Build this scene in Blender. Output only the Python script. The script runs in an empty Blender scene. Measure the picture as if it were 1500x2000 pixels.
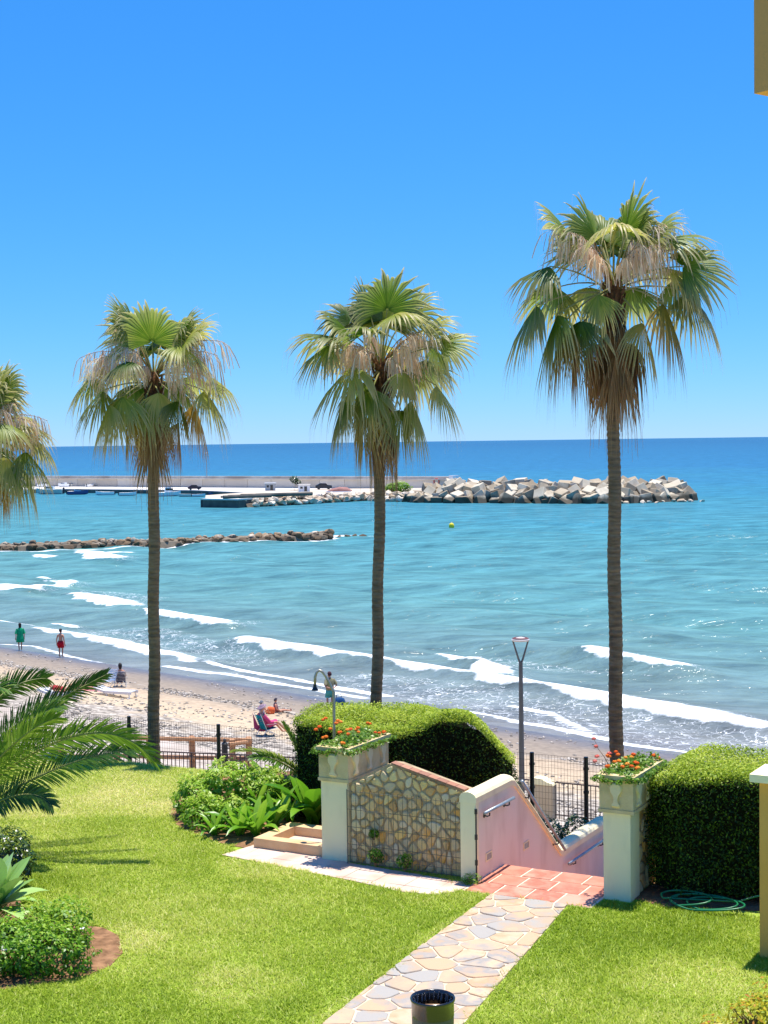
import bpy, math, random
import numpy as np
from mathutils import Vector, Matrix

random.seed(7)
rng = np.random.default_rng(11)
scene = bpy.context.scene
col = scene.collection
R = math.radians

# ------------------------------------------------------------------ camera
CAMZ, FPX = 13.0, 3000.0
PITCH, ROLL = R(2.615), R(-0.78)
cam_d = bpy.data.cameras.new('camera')
cam_d.sensor_fit = 'VERTICAL'
cam_d.sensor_height = 36.0
cam_d.lens = 54.0
cam_d.clip_start = 0.5
cam_d.clip_end = 300000.0
cam = bpy.data.objects.new('camera', cam_d)
cam.matrix_world = Matrix.Translation((0, 0, CAMZ)) @ Matrix.Rotation(R(90) - PITCH, 4, 'X') @ Matrix.Rotation(ROLL, 4, 'Z')
col.objects.link(cam)
scene.camera = cam

# ------------------------------------------------------------------ sky and sun
SUN_DIR = Vector((0.085, 0.17, 1.0)).normalized()          # towards the sun
sun_el = math.asin(SUN_DIR.z)
sun_az = math.atan2(SUN_DIR.x, SUN_DIR.y)                 # from +Y towards +X
world = bpy.data.worlds.new('World')
scene.world = world
world.use_nodes = True
wn, wl = world.node_tree.nodes, world.node_tree.links
wn.clear()
wo = wn.new('ShaderNodeOutputWorld')
bg = wn.new('ShaderNodeBackground')
sky = wn.new('ShaderNodeTexSky')
sky.sky_type = 'NISHITA'
sky.sun_disc = False
sky.sun_elevation = sun_el
sky.sun_rotation = sun_az
sky.altitude = 0
sky.air_density = 0.75
sky.dust_density = 0.0
sky.ozone_density = 7.0
sc_ = wn.new('ShaderNodeSeparateColor')                   # the camera's contrasty rendering of the sky, one tone curve per channel
cc_ = wn.new('ShaderNodeCombineColor')
wl.new(sky.outputs[0], sc_.inputs[0])
for i, (top, ref, gam) in enumerate(((3.0, 6.5, 1.25), (5.1, 7.4, 0.72), (7.4, 6.8, 0.35))):
    d_ = wn.new('ShaderNodeMath'); d_.operation = 'DIVIDE'; d_.inputs[1].default_value = ref
    p_ = wn.new('ShaderNodeMath'); p_.operation = 'POWER'; p_.inputs[1].default_value = gam
    m_ = wn.new('ShaderNodeMath'); m_.operation = 'MULTIPLY'; m_.inputs[1].default_value = top
    wl.new(sc_.outputs[i], d_.inputs[0]); wl.new(d_.outputs[0], p_.inputs[0]); wl.new(p_.outputs[0], m_.inputs[0]); wl.new(m_.outputs[0], cc_.inputs[i])
bg.inputs['Strength'].default_value = 0.09
wl.new(cc_.outputs[0], bg.inputs['Color'])
wl.new(bg.outputs[0], wo.inputs['Surface'])

sun_d = bpy.data.lights.new('sun', 'SUN')
sun_d.energy = 4.2
sun_d.angle = R(0.53)
sun_d.color = (1.0, 0.955, 0.88)
sun = bpy.data.objects.new('sun', sun_d)
sun.rotation_euler = SUN_DIR.to_track_quat('Z', 'Y').to_euler()
sun.location = (10, 10, 60)
col.objects.link(sun)

scene.view_settings.view_transform = 'Standard'
scene.view_settings.look = 'None'
scene.view_settings.exposure = 0.75
scene.view_settings.gamma = 1.0
scene.render.engine = 'CYCLES'
scene.cycles.max_bounces = 6
scene.cycles.transparent_max_bounces = 8
scene.cycles.caustics_reflective = False
scene.cycles.caustics_refractive = False

# ------------------------------------------------------------------ photo pixel -> place on a known level / at a known distance
_cp, _sp, _cr, _sr = math.cos(PITCH), math.sin(PITCH), math.cos(ROLL), math.sin(ROLL)
_f = Vector((0, _cp, -_sp)); _u0 = Vector((0, _sp, _cp)); _r0 = Vector((1, 0, 0))
_rt = _cr * _r0 + _sr * _u0
_up = -_sr * _r0 + _cr * _u0
def ray(x, y): return _f + (x - 750) / FPX * _rt - (y - 1000) / FPX * _up
def gp(x, y, z):
    d = ray(x, y); return Vector((0, 0, CAMZ)) + d * ((z - CAMZ) / d.z)
def at(x, y, Y):
    d = ray(x, y); return Vector((0, 0, CAMZ)) + d * (Y / d.y)

LAWN = 7.0
TH = R(28)
UX = Vector((math.cos(TH), -math.sin(TH), 0))
VX = Vector((math.sin(TH), math.cos(TH), 0))
A0 = gp(930, 1725, LAWN)
def ab(a, b, z=LAWN):
    p = A0 + UX * a + VX * b
    return Vector((p.x, p.y, z))
def to_ab(x, y):
    dx, dy = x - A0.x, y - A0.y
    return dx * UX.x + dy * UX.y, dx * VX.x + dy * VX.y

# ------------------------------------------------------------------ materials
def lin(r, g, b):
    f = lambda c: (c / 255 / 12.92) if c / 255 <= 0.04045 else ((c / 255 + 0.055) / 1.055) ** 2.4
    return (f(r), f(g), f(b), 1.0)
def _new(name):
    m = bpy.data.materials.new(name)
    m.use_nodes = True
    n, l = m.node_tree.nodes, m.node_tree.links
    n.clear()
    out = n.new('ShaderNodeOutputMaterial')
    return m, n, l, out
def _setramp(r, cols):
    e = r.color_ramp.elements
    while len(e) > 1: e.remove(e[-1])
    for i, (p, c) in enumerate(cols):
        el = e[0] if i == 0 else e.new(p)
        el.position = p
        el.color = c if len(c) == 4 else (*c, 1)
def mat(name, c1, c2=None, scale=4.0, rough=0.7, spec=0.3, bump=0.0, bscale=30.0, metal=0.0, detail=5.0, stretch=None, stain=None, coat=0.0):
    """plain surface: two colours mixed by noise, fine relief, optional stain colour in patches"""
    m, n, l, out = _new(name)
    p = n.new('ShaderNodeBsdfPrincipled')
    p.inputs['Roughness'].default_value = rough
    p.inputs['Metallic'].default_value = metal
    p.inputs['Specular IOR Level'].default_value = spec
    p.inputs['Coat Weight'].default_value = coat
    l.new(p.outputs[0], out.inputs[0])
    tc = n.new('ShaderNodeTexCoord')
    vec = tc.outputs['Object']
    if stretch:
        mp = n.new('ShaderNodeMapping'); mp.inputs['Scale'].default_value = stretch
        l.new(vec, mp.inputs[0]); vec = mp.outputs[0]
    if c2 is None:
        p.inputs['Base Color'].default_value = c1
    else:
        t = n.new('ShaderNodeTexNoise'); t.inputs['Scale'].default_value = scale; t.inputs['Detail'].default_value = detail
        l.new(vec, t.inputs['Vector'])
        r = n.new('ShaderNodeValToRGB'); _setramp(r, [(0.33, c1), (0.67, c2)])
        l.new(t.outputs['Fac'], r.inputs[0])
        csock = r.outputs[0]
        if stain:
            t2 = n.new('ShaderNodeTexNoise'); t2.inputs['Scale'].default_value = stain[1]; t2.inputs['Detail'].default_value = 6
            l.new(vec, t2.inputs['Vector'])
            r2 = n.new('ShaderNodeValToRGB'); _setramp(r2, [(0.5, (0, 0, 0, 1)), (0.68, (stain[2],) * 3)])
            l.new(t2.outputs['Fac'], r2.inputs[0])
            mx = n.new('ShaderNodeMixRGB'); mx.inputs[2].default_value = stain[0]
            l.new(r2.outputs[0], mx.inputs[0]); l.new(csock, mx.inputs[1]); csock = mx.outputs[0]
        l.new(csock, p.inputs['Base Color'])
    if bump:
        t = n.new('ShaderNodeTexNoise'); t.inputs['Scale'].default_value = bscale; t.inputs['Detail'].default_value = 4
        l.new(vec, t.inputs['Vector'])
        b = n.new('ShaderNodeBump'); b.inputs['Strength'].default_value = bump; b.inputs['Distance'].default_value = 0.02
        l.new(t.outputs['Fac'], b.inputs['Height']); l.new(b.outputs[0], p.inputs['Normal'])
    return m
def palette_mat(name, cols, rough=0.8, nscale=9.0, namp=0.35, bump=0.5, bscale=25.0, spec=0.2, wet=None):
    """each piece takes its own colour from the palette (Object Info random), broken up by noise"""
    m, n, l, out = _new(name)
    p = n.new('ShaderNodeBsdfPrincipled'); p.inputs['Roughness'].default_value = rough; p.inputs['Specular IOR Level'].default_value = spec
    l.new(p.outputs[0], out.inputs[0])
    oi = n.new('ShaderNodeObjectInfo'); tc = n.new('ShaderNodeTexCoord')
    t = n.new('ShaderNodeTexNoise'); t.inputs['Scale'].default_value = nscale; t.inputs['Detail'].default_value = 6
    l.new(tc.outputs['Object'], t.inputs['Vector'])
    ma = n.new('ShaderNodeMath'); ma.operation = 'MULTIPLY_ADD'; ma.inputs[1].default_value = namp; ma.inputs[2].default_value = -namp / 2
    l.new(t.outputs['Fac'], ma.inputs[0])
    ad = n.new('ShaderNodeMath'); ad.operation = 'ADD'; l.new(ma.outputs[0], ad.inputs[0]); l.new(oi.outputs['Random'], ad.inputs[1])
    r = n.new('ShaderNodeValToRGB')
    k = len(cols)
    _setramp(r, [((i + 0.5) / k, c) for i, c in enumerate(cols)])
    l.new(ad.outputs[0], r.inputs[0]); cs = r.outputs[0]
    if wet:      # algae and tide stain up to a height above the sea
        g = n.new('ShaderNodeNewGeometry'); sx = n.new('ShaderNodeSeparateXYZ'); l.new(g.outputs['Position'], sx.inputs[0])
        tn = n.new('ShaderNodeTexNoise'); tn.inputs['Scale'].default_value = 0.7; tn.inputs['Detail'].default_value = 5; l.new(g.outputs['Position'], tn.inputs['Vector'])
        q = n.new('ShaderNodeMath'); q.operation = 'MULTIPLY_ADD'; q.inputs[1].default_value = -1.4; l.new(tn.outputs['Fac'], q.inputs[0]); l.new(sx.outputs['Z'], q.inputs[2])
        mr = n.new('ShaderNodeMapRange'); mr.inputs['From Min'].default_value = wet[1] - 0.9; mr.inputs['From Max'].default_value = wet[1] - 0.3; mr.inputs['To Min'].default_value = 0.85; mr.inputs['To Max'].default_value = 0.0; l.new(q.outputs[0], mr.inputs['Value'])
        mx = n.new('ShaderNodeMixRGB'); mx.inputs[2].default_value = wet[0]; l.new(mr.outputs[0], mx.inputs[0]); l.new(cs, mx.inputs[1]); cs = mx.outputs[0]
    l.new(cs, p.inputs['Base Color'])
    t2 = n.new('ShaderNodeTexNoise'); t2.inputs['Scale'].default_value = bscale; t2.inputs['Detail'].default_value = 5
    l.new(tc.outputs['Object'], t2.inputs['Vector'])
    b = n.new('ShaderNodeBump'); b.inputs['Strength'].default_value = bump; b.inputs['Distance'].default_value = 0.03
    l.new(t2.outputs['Fac'], b.inputs['Height']); l.new(b.outputs[0], p.inputs['Normal'])
    return m
def leaf_mat(name, cols, trans=0.4, rough=0.45, spec=0.35, tip=None, objvar=0.0):
    """thin leaf that lets light through; colour from the per-leaf value 'rnd', tips from the value 'tip'"""
    m, n, l, out = _new(name)
    a = n.new('ShaderNodeAttribute'); a.attribute_name = 'rnd'
    fac = a.outputs['Fac']
    if objvar:
        oi = n.new('ShaderNodeObjectInfo')
        ma = n.new('ShaderNodeMath'); ma.operation = 'MULTIPLY_ADD'; ma.inputs[1].default_value = objvar; ma.inputs[2].default_value = -objvar / 2
        l.new(oi.outputs['Random'], ma.inputs[0])
        ad = n.new('ShaderNodeMath'); ad.operation = 'ADD'; l.new(ma.outputs[0], ad.inputs[0]); l.new(fac, ad.inputs[1]); fac = ad.outputs[0]
    r = n.new('ShaderNodeValToRGB'); k = len(cols)
    _setramp(r, [(i / max(1, k - 1), c) for i, c in enumerate(cols)])
    l.new(fac, r.inputs[0]); cs = r.outputs[0]
    if tip:
        a2 = n.new('ShaderNodeAttribute'); a2.attribute_name = 'tip'
        mx = n.new('ShaderNodeMixRGB'); mx.inputs[2].default_value = tip
        l.new(a2.outputs['Fac'], mx.inputs[0]); l.new(cs, mx.inputs[1]); cs = mx.outputs[0]
    p = n.new('ShaderNodeBsdfPrincipled'); p.inputs['Roughness'].default_value = rough; p.inputs['Specular IOR Level'].default_value = spec
    tr = n.new('ShaderNodeBsdfTranslucent')
    mix = n.new('ShaderNodeMixShader'); mix.inputs[0].default_value = trans
    l.new(cs, p.inputs['Base Color']); l.new(cs, tr.inputs['Color'])
    l.new(p.outputs[0], mix.inputs[1]); l.new(tr.outputs[0], mix.inputs[2]); l.new(mix.outputs[0], out.inputs[0])
    return m

# ------------------------------------------------------------------ object helpers
def tag(o, label=None, cat=None, group=None, kind=None):
    if label: o['label'] = label
    if cat: o['category'] = cat
    if group: o['group'] = group
    if kind: o['kind'] = kind
    return o
def empty(name, loc, rz=0.0, label=None, cat=None, group=None, parent=None):
    o = bpy.data.objects.new(name, None)
    o.empty_display_size = 0.2
    o.location = loc; o.rotation_euler = (0, 0, rz)
    col.objects.link(o)
    if parent: o.parent = parent
    return tag(o, label, cat, group)
def link(name, me, m, parent=None, loc=(0, 0, 0), rot=None, scl=None):
    o = bpy.data.objects.new(name, me)
    if m is not None and len(me.materials) == 0: me.materials.append(m)
    o.location = loc
    if rot is not None: o.rotation_euler = rot
    if scl is not None: o.scale = scl
    if parent: o.parent = parent
    col.objects.link(o)
    return o
def copy_tree(o, parent=None):
    c = o.copy(); col.objects.link(c); c.parent = parent
    for ch in list(o.children): copy_tree(ch, c)
    return c
def np_mesh(name, V, F, attrs=None, smooth=False):
    V = np.asarray(V, dtype=np.float32); F = np.asarray(F, dtype=np.int32)
    me = bpy.data.meshes.new(name)
    nf, k = F.shape
    me.vertices.add(len(V)); me.vertices.foreach_set('co', V.ravel())
    me.loops.add(nf * k); me.loops.foreach_set('vertex_index', F.ravel())
    me.polygons.add(nf)
    me.polygons.foreach_set('loop_start', np.arange(0, nf * k, k, dtype=np.int32))
    me.polygons.foreach_set('loop_total', np.full(nf, k, dtype=np.int32))
    if smooth: me.polygons.foreach_set('use_smooth', np.ones(nf, dtype=bool))
    for an, (dom, arr) in (attrs or {}).items():
        at_ = me.attributes.new(an, 'FLOAT', dom); at_.data.foreach_set('value', np.asarray(arr, dtype=np.float32))
    me.update(calc_edges=True)
    me.validate()
    return me

class MB:
    """collects boxes, tubes and prisms into one mesh"""
    def __init__(s): s.v = []; s.f = []
    def add(s, vs, fs):
        b = len(s.v); s.v += [tuple(x) for x in vs]; s.f += [tuple(i + b for i in f) for f in fs]
    def box(s, c, size, rot=None, bev=0.0):
        hx, hy, hz = size[0] / 2, size[1] / 2, size[2] / 2
        c = Vector(c)
        M = rot if rot is not None else Matrix.Identity(3)
        if bev <= 0:
            vs = [c + M @ Vector((x * hx, y * hy, z * hz)) for z in (-1, 1) for x, y in ((-1, -1), (1, -1), (1, 1), (-1, 1))]
            s.add(vs, [(3, 2, 1, 0), (4, 5, 6, 7), (0, 1, 5, 4), (1, 2, 6, 5), (2, 3, 7, 6), (3, 0, 4, 7)])
        else:
            poly = [(-hx + bev, -hy), (hx - bev, -hy), (hx, -hy + bev), (hx, hy - bev), (hx - bev, hy), (-hx + bev, hy), (-hx, hy - bev), (-hx, -hy + bev)]
            def ring(z, k): return [c + M @ Vector((x * (1 - k * bev / hx), y * (1 - k * bev / hy), z)) for x, y in poly]
            rs = [ring(-hz, 1), ring(-hz + bev, 0), ring(hz - bev, 0), ring(hz, 1)]
            s.rings(rs)
        return s
    def rings(s, rs, cap0=True, cap1=True, close=True):
        n = len(rs[0]); vs = [p for r in rs for p in r]; fs = []
        for i in range(len(rs) - 1):
            for j in range(n if close else n - 1):
                k = (j + 1) % n
                fs.append((i * n + j, i * n + k, (i + 1) * n + k, (i + 1) * n + j))
        if cap0: fs.append(tuple(range(n - 1, -1, -1)))
        if cap1: fs.append(tuple(range((len(rs) - 1) * n, len(rs) * n)))
        s.add(vs, fs); return s
    def tube(s, pts, rad, n=6, caps=True):
        pts = [Vector(p) for p in pts]
        if not hasattr(rad, '__len__'): rad = [rad] * len(pts)
        ref = None; rs = []
        for i, p in enumerate(pts):
            t = (pts[min(i + 1, len(pts) - 1)] - pts[max(i - 1, 0)])
            if t.length < 1e-9: t = Vector((0, 0, 1))
            t.normalize()
            if ref is None: ref = Vector((1, 0, 0)) if abs(t.x) < 0.8 else Vector((0, 1, 0))
            x = (ref - t * ref.dot(t)).normalized(); y = t.cross(x); ref = x
            r = rad[i]; rx, ry = (r if hasattr(r, '__len__') else (r, r))
            rs.append([p + x * (math.cos(2 * math.pi * k / n) * rx) + y * (math.sin(2 * math.pi * k / n) * ry) for k in range(n)])
        return s.rings(rs, caps, caps)
    def lathe(s, c, prof, n=12, caps=True):
        c = Vector(c)
        rs = [[c + Vector((math.cos(2 * math.pi * k / n) * r, math.sin(2 * math.pi * k / n) * r, z)) for k in range(n)] for r, z in prof]
        return s.rings(rs, caps, caps)
    def prism(s, poly, z0, z1):
        """poly: counter-clockwise xy points"""
        return s.rings([[Vector((p[0], p[1], z0)) for p in poly], [Vector((p[0], p[1], z1)) for p in poly]])
    def extrude(s, pts, d):
        d = Vector(d); pts = [Vector(p) for p in pts]
        return s.rings([pts, [p + d for p in pts]])
    def build(s, name, m, parent=None, local=False, smooth=False, loc=(0, 0, 0), rot=None):
        off = Vector((0, 0, 0))
        if parent is not None and not local:
            q = parent
            while q is not None: off += Vector(q.location); q = q.parent
        me = bpy.data.meshes.new(name)
        me.from_pydata([tuple(Vector(v) - off) for v in s.v], [], s.f)
        if smooth: me.polygons.foreach_set('use_smooth', [True] * len(me.polygons))
        me.update()
        return link(name, me, m, parent, loc, rot)

def inside(px, py, poly):
    """numpy point-in-polygon"""
    r = np.zeros(len(px), dtype=bool)
    n = len(poly)
    for i in range(n):
        x1, y1 = poly[i][0], poly[i][1]; x2, y2 = poly[(i + 1) % n][0], poly[(i + 1) % n][1]
        c = ((y1 > py) != (y2 > py)) & (px < (x2 - x1) * (py - y1) / (y2 - y1 + 1e-12) + x1)
        r ^= c
    return r
def clip(poly, px, py, nx, ny):
    out = []
    for i in range(len(poly)):
        a, b = poly[i], poly[(i + 1) % len(poly)]
        da = (a[0] - px) * nx + (a[1] - py) * ny; db = (b[0] - px) * nx + (b[1] - py) * ny
        if da <= 0: out.append(a)
        if (da < 0 < db) or (db < 0 < da):
            t = da / (da - db); out.append((a[0] + (b[0] - a[0]) * t, a[1] + (b[1] - a[1]) * t))
    return out
def parea(p): return 0.5 * sum(p[i][0] * p[(i + 1) % len(p)][1] - p[(i + 1) % len(p)][0] * p[i][1] for i in range(len(p)))
def voronoi(pts, border, gap, rnd=0.16):
    """cells of pts inside a convex-ish ccw border, each shrunk by gap, corners rounded"""
    res = []
    for i, p in enumerate(pts):
        c = list(border)
        for j, q in enumerate(pts):
            if i == j: continue
            dx, dy = q[0] - p[0], q[1] - p[1]; d = math.hypot(dx, dy)
            if d > 1.6: continue
            k = d / 2 - gap * random.uniform(0.6, 1.5)
            c = clip(c, p[0] + dx / d * k, p[1] + dy / d * k, dx / d, dy / d)
            if len(c) < 3: break
        if len(c) < 3 or abs(parea(c)) < 1e-3: continue
        r = []
        for k in range(len(c)):
            a, b = c[k], c[(k + 1) % len(c)]
            r.append((a[0] * (1 - rnd) + b[0] * rnd, a[1] * (1 - rnd) + b[1] * rnd)); r.append((a[0] * rnd + b[0] * (1 - rnd), a[1] * rnd + b[1] * (1 - rnd)))
        res.append(r)
    return res
def scatter_pts(x0, x1, y0, y1, sx, sy, jit=0.42):
    out = []; row = 0; y = y0 + sy / 2
    while y < y1:
        x = x0 + (sx / 2 if row % 2 else 0) + sx * 0.25
        while x < x1:
            out.append((x + random.uniform(-jit, jit) * sx, y + random.uniform(-jit, jit) * sy)); x += sx
        y += sy; row += 1
    return out
def noise2(x, y, seed=0):
    """cheap smooth value noise, numpy"""
    x = np.asarray(x, float); y = np.asarray(y, float)
    xi, yi = np.floor(x).astype(np.int64), np.floor(y).astype(np.int64)
    fx, fy = x - xi, y - yi
    fx, fy = fx * fx * (3 - 2 * fx), fy * fy * (3 - 2 * fy)
    def h(a, b):
        v = (a * 374761393 + b * 668265263 + seed * 974711) & 0xffffffff
        v = ((v ^ (v >> 13)) * 1274126177) & 0xffffffff
        return ((v ^ (v >> 16)) & 0xffff) / 65535.0
    return (h(xi, yi) * (1 - fx) + h(xi + 1, yi) * fx) * (1 - fy) + (h(xi, yi + 1) * (1 - fx) + h(xi + 1, yi + 1) * fx) * fy
def sstep(a, b, x):
    t = np.clip((np.asarray(x, float) - a) / (b - a), 0, 1); return t * t * (3 - 2 * t)
# ================================================================== THE SETTING
SQ = math.sqrt(0.5)
def so(s, o): return SQ * (s + o), 74.5 + SQ * (o - s)
def to_so(x, y): return (x - (y - 74.5)) * SQ, (x + y - 74.5) * SQ

# ---- beach
def beach_z(s, o):
    s = np.asarray(s, float); o = np.asarray(o, float)
    z = np.where(o < 0, -0.105 * o + 0.018 * np.clip(-o - 6, 0, 30), -0.09 * o)
    z = z + 0.05 * np.exp(-((o + 6.5 + 0.8 * np.sin(s * 0.13)) / 1.6) ** 2)
    z = z + (noise2(s * 0.9, o * 0.9, 3) - 0.5) * 0.10 * sstep(-3, -7, o) + (noise2(s * 2.6, o * 2.6, 4) - 0.5) * 0.05 * sstep(-3, -7, o)
    return z
def beach_at(x, y):
    s, o = to_so(x, y); return float(beach_z(s, o))
bs = np.arange(-75, 60, 0.5); bo = np.arange(-23, 9, 0.4)
S, O = np.meshgrid(bs, bo, indexing='ij')
X, Y = so(S, O)
V = np.stack([X, Y, beach_z(S, O)], -1).reshape(-1, 3)
def grid_faces(n, m):
    i, j = np.meshgrid(np.arange(n - 1), np.arange(m - 1), indexing='ij')
    a = i * m + j
    return np.stack([a, a + m, a + m + 1, a + 1], -1).reshape(-1, 4)
def sand_material():
    m, n, l, out = _new('beach_sand')
    p = n.new('ShaderNodeBsdfPrincipled'); p.inputs['Specular IOR Level'].default_value = 0.3
    l.new(p.outputs[0], out.inputs[0])
    g = n.new('ShaderNodeNewGeometry')
    dt = n.new('ShaderNodeVectorMath'); dt.operation = 'DOT_PRODUCT'; dt.inputs[1].default_value = (SQ, SQ, 0)
    l.new(g.outputs['Position'], dt.inputs[0])
    n1 = n.new('ShaderNodeTexNoise'); n1.inputs['Scale'].default_value = 0.35; n1.inputs['Detail'].default_value = 5
    l.new(g.outputs['Position'], n1.inputs['Vector'])
    w = n.new('ShaderNodeMath'); w.operation = 'MULTIPLY_ADD'; w.inputs[1].default_value = 3.0; l.new(n1.outputs['Fac'], w.inputs[0]); l.new(dt.outputs['Value'], w.inputs[2])
    mr = n.new('ShaderNodeMapRange'); mr.inputs['From Min'].default_value = 74.5 * SQ - 22 + 1.5; mr.inputs['From Max'].default_value = 74.5 * SQ + 2 + 1.5
    l.new(w.outputs[0], mr.inputs['Value'])
    r = n.new('ShaderNodeValToRGB')
    f = lambda o: (o + 22) / 24
    _setramp(r, [(f(-22), lin(186, 168, 144)), (f(-12), lin(194, 172, 140)), (f(-8.2), lin(182, 160, 132)), (f(-7), lin(156, 140, 120)), (f(-3.0), lin(140, 126, 110)), (f(-0.6), lin(112, 102, 94)), (f(1), lin(92, 90, 92))])
    l.new(mr.outputs[0], r.inputs[0])
    # pebbles: pale and grey grains in a band
    v = n.new('ShaderNodeTexVoronoi'); v.inputs['Scale'].default_value = 5.5; l.new(g.outputs['Position'], v.inputs['Vector'])
    bw = n.new('ShaderNodeSeparateColor'); l.new(v.outputs['Color'], bw.inputs[0])
    pr = n.new('ShaderNodeValToRGB'); _setramp(pr, [(0.0, lin(104, 95, 84)), (0.5, lin(164, 152, 136)), (1.0, lin(206, 194, 176))])
    l.new(bw.outputs[0], pr.inputs[0])
    n2 = n.new('ShaderNodeTexNoise'); n2.inputs['Scale'].default_value = 1.3; n2.inputs['Detail'].default_value = 6; l.new(g.outputs['Position'], n2.inputs['Vector'])
    band = n.new('ShaderNodeValToRGB')
    _setramp(band, [(f(-22), (.62,) * 3), (f(-17), (.72,) * 3), (f(-14), (.5,) * 3), (f(-12.5), (.1,) * 3), (f(-8.5), (.1,) * 3), (f(-7.2), (.42,) * 3), (f(-6.2), (.3,) * 3), (f(-5), (.15,) * 3), (f(-1), (.22,) * 3), (f(1), (0,) * 3)])
    l.new(mr.outputs[0], band.inputs[0])
    sm = n.new('ShaderNodeMath'); sm.operation = 'ADD'; l.new(n2.outputs['Fac'], sm.inputs[0]); l.new(band.outputs[0], sm.inputs[1])
    th = n.new('ShaderNodeMapRange'); th.inputs['From Min'].default_value = 0.85; th.inputs['From Max'].default_value = 1.1; l.new(sm.outputs[0], th.inputs['Value'])
    mx = n.new('ShaderNodeMixRGB'); l.new(th.outputs[0], mx.inputs[0]); l.new(r.outputs[0], mx.inputs[1]); l.new(pr.outputs[0], mx.inputs[2])
    # fine mottling
    n3 = n.new('ShaderNodeTexNoise'); n3.inputs['Scale'].default_value = 3.5; n3.inputs['Detail'].default_value = 8; l.new(g.outputs['Position'], n3.inputs['Vector'])
    mo = n.new('ShaderNodeMapRange'); mo.inputs['From Min'].default_value = 0.3; mo.inputs['From Max'].default_value = 0.7; mo.inputs['To Min'].default_value = 0.72; mo.inputs['To Max'].default_value = 1.12
    l.new(n3.outputs['Fac'], mo.inputs['Value'])
    mm = n.new('ShaderNodeMixRGB'); mm.blend_type = 'MULTIPLY'; mm.inputs[0].default_value = 1.0
    l.new(mx.outputs[0], mm.inputs[1]); l.new(mo.outputs[0], mm.inputs[2]); l.new(mm.outputs[0], p.inputs['Base Color'])
    rr = n.new('ShaderNodeValToRGB'); _setramp(rr, [(f(-4), (.9,) * 3), (f(-1.5), (.45,) * 3), (f(0.5), (.25,) * 3)]); l.new(mr.outputs[0], rr.inputs[0]); l.new(rr.outputs[0], p.inputs['Roughness'])
    b = n.new('ShaderNodeBump'); b.inputs['Strength'].default_value = 0.5; b.inputs['Distance'].default_value = 0.05; l.new(n3.outputs['Fac'], b.inputs['Height']); l.new(b.outputs[0], p.inputs['Normal'])
    return m
beach = link('beach', np_mesh('beach', V, grid_faces(len(bs), len(bo)), smooth=True), sand_material())
tag(beach, 'pale sandy beach with pebble bands and wet edge', kind='structure')

# pebbles and cobbles lying on the sand: low-poly stones, one mass
def stones_mesh(P, size, flat=0.6):
    n = len(P)
    base = np.array([(1, 0, 0), (-1, 0, 0), (0, 1, 0), (0, -1, 0), (0, 0, 1), (0, 0, -1)], float)
    F0 = np.array([(0, 2, 4), (2, 1, 4), (1, 3, 4), (3, 0, 4), (2, 0, 5), (1, 2, 5), (3, 1, 5), (0, 3, 5)])
    V = base[None] * size[:, None, None] * rng.uniform(0.6, 1.3, (n, 6, 1)); V[:, :, 2] *= flat
    a = rng.uniform(0, 6.28, n); c, s_ = np.cos(a), np.sin(a)
    x = V[:, :, 0] * c[:, None] - V[:, :, 1] * s_[:, None]; y = V[:, :, 0] * s_[:, None] + V[:, :, 1] * c[:, None]
    V = np.stack([x, y, V[:, :, 2]], -1) + P[:, None, :]
    F = (F0[None] + (np.arange(n) * 6)[:, None, None]).reshape(-1, 3)
    return V.reshape(-1, 3), F, np.repeat(rng.uniform(0, 1, n), 8)
np_ = 16000
ps = rng.uniform(-45, 30, np_); po = np.concatenate([rng.normal(-16.5, 2.3, int(np_ * 0.62)), rng.normal(-7.0 , 0.5, int(np_ * 0.22)), rng.uniform(-12, -1, np_ - int(np_ * 0.62) - int(np_ * 0.22))])
keep = (noise2(ps * 0.35, po * 0.6, 9) > 0.42) & (po > -22) & (po < -1); ps, po = ps[keep], po[keep]
px_, py_ = so(ps, po)
Vp, Fp, rp = stones_mesh(np.stack([px_, py_, beach_z(ps, po) + 0.01], -1), rng.uniform(0.03, 0.1, len(ps)))
peb = link('pebbles', np_mesh('pebbles', Vp, Fp, {'rnd': ('FACE', rp)}), leaf_mat('pebble_stone', [lin(112, 104, 94), lin(168, 157, 142), lin(210, 199, 184)], trans=0.0, rough=0.8, spec=0.2))
tag(peb, 'scattered pale and grey pebbles lying on the beach', 'pebbles', kind='stuff')

# ---- sea
def seg_dist(px, py, pts):
    best = np.full(px.shape, 1e9); tt = np.zeros(px.shape); L = len(pts) - 1
    for i in range(L):
        ax, ay = pts[i]; bx, by = pts[i + 1]
        dx, dy = bx - ax, by - ay
        t = np.clip(((px - ax) * dx + (py - ay) * dy) / (dx * dx + dy * dy + 1e-9), 0, 1)
        d = np.hypot(px - ax - t * dx, py - ay - t * dy)
        side = np.sign((px - ax) * SQ + (py - ay) * SQ - t * (dx + dy) * SQ)
        b = d < np.abs(best)
        best = np.where(b, d * np.where(side == 0, 1, side), best); tt = np.where(b, (i + t) / L, tt)
    return best, tt
def pxline(pts, z=0.0):
    return [tuple(gp(x, y, z).xy) for x, y in pts]
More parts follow.
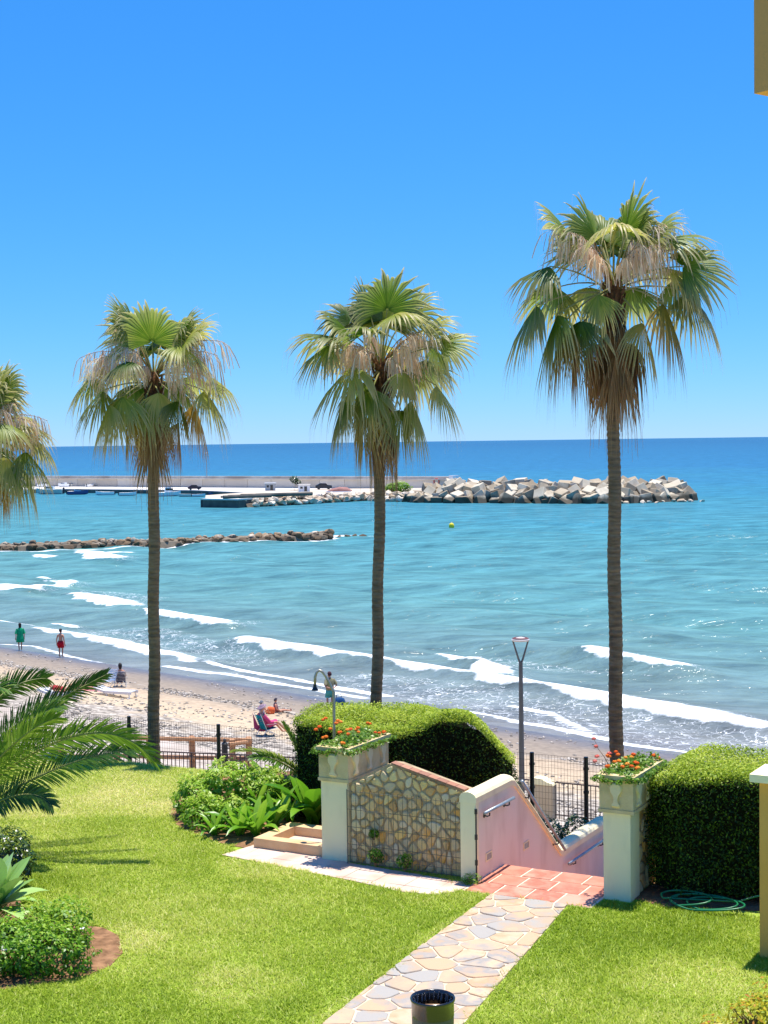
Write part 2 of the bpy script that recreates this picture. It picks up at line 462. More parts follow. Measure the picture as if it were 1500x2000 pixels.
# (photo points of the crest, half width m, height m)
FOAM = [
    ([(475, 1250), (560, 1268), (640, 1281), (720, 1292), (820, 1308), (930, 1328), (1000, 1338), (1100, 1355), (1200, 1373), (1320, 1394), (1420, 1412), (1530, 1432)], 1.0, 0.5),
    ([(860, 1285), (890, 1290), (915, 1300)], 0.8, 0.25), ([(935, 1302), (960, 1310), (985, 1320)], 1.1, 0.35),
    ([(75, 1228), (150, 1243), (230, 1262), (300, 1277), (380, 1292)], 1.1, 0.22),
    ([(410, 1297), (480, 1310), (560, 1323), (600, 1331), (680, 1347), (760, 1360)], 0.5, 0.10),
    ([(325, 1302), (400, 1313), (450, 1319), (520, 1333), (600, 1346), (720, 1364)], 0.38, 0.05),
    ([(145, 1161), (190, 1172), (255, 1188)], 1.7, 0.5), ([(285, 1198), (350, 1211), (440, 1224)], 1.4, 0.45),
    ([(0, 1146), (40, 1150), (62, 1152)], 1.6, 0.5), ([(90, 1140), (110, 1136), (128, 1139)], 1.6, 0.5),
    ([(62, 1153), (100, 1148), (140, 1141)], 0.6, 0.2),
    ([(158, 1080), (185, 1087), (203, 1092)], 2.4, 0.6), ([(195, 1084), (250, 1080)], 0.8, 0.1), ([(58, 1085), (95, 1089)], 1.0, 0.2),
    ([(98, 1211), (140, 1219)], 0.7, 0.15), ([(0, 1214), (55, 1222)], 0.5, 0.12), ([(72, 1128), (82, 1126)], 1.0, 0.3),
    ([(1150, 1284), (1210, 1296), (1270, 1306), (1325, 1312)], 1.3, 0.5),
    ([(900, 1388), (1000, 1408), (1075, 1421), (1150, 1438), (1230, 1456), (1340, 1470)], 0.32, 0.04),
    ([(1000, 1378), (1075, 1392), (1110, 1412), (1150, 1430)], 0.28, 0.03),
    ([(600, 1053), (650, 1049), (715, 1048)], 1.5, 0.1), ([(1340, 978), (1385, 974)], 2.5, 0.1),
    ([(0, 1077), (200, 1073), (310, 1067)], 0.5, 0.05), ([(310, 1066), (450, 1060), (600, 1055)], 0.6, 0.05),
    ([(0, 1258), (60, 1262), (130, 1281), (200, 1297), (300, 1322), (420, 1345), (560, 1372)], 0.22, 0.03),
]
SWELL = [  # unbroken green ridges
    ([(700, 1205), (800, 1222), (900, 1244), (1000, 1262), (1140, 1286), (1330, 1316), (1530, 1350)], 1.6, 0.55),
    ([(640, 1258), (740, 1262), (840, 1280)], 1.2, 0.35),
    ([(780, 1140), (900, 1150), (1050, 1165)], 2.5, 0.4), ([(1030, 1215), (1200, 1232), (1320, 1250)], 2.0, 0.35),
    ([(430, 1128), (540, 1134), (640, 1150)], 2.2, 0.4), ([(360, 1080), (460, 1092)], 2.5, 0.4), ([(1250, 1130), (1420, 1142), (1530, 1150)], 2.5, 0.35),
    ([(1080, 1085), (1250, 1090)], 3.0, 0.35), ([(450, 1190), (560, 1200), (680, 1222)], 1.8, 0.35),
]
LACE = [[(640, 1318), (760, 1320), (940, 1345), (1200, 1390), (1530, 1448), (1530, 1490), (1330, 1468), (1100, 1426), (900, 1386), (720, 1355)],
        [(150, 1222), (330, 1225), (480, 1262), (560, 1290), (480, 1296), (300, 1262), (170, 1240)],
        [(930, 1275), (1040, 1290), (1150, 1310), (1400, 1340), (1330, 1330), (1120, 1315), (960, 1300)],
        [(150, 1150), (330, 1165), (300, 1180), (200, 1165)], [(430, 1210), (520, 1216), (480, 1232), (430, 1228)]]
def geo(a, b, n): return list(np.geomspace(a, b, n))
go = list(np.arange(-3, 45, 0.3)) + list(np.arange(45, 160, 0.9)) + [160 + x for x in geo(2, 60000, 46)]
gs = [-165 - x for x in geo(2, 60000, 40)][::-1] + list(np.arange(-165, 40, 0.6)) + [40 + x for x in geo(2, 60000, 36)]
go = np.array(go); gs = np.array(gs)
S, O = np.meshgrid(gs, go, indexing='ij')
X, Y = so(S, O)
near = (O < 170) & (S > -180) & (S < 50)
xn, yn, on, sn = X[near], Y[near], O[near], S[near]
foam = np.zeros(xn.shape); lace = np.zeros(xn.shape)
h = np.zeros(xn.shape)
wob = (noise2(sn * 0.55, on * 0.55, 21) - 0.5) * 1.5 + (noise2(sn * 1.6, on * 1.6, 22) - 0.5) * 0.8
for pts, w, a in FOAM:
    d, t = seg_dist(xn, yn, pxline(pts, a * 0.5))
    ww = w * (0.55 + 0.45 * np.sin(np.clip(t, 0.02, 0.98) * math.pi) ** 0.5) * (1.0 if w < 0.6 else 1.0)
    dd = d + wob * min(1.0, w * 0.55)
    f = np.where(dd < 0, np.exp(-(dd / (ww * 0.55)) ** 2), np.exp(-(dd / (ww * 1.5)) ** 2))
    endf = sstep(0.0, 0.06, t) * sstep(1.0, 0.94, t) if w > 0.9 and pts[-1][0] < 1500 else 1.0
    foam = np.maximum(foam, f * (0.65 + 0.35 * endf))
    lace = np.maximum(lace, 0.9 * np.exp(-(np.clip(dd, 0, 99) / (ww * 3.2)) ** 2) * (dd > 0))
    h += a * np.where(d < 0, np.exp(-(d / (w * 0.7)) ** 2), np.exp(-(d / (w * 1.6)) ** 2))
for pts, w, a in SWELL:
    d, t = seg_dist(xn, yn, pxline(pts, a * 0.4))
    h += a * np.where(d < 0, np.exp(-(d / w) ** 2), np.exp(-(d / (w * 2)) ** 2)) * np.sin(np.clip(t, 0, 1) * math.pi) ** 0.6 * sstep(0, 0.1, t) * sstep(1, 0.9, t)
for poly in LACE:
    q = pxline(poly); lace = np.maximum(lace, 0.75 * inside(xn, yn, q))
foam = np.maximum(foam, 0.0)
damp = sstep(0.5, 9, on)
lam = [(11.0, 0.10, 0.06), (7.3, 0.06, -0.14), (17.0, 0.14, 0.1), (4.1, 0.03, 0.25), (2.7, 0.02, -0.35)]
for L, A, ang in lam:
    ph = (on * math.cos(ang) + sn * math.sin(ang)) * 2 * math.pi / L + 5 * noise2(sn * 0.03, on * 0.03, int(L * 10))
    amp = A * (0.3 + 1.4 * noise2(sn * 0.05, on * 0.08, int(L * 17)))
    sw = np.sin(ph); h += damp * amp * (sw + 0.25 * np.cos(2 * ph))
h = h * sstep(-0.5, 3.0, on) + 0.0
Z = np.zeros_like(X); Z[near] = h * sstep(168, 130, on)
FO = np.zeros_like(X); FO[near] = foam
LA = np.zeros_like(X); LA[near] = lace
def sea_material():
    m, n, l, out = _new('sea_water')
    g = n.new('ShaderNodeNewGeometry')
    dt = n.new('ShaderNodeVectorMath'); dt.operation = 'DOT_PRODUCT'; dt.inputs[1].default_value = (SQ * 0.85, SQ * 1.13, 0)
    l.new(g.outputs['Position'], dt.inputs[0])
    nb = n.new('ShaderNodeTexNoise'); nb.inputs['Scale'].default_value = 0.012; nb.inputs['Detail'].default_value = 4; l.new(g.outputs['Position'], nb.inputs['Vector'])
    nbm = n.new('ShaderNodeMapRange'); nbm.inputs['To Min'].default_value = 0.6; nbm.inputs['To Max'].default_value = 1.5; l.new(nb.outputs['Fac'], nbm.inputs['Value'])
    sb = n.new('ShaderNodeMath'); sb.operation = 'SUBTRACT'; sb.inputs[1].default_value = 74.5 * SQ * 1.13; l.new(dt.outputs['Value'], sb.inputs[0])
    ml = n.new('ShaderNodeMath'); ml.operation = 'MULTIPLY'; l.new(sb.outputs[0], ml.inputs[0]); l.new(nbm.outputs[0], ml.inputs[1])
    mx0 = n.new('ShaderNodeMath'); mx0.operation = 'MAXIMUM'; mx0.inputs[1].default_value = 0.0; l.new(ml.outputs[0], mx0.inputs[0])
    dv = n.new('ShaderNodeMath'); dv.operation = 'MULTIPLY_ADD'; dv.inputs[1].default_value = 0.2; dv.inputs[2].default_value = 1.0; l.new(mx0.outputs[0], dv.inputs[0])
    lg = n.new('ShaderNodeMath'); lg.operation = 'LOGARITHM'; lg.inputs[1].default_value = 1000.0; l.new(dv.outputs[0], lg.inputs[0])
    f = lambda o: math.log(1 + o * 0.2) / math.log(1000)
    r = n.new('ShaderNodeValToRGB')
    _setramp(r, [(f(0), (.20, .20, .19)), (f(4), (.18, .205, .195)), (f(14), (.15, .225, .21)), (f(45), (.108, .25, .235)), (f(120), (.072, .235, .25)), (f(260), (.04, .20, .27)), (f(600), (.028, .15, .275)), (f(4000), (.02, .11, .225))])
    l.new(lg.outputs[0], r.inputs[0])
    # ripples: three sizes, stretched along the crests
    mp = n.new('ShaderNodeMapping'); mp.inputs['Rotation'].default_value = (0, 0, R(12)); mp.inputs['Scale'].default_value = (0.45, 1.0, 1.0)
    l.new(g.outputs['Position'], mp.inputs[0])
    hs_ = None
    for sc, wgt in ((1.7, 0.35), (0.5, 1.0), (0.13, 2.2), (0.03, 4.0)):
        t = n.new('ShaderNodeTexNoise'); t.inputs['Scale'].default_value = sc; t.inputs['Detail'].default_value = 4; t.inputs['Roughness'].default_value = 0.6
        l.new(mp.outputs[0], t.inputs['Vector'])
        mu = n.new('ShaderNodeMath'); mu.operation = 'MULTIPLY_ADD'; mu.inputs[1].default_value = wgt
        l.new(t.outputs['Fac'], mu.inputs[0])
        if hs_ is not None: l.new(hs_, mu.inputs[2])
        else: mu.inputs[2].default_value = 0.0
        hs_ = mu.outputs[0]
    b = n.new('ShaderNodeBump'); b.inputs['Strength'].default_value = 1.0; b.inputs['Distance'].default_value = 0.5; l.new(hs_, b.inputs['Height'])
    # light and dark of the wave facets painted into the colour by noise
    t = n.new('ShaderNodeTexNoise'); t.inputs['Scale'].default_value = 0.3; t.inputs['Detail'].default_value = 8; t.inputs['Roughness'].default_value = 0.74
    l.new(mp.outputs[0], t.inputs['Vector'])
    mr = n.new('ShaderNodeMapRange'); mr.inputs['From Min'].default_value = 0.3; mr.inputs['From Max'].default_value = 0.7; mr.inputs['To Min'].default_value = 0.5; mr.inputs['To Max'].default_value = 1.5; l.new(t.outputs['Fac'], mr.inputs['Value'])
    mm = n.new('ShaderNodeMixRGB'); mm.blend_type = 'MULTIPLY'; mm.inputs[0].default_value = 1.0; l.new(r.outputs[0], mm.inputs[1]); l.new(mr.outputs[0], mm.inputs[2])
    wd_ = n.new('ShaderNodeBsdfDiffuse'); l.new(mm.outputs[0], wd_.inputs['Color']); l.new(b.outputs[0], wd_.inputs['Normal'])
    wg_ = n.new('ShaderNodeBsdfGlossy'); wg_.inputs['Roughness'].default_value = 0.14; l.new(b.outputs[0], wg_.inputs['Normal'])
    fr = n.new('ShaderNodeFresnel'); fr.inputs['IOR'].default_value = 1.33; l.new(b.outputs[0], fr.inputs['Normal'])
    fl = n.new('ShaderNodeMath'); fl.operation = 'MINIMUM'; fl.inputs[1].default_value = 0.24; l.new(fr.outputs[0], fl.inputs[0])   # rough sea never mirrors fully at grazing view
    wat = n.new('ShaderNodeMixShader'); l.new(fl.outputs[0], wat.inputs[0]); l.new(wd_.outputs[0], wat.inputs[1]); l.new(wg_.outputs[0], wat.inputs[2])
    # foam
    af = n.new('ShaderNodeAttribute'); af.attribute_name = 'foam'
    al = n.new('ShaderNodeAttribute'); al.attribute_name = 'lace'
    fn = n.new('ShaderNodeTexNoise'); fn.inputs['Scale'].default_value = 0.9; fn.inputs['Detail'].default_value = 8; fn.inputs['Roughness'].default_value = 0.7; l.new(g.outputs['Position'], fn.inputs['Vector'])
    f1 = n.new('ShaderNodeMath'); f1.operation = 'MULTIPLY_ADD'; f1.inputs[1].default_value = 0.95; l.new(fn.outputs['Fac'], f1.inputs[0]); l.new(af.outputs['Fac'], f1.inputs[2])
    f2 = n.new('ShaderNodeMapRange'); f2.inputs['From Min'].default_value = 0.9; f2.inputs['From Max'].default_value = 1.18; l.new(f1.outputs[0], f2.inputs['Value'])
    wv = n.new('ShaderNodeTexNoise'); wv.inputs['Scale'].default_value = 0.9; wv.inputs['Detail'].default_value = 6; l.new(g.outputs['Position'], wv.inputs['Vector'])
    wa = n.new('ShaderNodeVectorMath'); wa.operation = 'MULTIPLY_ADD'; wa.inputs[1].default_value = (2.2, 2.2, 0); l.new(wv.outputs['Color'], wa.inputs[0]); l.new(g.outputs['Position'], wa.inputs[2])
    vo = n.new('ShaderNodeTexVoronoi'); vo.feature = 'DISTANCE_TO_EDGE'; vo.inputs['Scale'].default_value = 1.9; l.new(wa.outputs[0], vo.inputs['Vector'])
    lw = n.new('ShaderNodeMath'); lw.operation = 'MULTIPLY'; l.new(al.outputs['Fac'], lw.inputs[0]); l.new(fn.outputs['Fac'], lw.inputs[1])
    lw2 = n.new('ShaderNodeMath'); lw2.operation = 'MULTIPLY_ADD'; lw2.inputs[1].default_value = 0.26; lw2.inputs[2].default_value = -0.075; l.new(lw.outputs[0], lw2.inputs[0])
    lt = n.new('ShaderNodeMath'); lt.operation = 'SUBTRACT'; l.new(lw2.outputs[0], lt.inputs[0]); l.new(vo.outputs['Distance'], lt.inputs[1])
    lm = n.new('ShaderNodeMapRange'); lm.inputs['From Min'].default_value = -0.02; lm.inputs['From Max'].default_value = 0.05; lm.inputs['To Max'].default_value = 0.9; l.new(lt.outputs[0], lm.inputs['Value'])
    fm = n.new('ShaderNodeMath'); fm.operation = 'MAXIMUM'; l.new(f2.outputs[0], fm.inputs[0]); l.new(lm.outputs[0], fm.inputs[1])
    fo = n.new('ShaderNodeBsdfPrincipled'); fo.inputs['Base Color'].default_value = (.86, .88, .88, 1); fo.inputs['Roughness'].default_value = 0.9; fo.inputs['Specular IOR Level'].default_value = 0.1
    fb = n.new('ShaderNodeBump'); fb.inputs['Strength'].default_value = 0.6; fb.inputs['Distance'].default_value = 0.15; l.new(fn.outputs['Fac'], fb.inputs['Height']); l.new(fb.outputs[0], fo.inputs['Normal'])
    mix = n.new('ShaderNodeMixShader'); l.new(fm.outputs[0], mix.inputs[0]); l.new(wat.outputs[0], mix.inputs[1]); l.new(fo.outputs[0], mix.inputs[2]); l.new(mix.outputs[0], out.inputs[0])
    return m
sea = link('sea', np_mesh('sea', np.stack([X, Y, Z], -1).reshape(-1, 3), grid_faces(len(gs), len(go)), {'foam': ('POINT', FO.ravel()), 'lace': ('POINT', LA.ravel())}, smooth=True), sea_material())
tag(sea, 'turquoise to deep blue sea with white breaking waves', kind='structure')

# ---- promenade behind the garden, a paved strip above the beach
M_prom = mat('promenade_paving', lin(176, 162, 146), lin(194, 180, 166), 1.5, 0.85, 0.2, 0.3, 20)
pts = [so(s, o) for s, o in ((-75, -21.5), (-75, -62), (62, -62), (62, -21.5))]
mb = MB(); mb.prism(pts, -1.0, 3.0)
prom = mb.build('promenade', M_prom); tag(prom, 'pale paved promenade between the garden fence and the beach', kind='structure')

# ---- garden ground (u/v grid), lawn on it, drop to the promenade behind the fence
STAIR_W, LAND_B = 1.78, 0.95
def garden_z(a, b): return LAWN - np.maximum(0.75 * sstep(4.3, 5.5, b), 1.0 * sstep(1.2, 3.6, b) * sstep(-2.6, -0.8, a) * sstep(6.0, 4.0, a))
ga = np.concatenate([np.arange(-16, 0, 0.5), [0.0, 0.4, 0.8, 1.2, STAIR_W], np.arange(2.0, 10, 0.5)])
gb = np.concatenate([np.arange(-14, 0.5, 0.5), [0.5, LAND_B], np.arange(1.3, 4.3, 0.5), np.arange(4.3, 5.95, 0.2)])
A_, B_ = np.meshgrid(ga, gb, indexing='ij')
PX = A0.x + A_ * UX.x + B_ * VX.x; PY = A0.y + A_ * UX.y + B_ * VX.y
Vg = np.stack([PX, PY, garden_z(A_, B_)], -1).reshape(-1, 3)
Fg = grid_faces(len(ga), len(gb))
ia, ib = np.meshgrid(np.arange(len(ga) - 1), np.arange(len(gb) - 1), indexing='ij')
ca = ((ga[:-1] + ga[1:]) / 2)[ia.ravel()]; cb = ((gb[:-1] + gb[1:]) / 2)[ib.ravel()]
Fg = Fg[~((ca > 0) & (ca < STAIR_W) & (cb > LAND_B))]
# retaining face below the fence
last = np.arange(len(ga)) * len(gb) + len(gb) - 1
low = Vg[last].copy(); low[:, 2] = 2.9
nb0 = len(Vg); Vg = np.concatenate([Vg, low])
fr = [(last[i], last[i + 1], nb0 + i + 1, nb0 + i) for i in range(len(ga) - 1) if not (0 <= ga[i] < STAIR_W - 0.01)]
Fg = np.concatenate([Fg, np.array(fr)])
def lawn_material():
    m, n, l, out = _new('turf_soil')
    p = n.new('ShaderNodeBsdfPrincipled'); p.inputs['Roughness'].default_value = 0.95; p.inputs['Specular IOR Level'].default_value = 0.1
    l.new(p.outputs[0], out.inputs[0])
    g = n.new('ShaderNodeNewGeometry')
    t = n.new('ShaderNodeTexNoise'); t.inputs['Scale'].default_value = 14; t.inputs['Detail'].default_value = 5; l.new(g.outputs['Position'], t.inputs['Vector'])
    r = n.new('ShaderNodeValToRGB'); _setramp(r, [(0.3, lin(110, 136, 40)), (0.55, lin(150, 172, 60)), (0.75, lin(184, 184, 104))])
    l.new(t.outputs['Fac'], r.inputs[0]); l.new(r.outputs[0], p.inputs['Base Color'])
    return m
lawn = link('lawn', np_mesh('lawn', Vg, Fg), lawn_material())
tag(lawn, 'garden lawn ground of short bright grass', kind='structure')

# ---- outlines lying on the lawn
PATH = [(0.41, -0.42), (0.52, -3.0), (0.70, -5.6), (0.85, -8.2), (2.35, -8.2), (2.05, -5.2), (1.75, -2.6), (1.48, -0.42)]   # a, b (clockwise seen from above)
PAVE_PX = [(432, 1671), (500, 1651), (632, 1676), (690, 1688), (905, 1724), (925, 1729), (884, 1744), (848, 1749), (790, 1744), (690, 1722), (600, 1704), (500, 1684)]
PAVE = [tuple(gp(x, y, LAWN).xy) for x, y in PAVE_PX]
BED_SHRUB = [tuple(gp(x, y, LAWN).xy) for x, y in [(332, 1590), (345, 1612), (395, 1635), (440, 1650), (495, 1660), (640, 1690), (690, 1600), (640, 1500), (420, 1520), (345, 1560)]]
BED_LEFT = [tuple(gp(x, y, LAWN).xy) for x, y in [(-160, 1730), (30, 1745), (60, 1790), (150, 1808), (200, 1812), (232, 1828), (240, 1862), (215, 1888), (165, 1908), (90, 1922), (0, 1934), (-160, 1942)]]
BED_HEDGE = [tuple(ab(a, b).xy) for a, b in [(2.15, 0.22), (2.6, 0.05), (3.2, 0.22), (3.8, 0.42), (5.2, 0.9), (5.2, 3.0), (2.15, 3.0)]]
# ---- grass: short blades, one mass nobody could count
N = 1350000
a_ = rng.uniform(-13, 6.0, N); b_ = rng.uniform(-8.2, 5.3, N)
gx = A0.x + a_ * UX.x + b_ * VX.x; gy = A0.y + a_ * UX.y + b_ * VX.y
vis = (gy > 14.8) & (np.abs(gx) < gy * 0.28 + 1.0)
lim = np.where(b_ > 0.15, a_ < -3.6, True) & ~((b_ > 0.0) & (a_ > -4.05) & (a_ < 2.2))
edge = 0.10 * (noise2(a_ * 9, b_ * 9, 31) - 0.5)
ok = vis & lim
for poly, isab in ((PATH, True), (PAVE, False), (BED_SHRUB, False), (BED_LEFT, False), (BED_HEDGE, False)):
    ok &= ~inside((a_ if isab else gx) + edge, (b_ if isab else gy) + edge, poly)
ok &= ~((a_ > -0.05) & (a_ < STAIR_W + 0.05) & (b_ > -0.42))
gx, gy, a_, b_ = gx[ok], gy[ok], a_[ok], b_[ok]
n = len(gx)
gz = garden_z(a_, b_)
ht = rng.uniform(0.022, 0.05, n) * (0.75 + 0.6 * noise2(gx * 1.7, gy * 1.7, 41))
wd = rng.uniform(0.005, 0.010, n) * (1 + np.clip(gy - 18, 0, 12) * 0.06)
an = rng.uniform(0, 2 * math.pi, n); ln = rng.normal(0, 1.3, n)
dx, dy = np.cos(an), np.sin(an)
base = np.stack([gx, gy, gz - 0.004], -1)
sidev = np.stack([-dy * wd, dx * wd, np.zeros(n)], -1)
tipv = np.stack([dx * ht * ln, dy * ht * ln, ht], -1)
Vb = np.stack([base - sidev, base + sidev, base + tipv], 1).reshape(-1, 3)
Fb = np.arange(n * 3).reshape(-1, 3)
patch = 0.55 * noise2(gx * 0.33, gy * 0.33, 51) + 0.3 * noise2(gx * 1.1, gy * 1.1, 52) + 0.15 * noise2(gx * 4, gy * 4, 53)
dry = sstep(22.5, 27.5, gy) * sstep(-1.0, -3.5, gx) * (0.35 + 0.65 * noise2(gx * 0.8, gy * 0.8, 54))
worn = np.exp(-((a_ - np.interp(b_, [-8.2, -0.4], [0.75, 0.42])) / 0.22) ** 2) * (noise2(b_ * 1.3, a_ * 1.3, 61) > 0.5) + sstep(0.66, 0.8, noise2(gx * 0.6, gy * 0.6, 62)) * 0.8
rv = np.clip(-0.1 + 0.8 * patch + 0.45 * dry + 0.28 * worn + rng.normal(0, 0.2, n), 0, 1)
grass = link('grass', np_mesh('grass', Vb, Fb, {'rnd': ('FACE', rv)}), leaf_mat('grass_blade', [lin(130, 157, 32), lin(176, 196, 60), lin(212, 216, 108), lin(242, 230, 170)], trans=0.42, rough=0.5, spec=0.25))
tag(grass, 'short bright green lawn grass with yellowish dry patches', 'grass', kind='stuff')
# ================================================================== PALMS AND PLANTS
M_trunk = mat('palm_bark', lin(128, 104, 76), lin(156, 130, 98), 6, 0.9, 0.15, 0.8, 30, stretch=(1, 1, 5), stain=(lin(92, 72, 52), 2.2, 0.6))
M_boot = mat('palm_boots', lin(92, 60, 38), lin(140, 100, 64), 12, 0.9, 0.1, 0.9, 30)
M_fan = leaf_mat('fan_leaf', [lin(56, 96, 22), lin(112, 146, 40), lin(172, 182, 70), lin(220, 206, 116)], trans=0.55, rough=0.42, spec=0.5, tip=lin(214, 196, 146), objvar=0.6)
M_fany = leaf_mat('fan_leaf_yellowing', [lin(120, 120, 40), lin(182, 150, 48), lin(206, 160, 74)], trans=0.4, rough=0.55, spec=0.3, tip=lin(200, 160, 110), objvar=0.4)
M_fand = leaf_mat('fan_leaf_dead', [lin(104, 76, 48), lin(150, 114, 76), lin(190, 160, 118)], trans=0.25, rough=0.8, spec=0.1, tip=lin(190, 150, 105), objvar=0.4)
M_pet = mat('palm_petiole', lin(126, 138, 62), lin(168, 150, 92), 8, 0.5, 0.4)
M_petd = mat('palm_petiole_dry', lin(140, 104, 66), lin(176, 140, 96), 8, 0.7, 0.2)
M_infl = leaf_mat('palm_flowers', [lin(232, 194, 158), lin(246, 220, 190), lin(252, 240, 220)], trans=0.35, rough=0.8, spec=0.1, objvar=0.3)

def bez(p0, p1, p2, n):
    return [p0 * (1 - t) ** 2 + p1 * (2 * t * (1 - t)) + p2 * t ** 2 for t in [i / n for i in range(n + 1)]]
def bez3(p0, p1, p2, p3, n):
    return [p0 * (1 - t) ** 3 + p1 * (3 * t * (1 - t) ** 2) + p2 * (3 * t * t * (1 - t)) + p3 * t ** 3 for t in [i / n for i in range(n + 1)]]
UPV = Vector((0, 0, 1))
def fan_frond(parent, heart, E, g, roll, Rr, m, mp, spread=1.95, droop=0.6, cup=0.3, name='frond', nseg=34):
    """petiole (sub-part) and pleated fan blade with free drooping tips; geometry relative to the palm's foot"""
    off = Vector(parent.location)
    dirv = (E - heart); plen = dirv.length; dirv.normalize()
    f = (dirv * (1 - g) + Vector((0, 0, -1)) * g).normalized()
    n = UPV - f * f.z
    if n.length < 0.15: n = Vector((dirv.x, dirv.y, 0.05)); n = n - f * n.dot(f)
    n.normalize(); n = Matrix.Rotation(roll, 3, f) @ n
    s = f.cross(n)
    E, s, f, n = (np.array(v) for v in (E - off, s, f, n))
    ts = np.array([0.03, 0.3, 0.58, 0.72, 0.86, 1.0, 1.22]); K = len(ts)
    V = []; F = []; tip = []; rnd = []
    dl = spread / nseg
    tone = random.uniform(0.25, 0.6)
    for i in range(nseg):
        ph = -spread + 2 * spread * (i + 0.5) / nseg
        d0 = math.cos(ph) * f + math.sin(ph) * s; p = -math.sin(ph) * f + math.cos(ph) * s
        L = Rr * (0.74 + 0.26 * math.cos(ph / 1.4)) * random.uniform(0.9, 1.06)
        dr = droop * random.uniform(0.55, 1.35); tw = random.uniform(-0.12, 0.12)
        b0 = len(V); st = random.uniform(-0.12, 0.12)
        for k, t in enumerate(ts):
            c = E + d0 * L * t - n * (abs(math.sin(ph)) * L * t * cup) + p * (tw * L * max(0, t - 0.5))
            if t > 1.0:     # hanging thread at the tip
                c = last_ + np.array([0, 0, -1.0]) * L * random.uniform(0.08, 0.34) + d0 * L * 0.04; V += [c - p * 0.002, c, c + p * 0.002]; tip += [1.0] * 3; continue
            q = max(0.0, t - 0.42)
            c = c + np.array([0, 0, -1.0]) * (dr * L * q ** 1.5 * 1.7) - d0 * (dr * L * q * q * 0.75)
            w = L * 0.58 * dl * (t / 0.58 if t < 0.58 else max(0.0, 1 - (t - 0.58) / 0.42) ** 0.75) + 0.0026
            last_ = c
            V += [c - p * w - n * w * 0.55, c, c + p * w - n * w * 0.55]
            tip += [min(1.0, max(0.0, (t - 0.42) / 0.55)) * 0.85] * 3
        for k in range(K - 1):
            for j in (0, 1):
                a = b0 + k * 3 + j; F.append((a, a + 1, a + 4, a + 3)); rnd.append(min(1, max(0, tone + st + (0.12 if j else -0.05))))
    me = np_mesh(name, np.array(V), np.array(F), {'tip': ('POINT', tip), 'rnd': ('FACE', rnd)})
    o = link(name, me, m, parent)
    if mp is not None:
        c = heart + (dirv * 0.7 + UPV * 0.35 * (1 if g < 0.9 else 0.3)) * plen * 0.55
        mb = MB(); mb.tube([q - off for q in bez(heart, c, Vector(E) + off, 6)], [0.024, 0.02, 0.017, 0.015, 0.013, 0.012, 0.010], 5)
        mb.build('petiole', mp, o, local=True)
    return o
def flower_spray(parent, heart, E, drop, nst=55):
    off = Vector(parent.location)
    d = E - heart
    c = heart + d * 0.45 + UPV * d.length * 0.42
    pts = bez(heart, c, E, 10)
    mb = MB(); mb.tube([p - off for p in pts], [0.012 - 0.0008 * i for i in range(11)], 4)
    o = mb.build('flower_stalk', M_petd, parent, local=True)
    V = []; F = []; rnd = []
    for i in range(nst):
        t = random.uniform(0.42, 1.0); k = int(t * 9.999); fr = t * 10 - k
        p = pts[k].lerp(pts[min(k + 1, 10)], fr) - off
        L = drop * random.uniform(0.35, 1.1)
        out = Vector((random.gauss(0, 0.22), random.gauss(0, 0.22), 0)) * L + d.normalized() * L * 0.2
        w = random.uniform(0.005, 0.013); a = random.uniform(0, 3.14); wv = Vector((math.cos(a), math.sin(a), 0)) * w
        b0 = len(V); tone = random.uniform(0, 1)
        for q in (0, 0.35, 0.7, 1.0):
            c_ = p + out * q ** 0.6 + Vector((0, 0, -L * q ** 1.3 + 0.04 * L * (1 - q)))
            wk = wv * (0.5 + 1.6 * q * (1.15 - q))
            V += [tuple(c_ - wk), tuple(c_ + wk)]
        for q in range(3):
            a_ = b0 + q * 2; F.append((a_, a_ + 1, a_ + 3, a_ + 2)); rnd.append(tone)
    me = np_mesh('flower_spray', np.array(V), np.array(F), {'rnd': ('FACE', rnd)})
    link('flower_spray', me, M_infl, o)
    return o
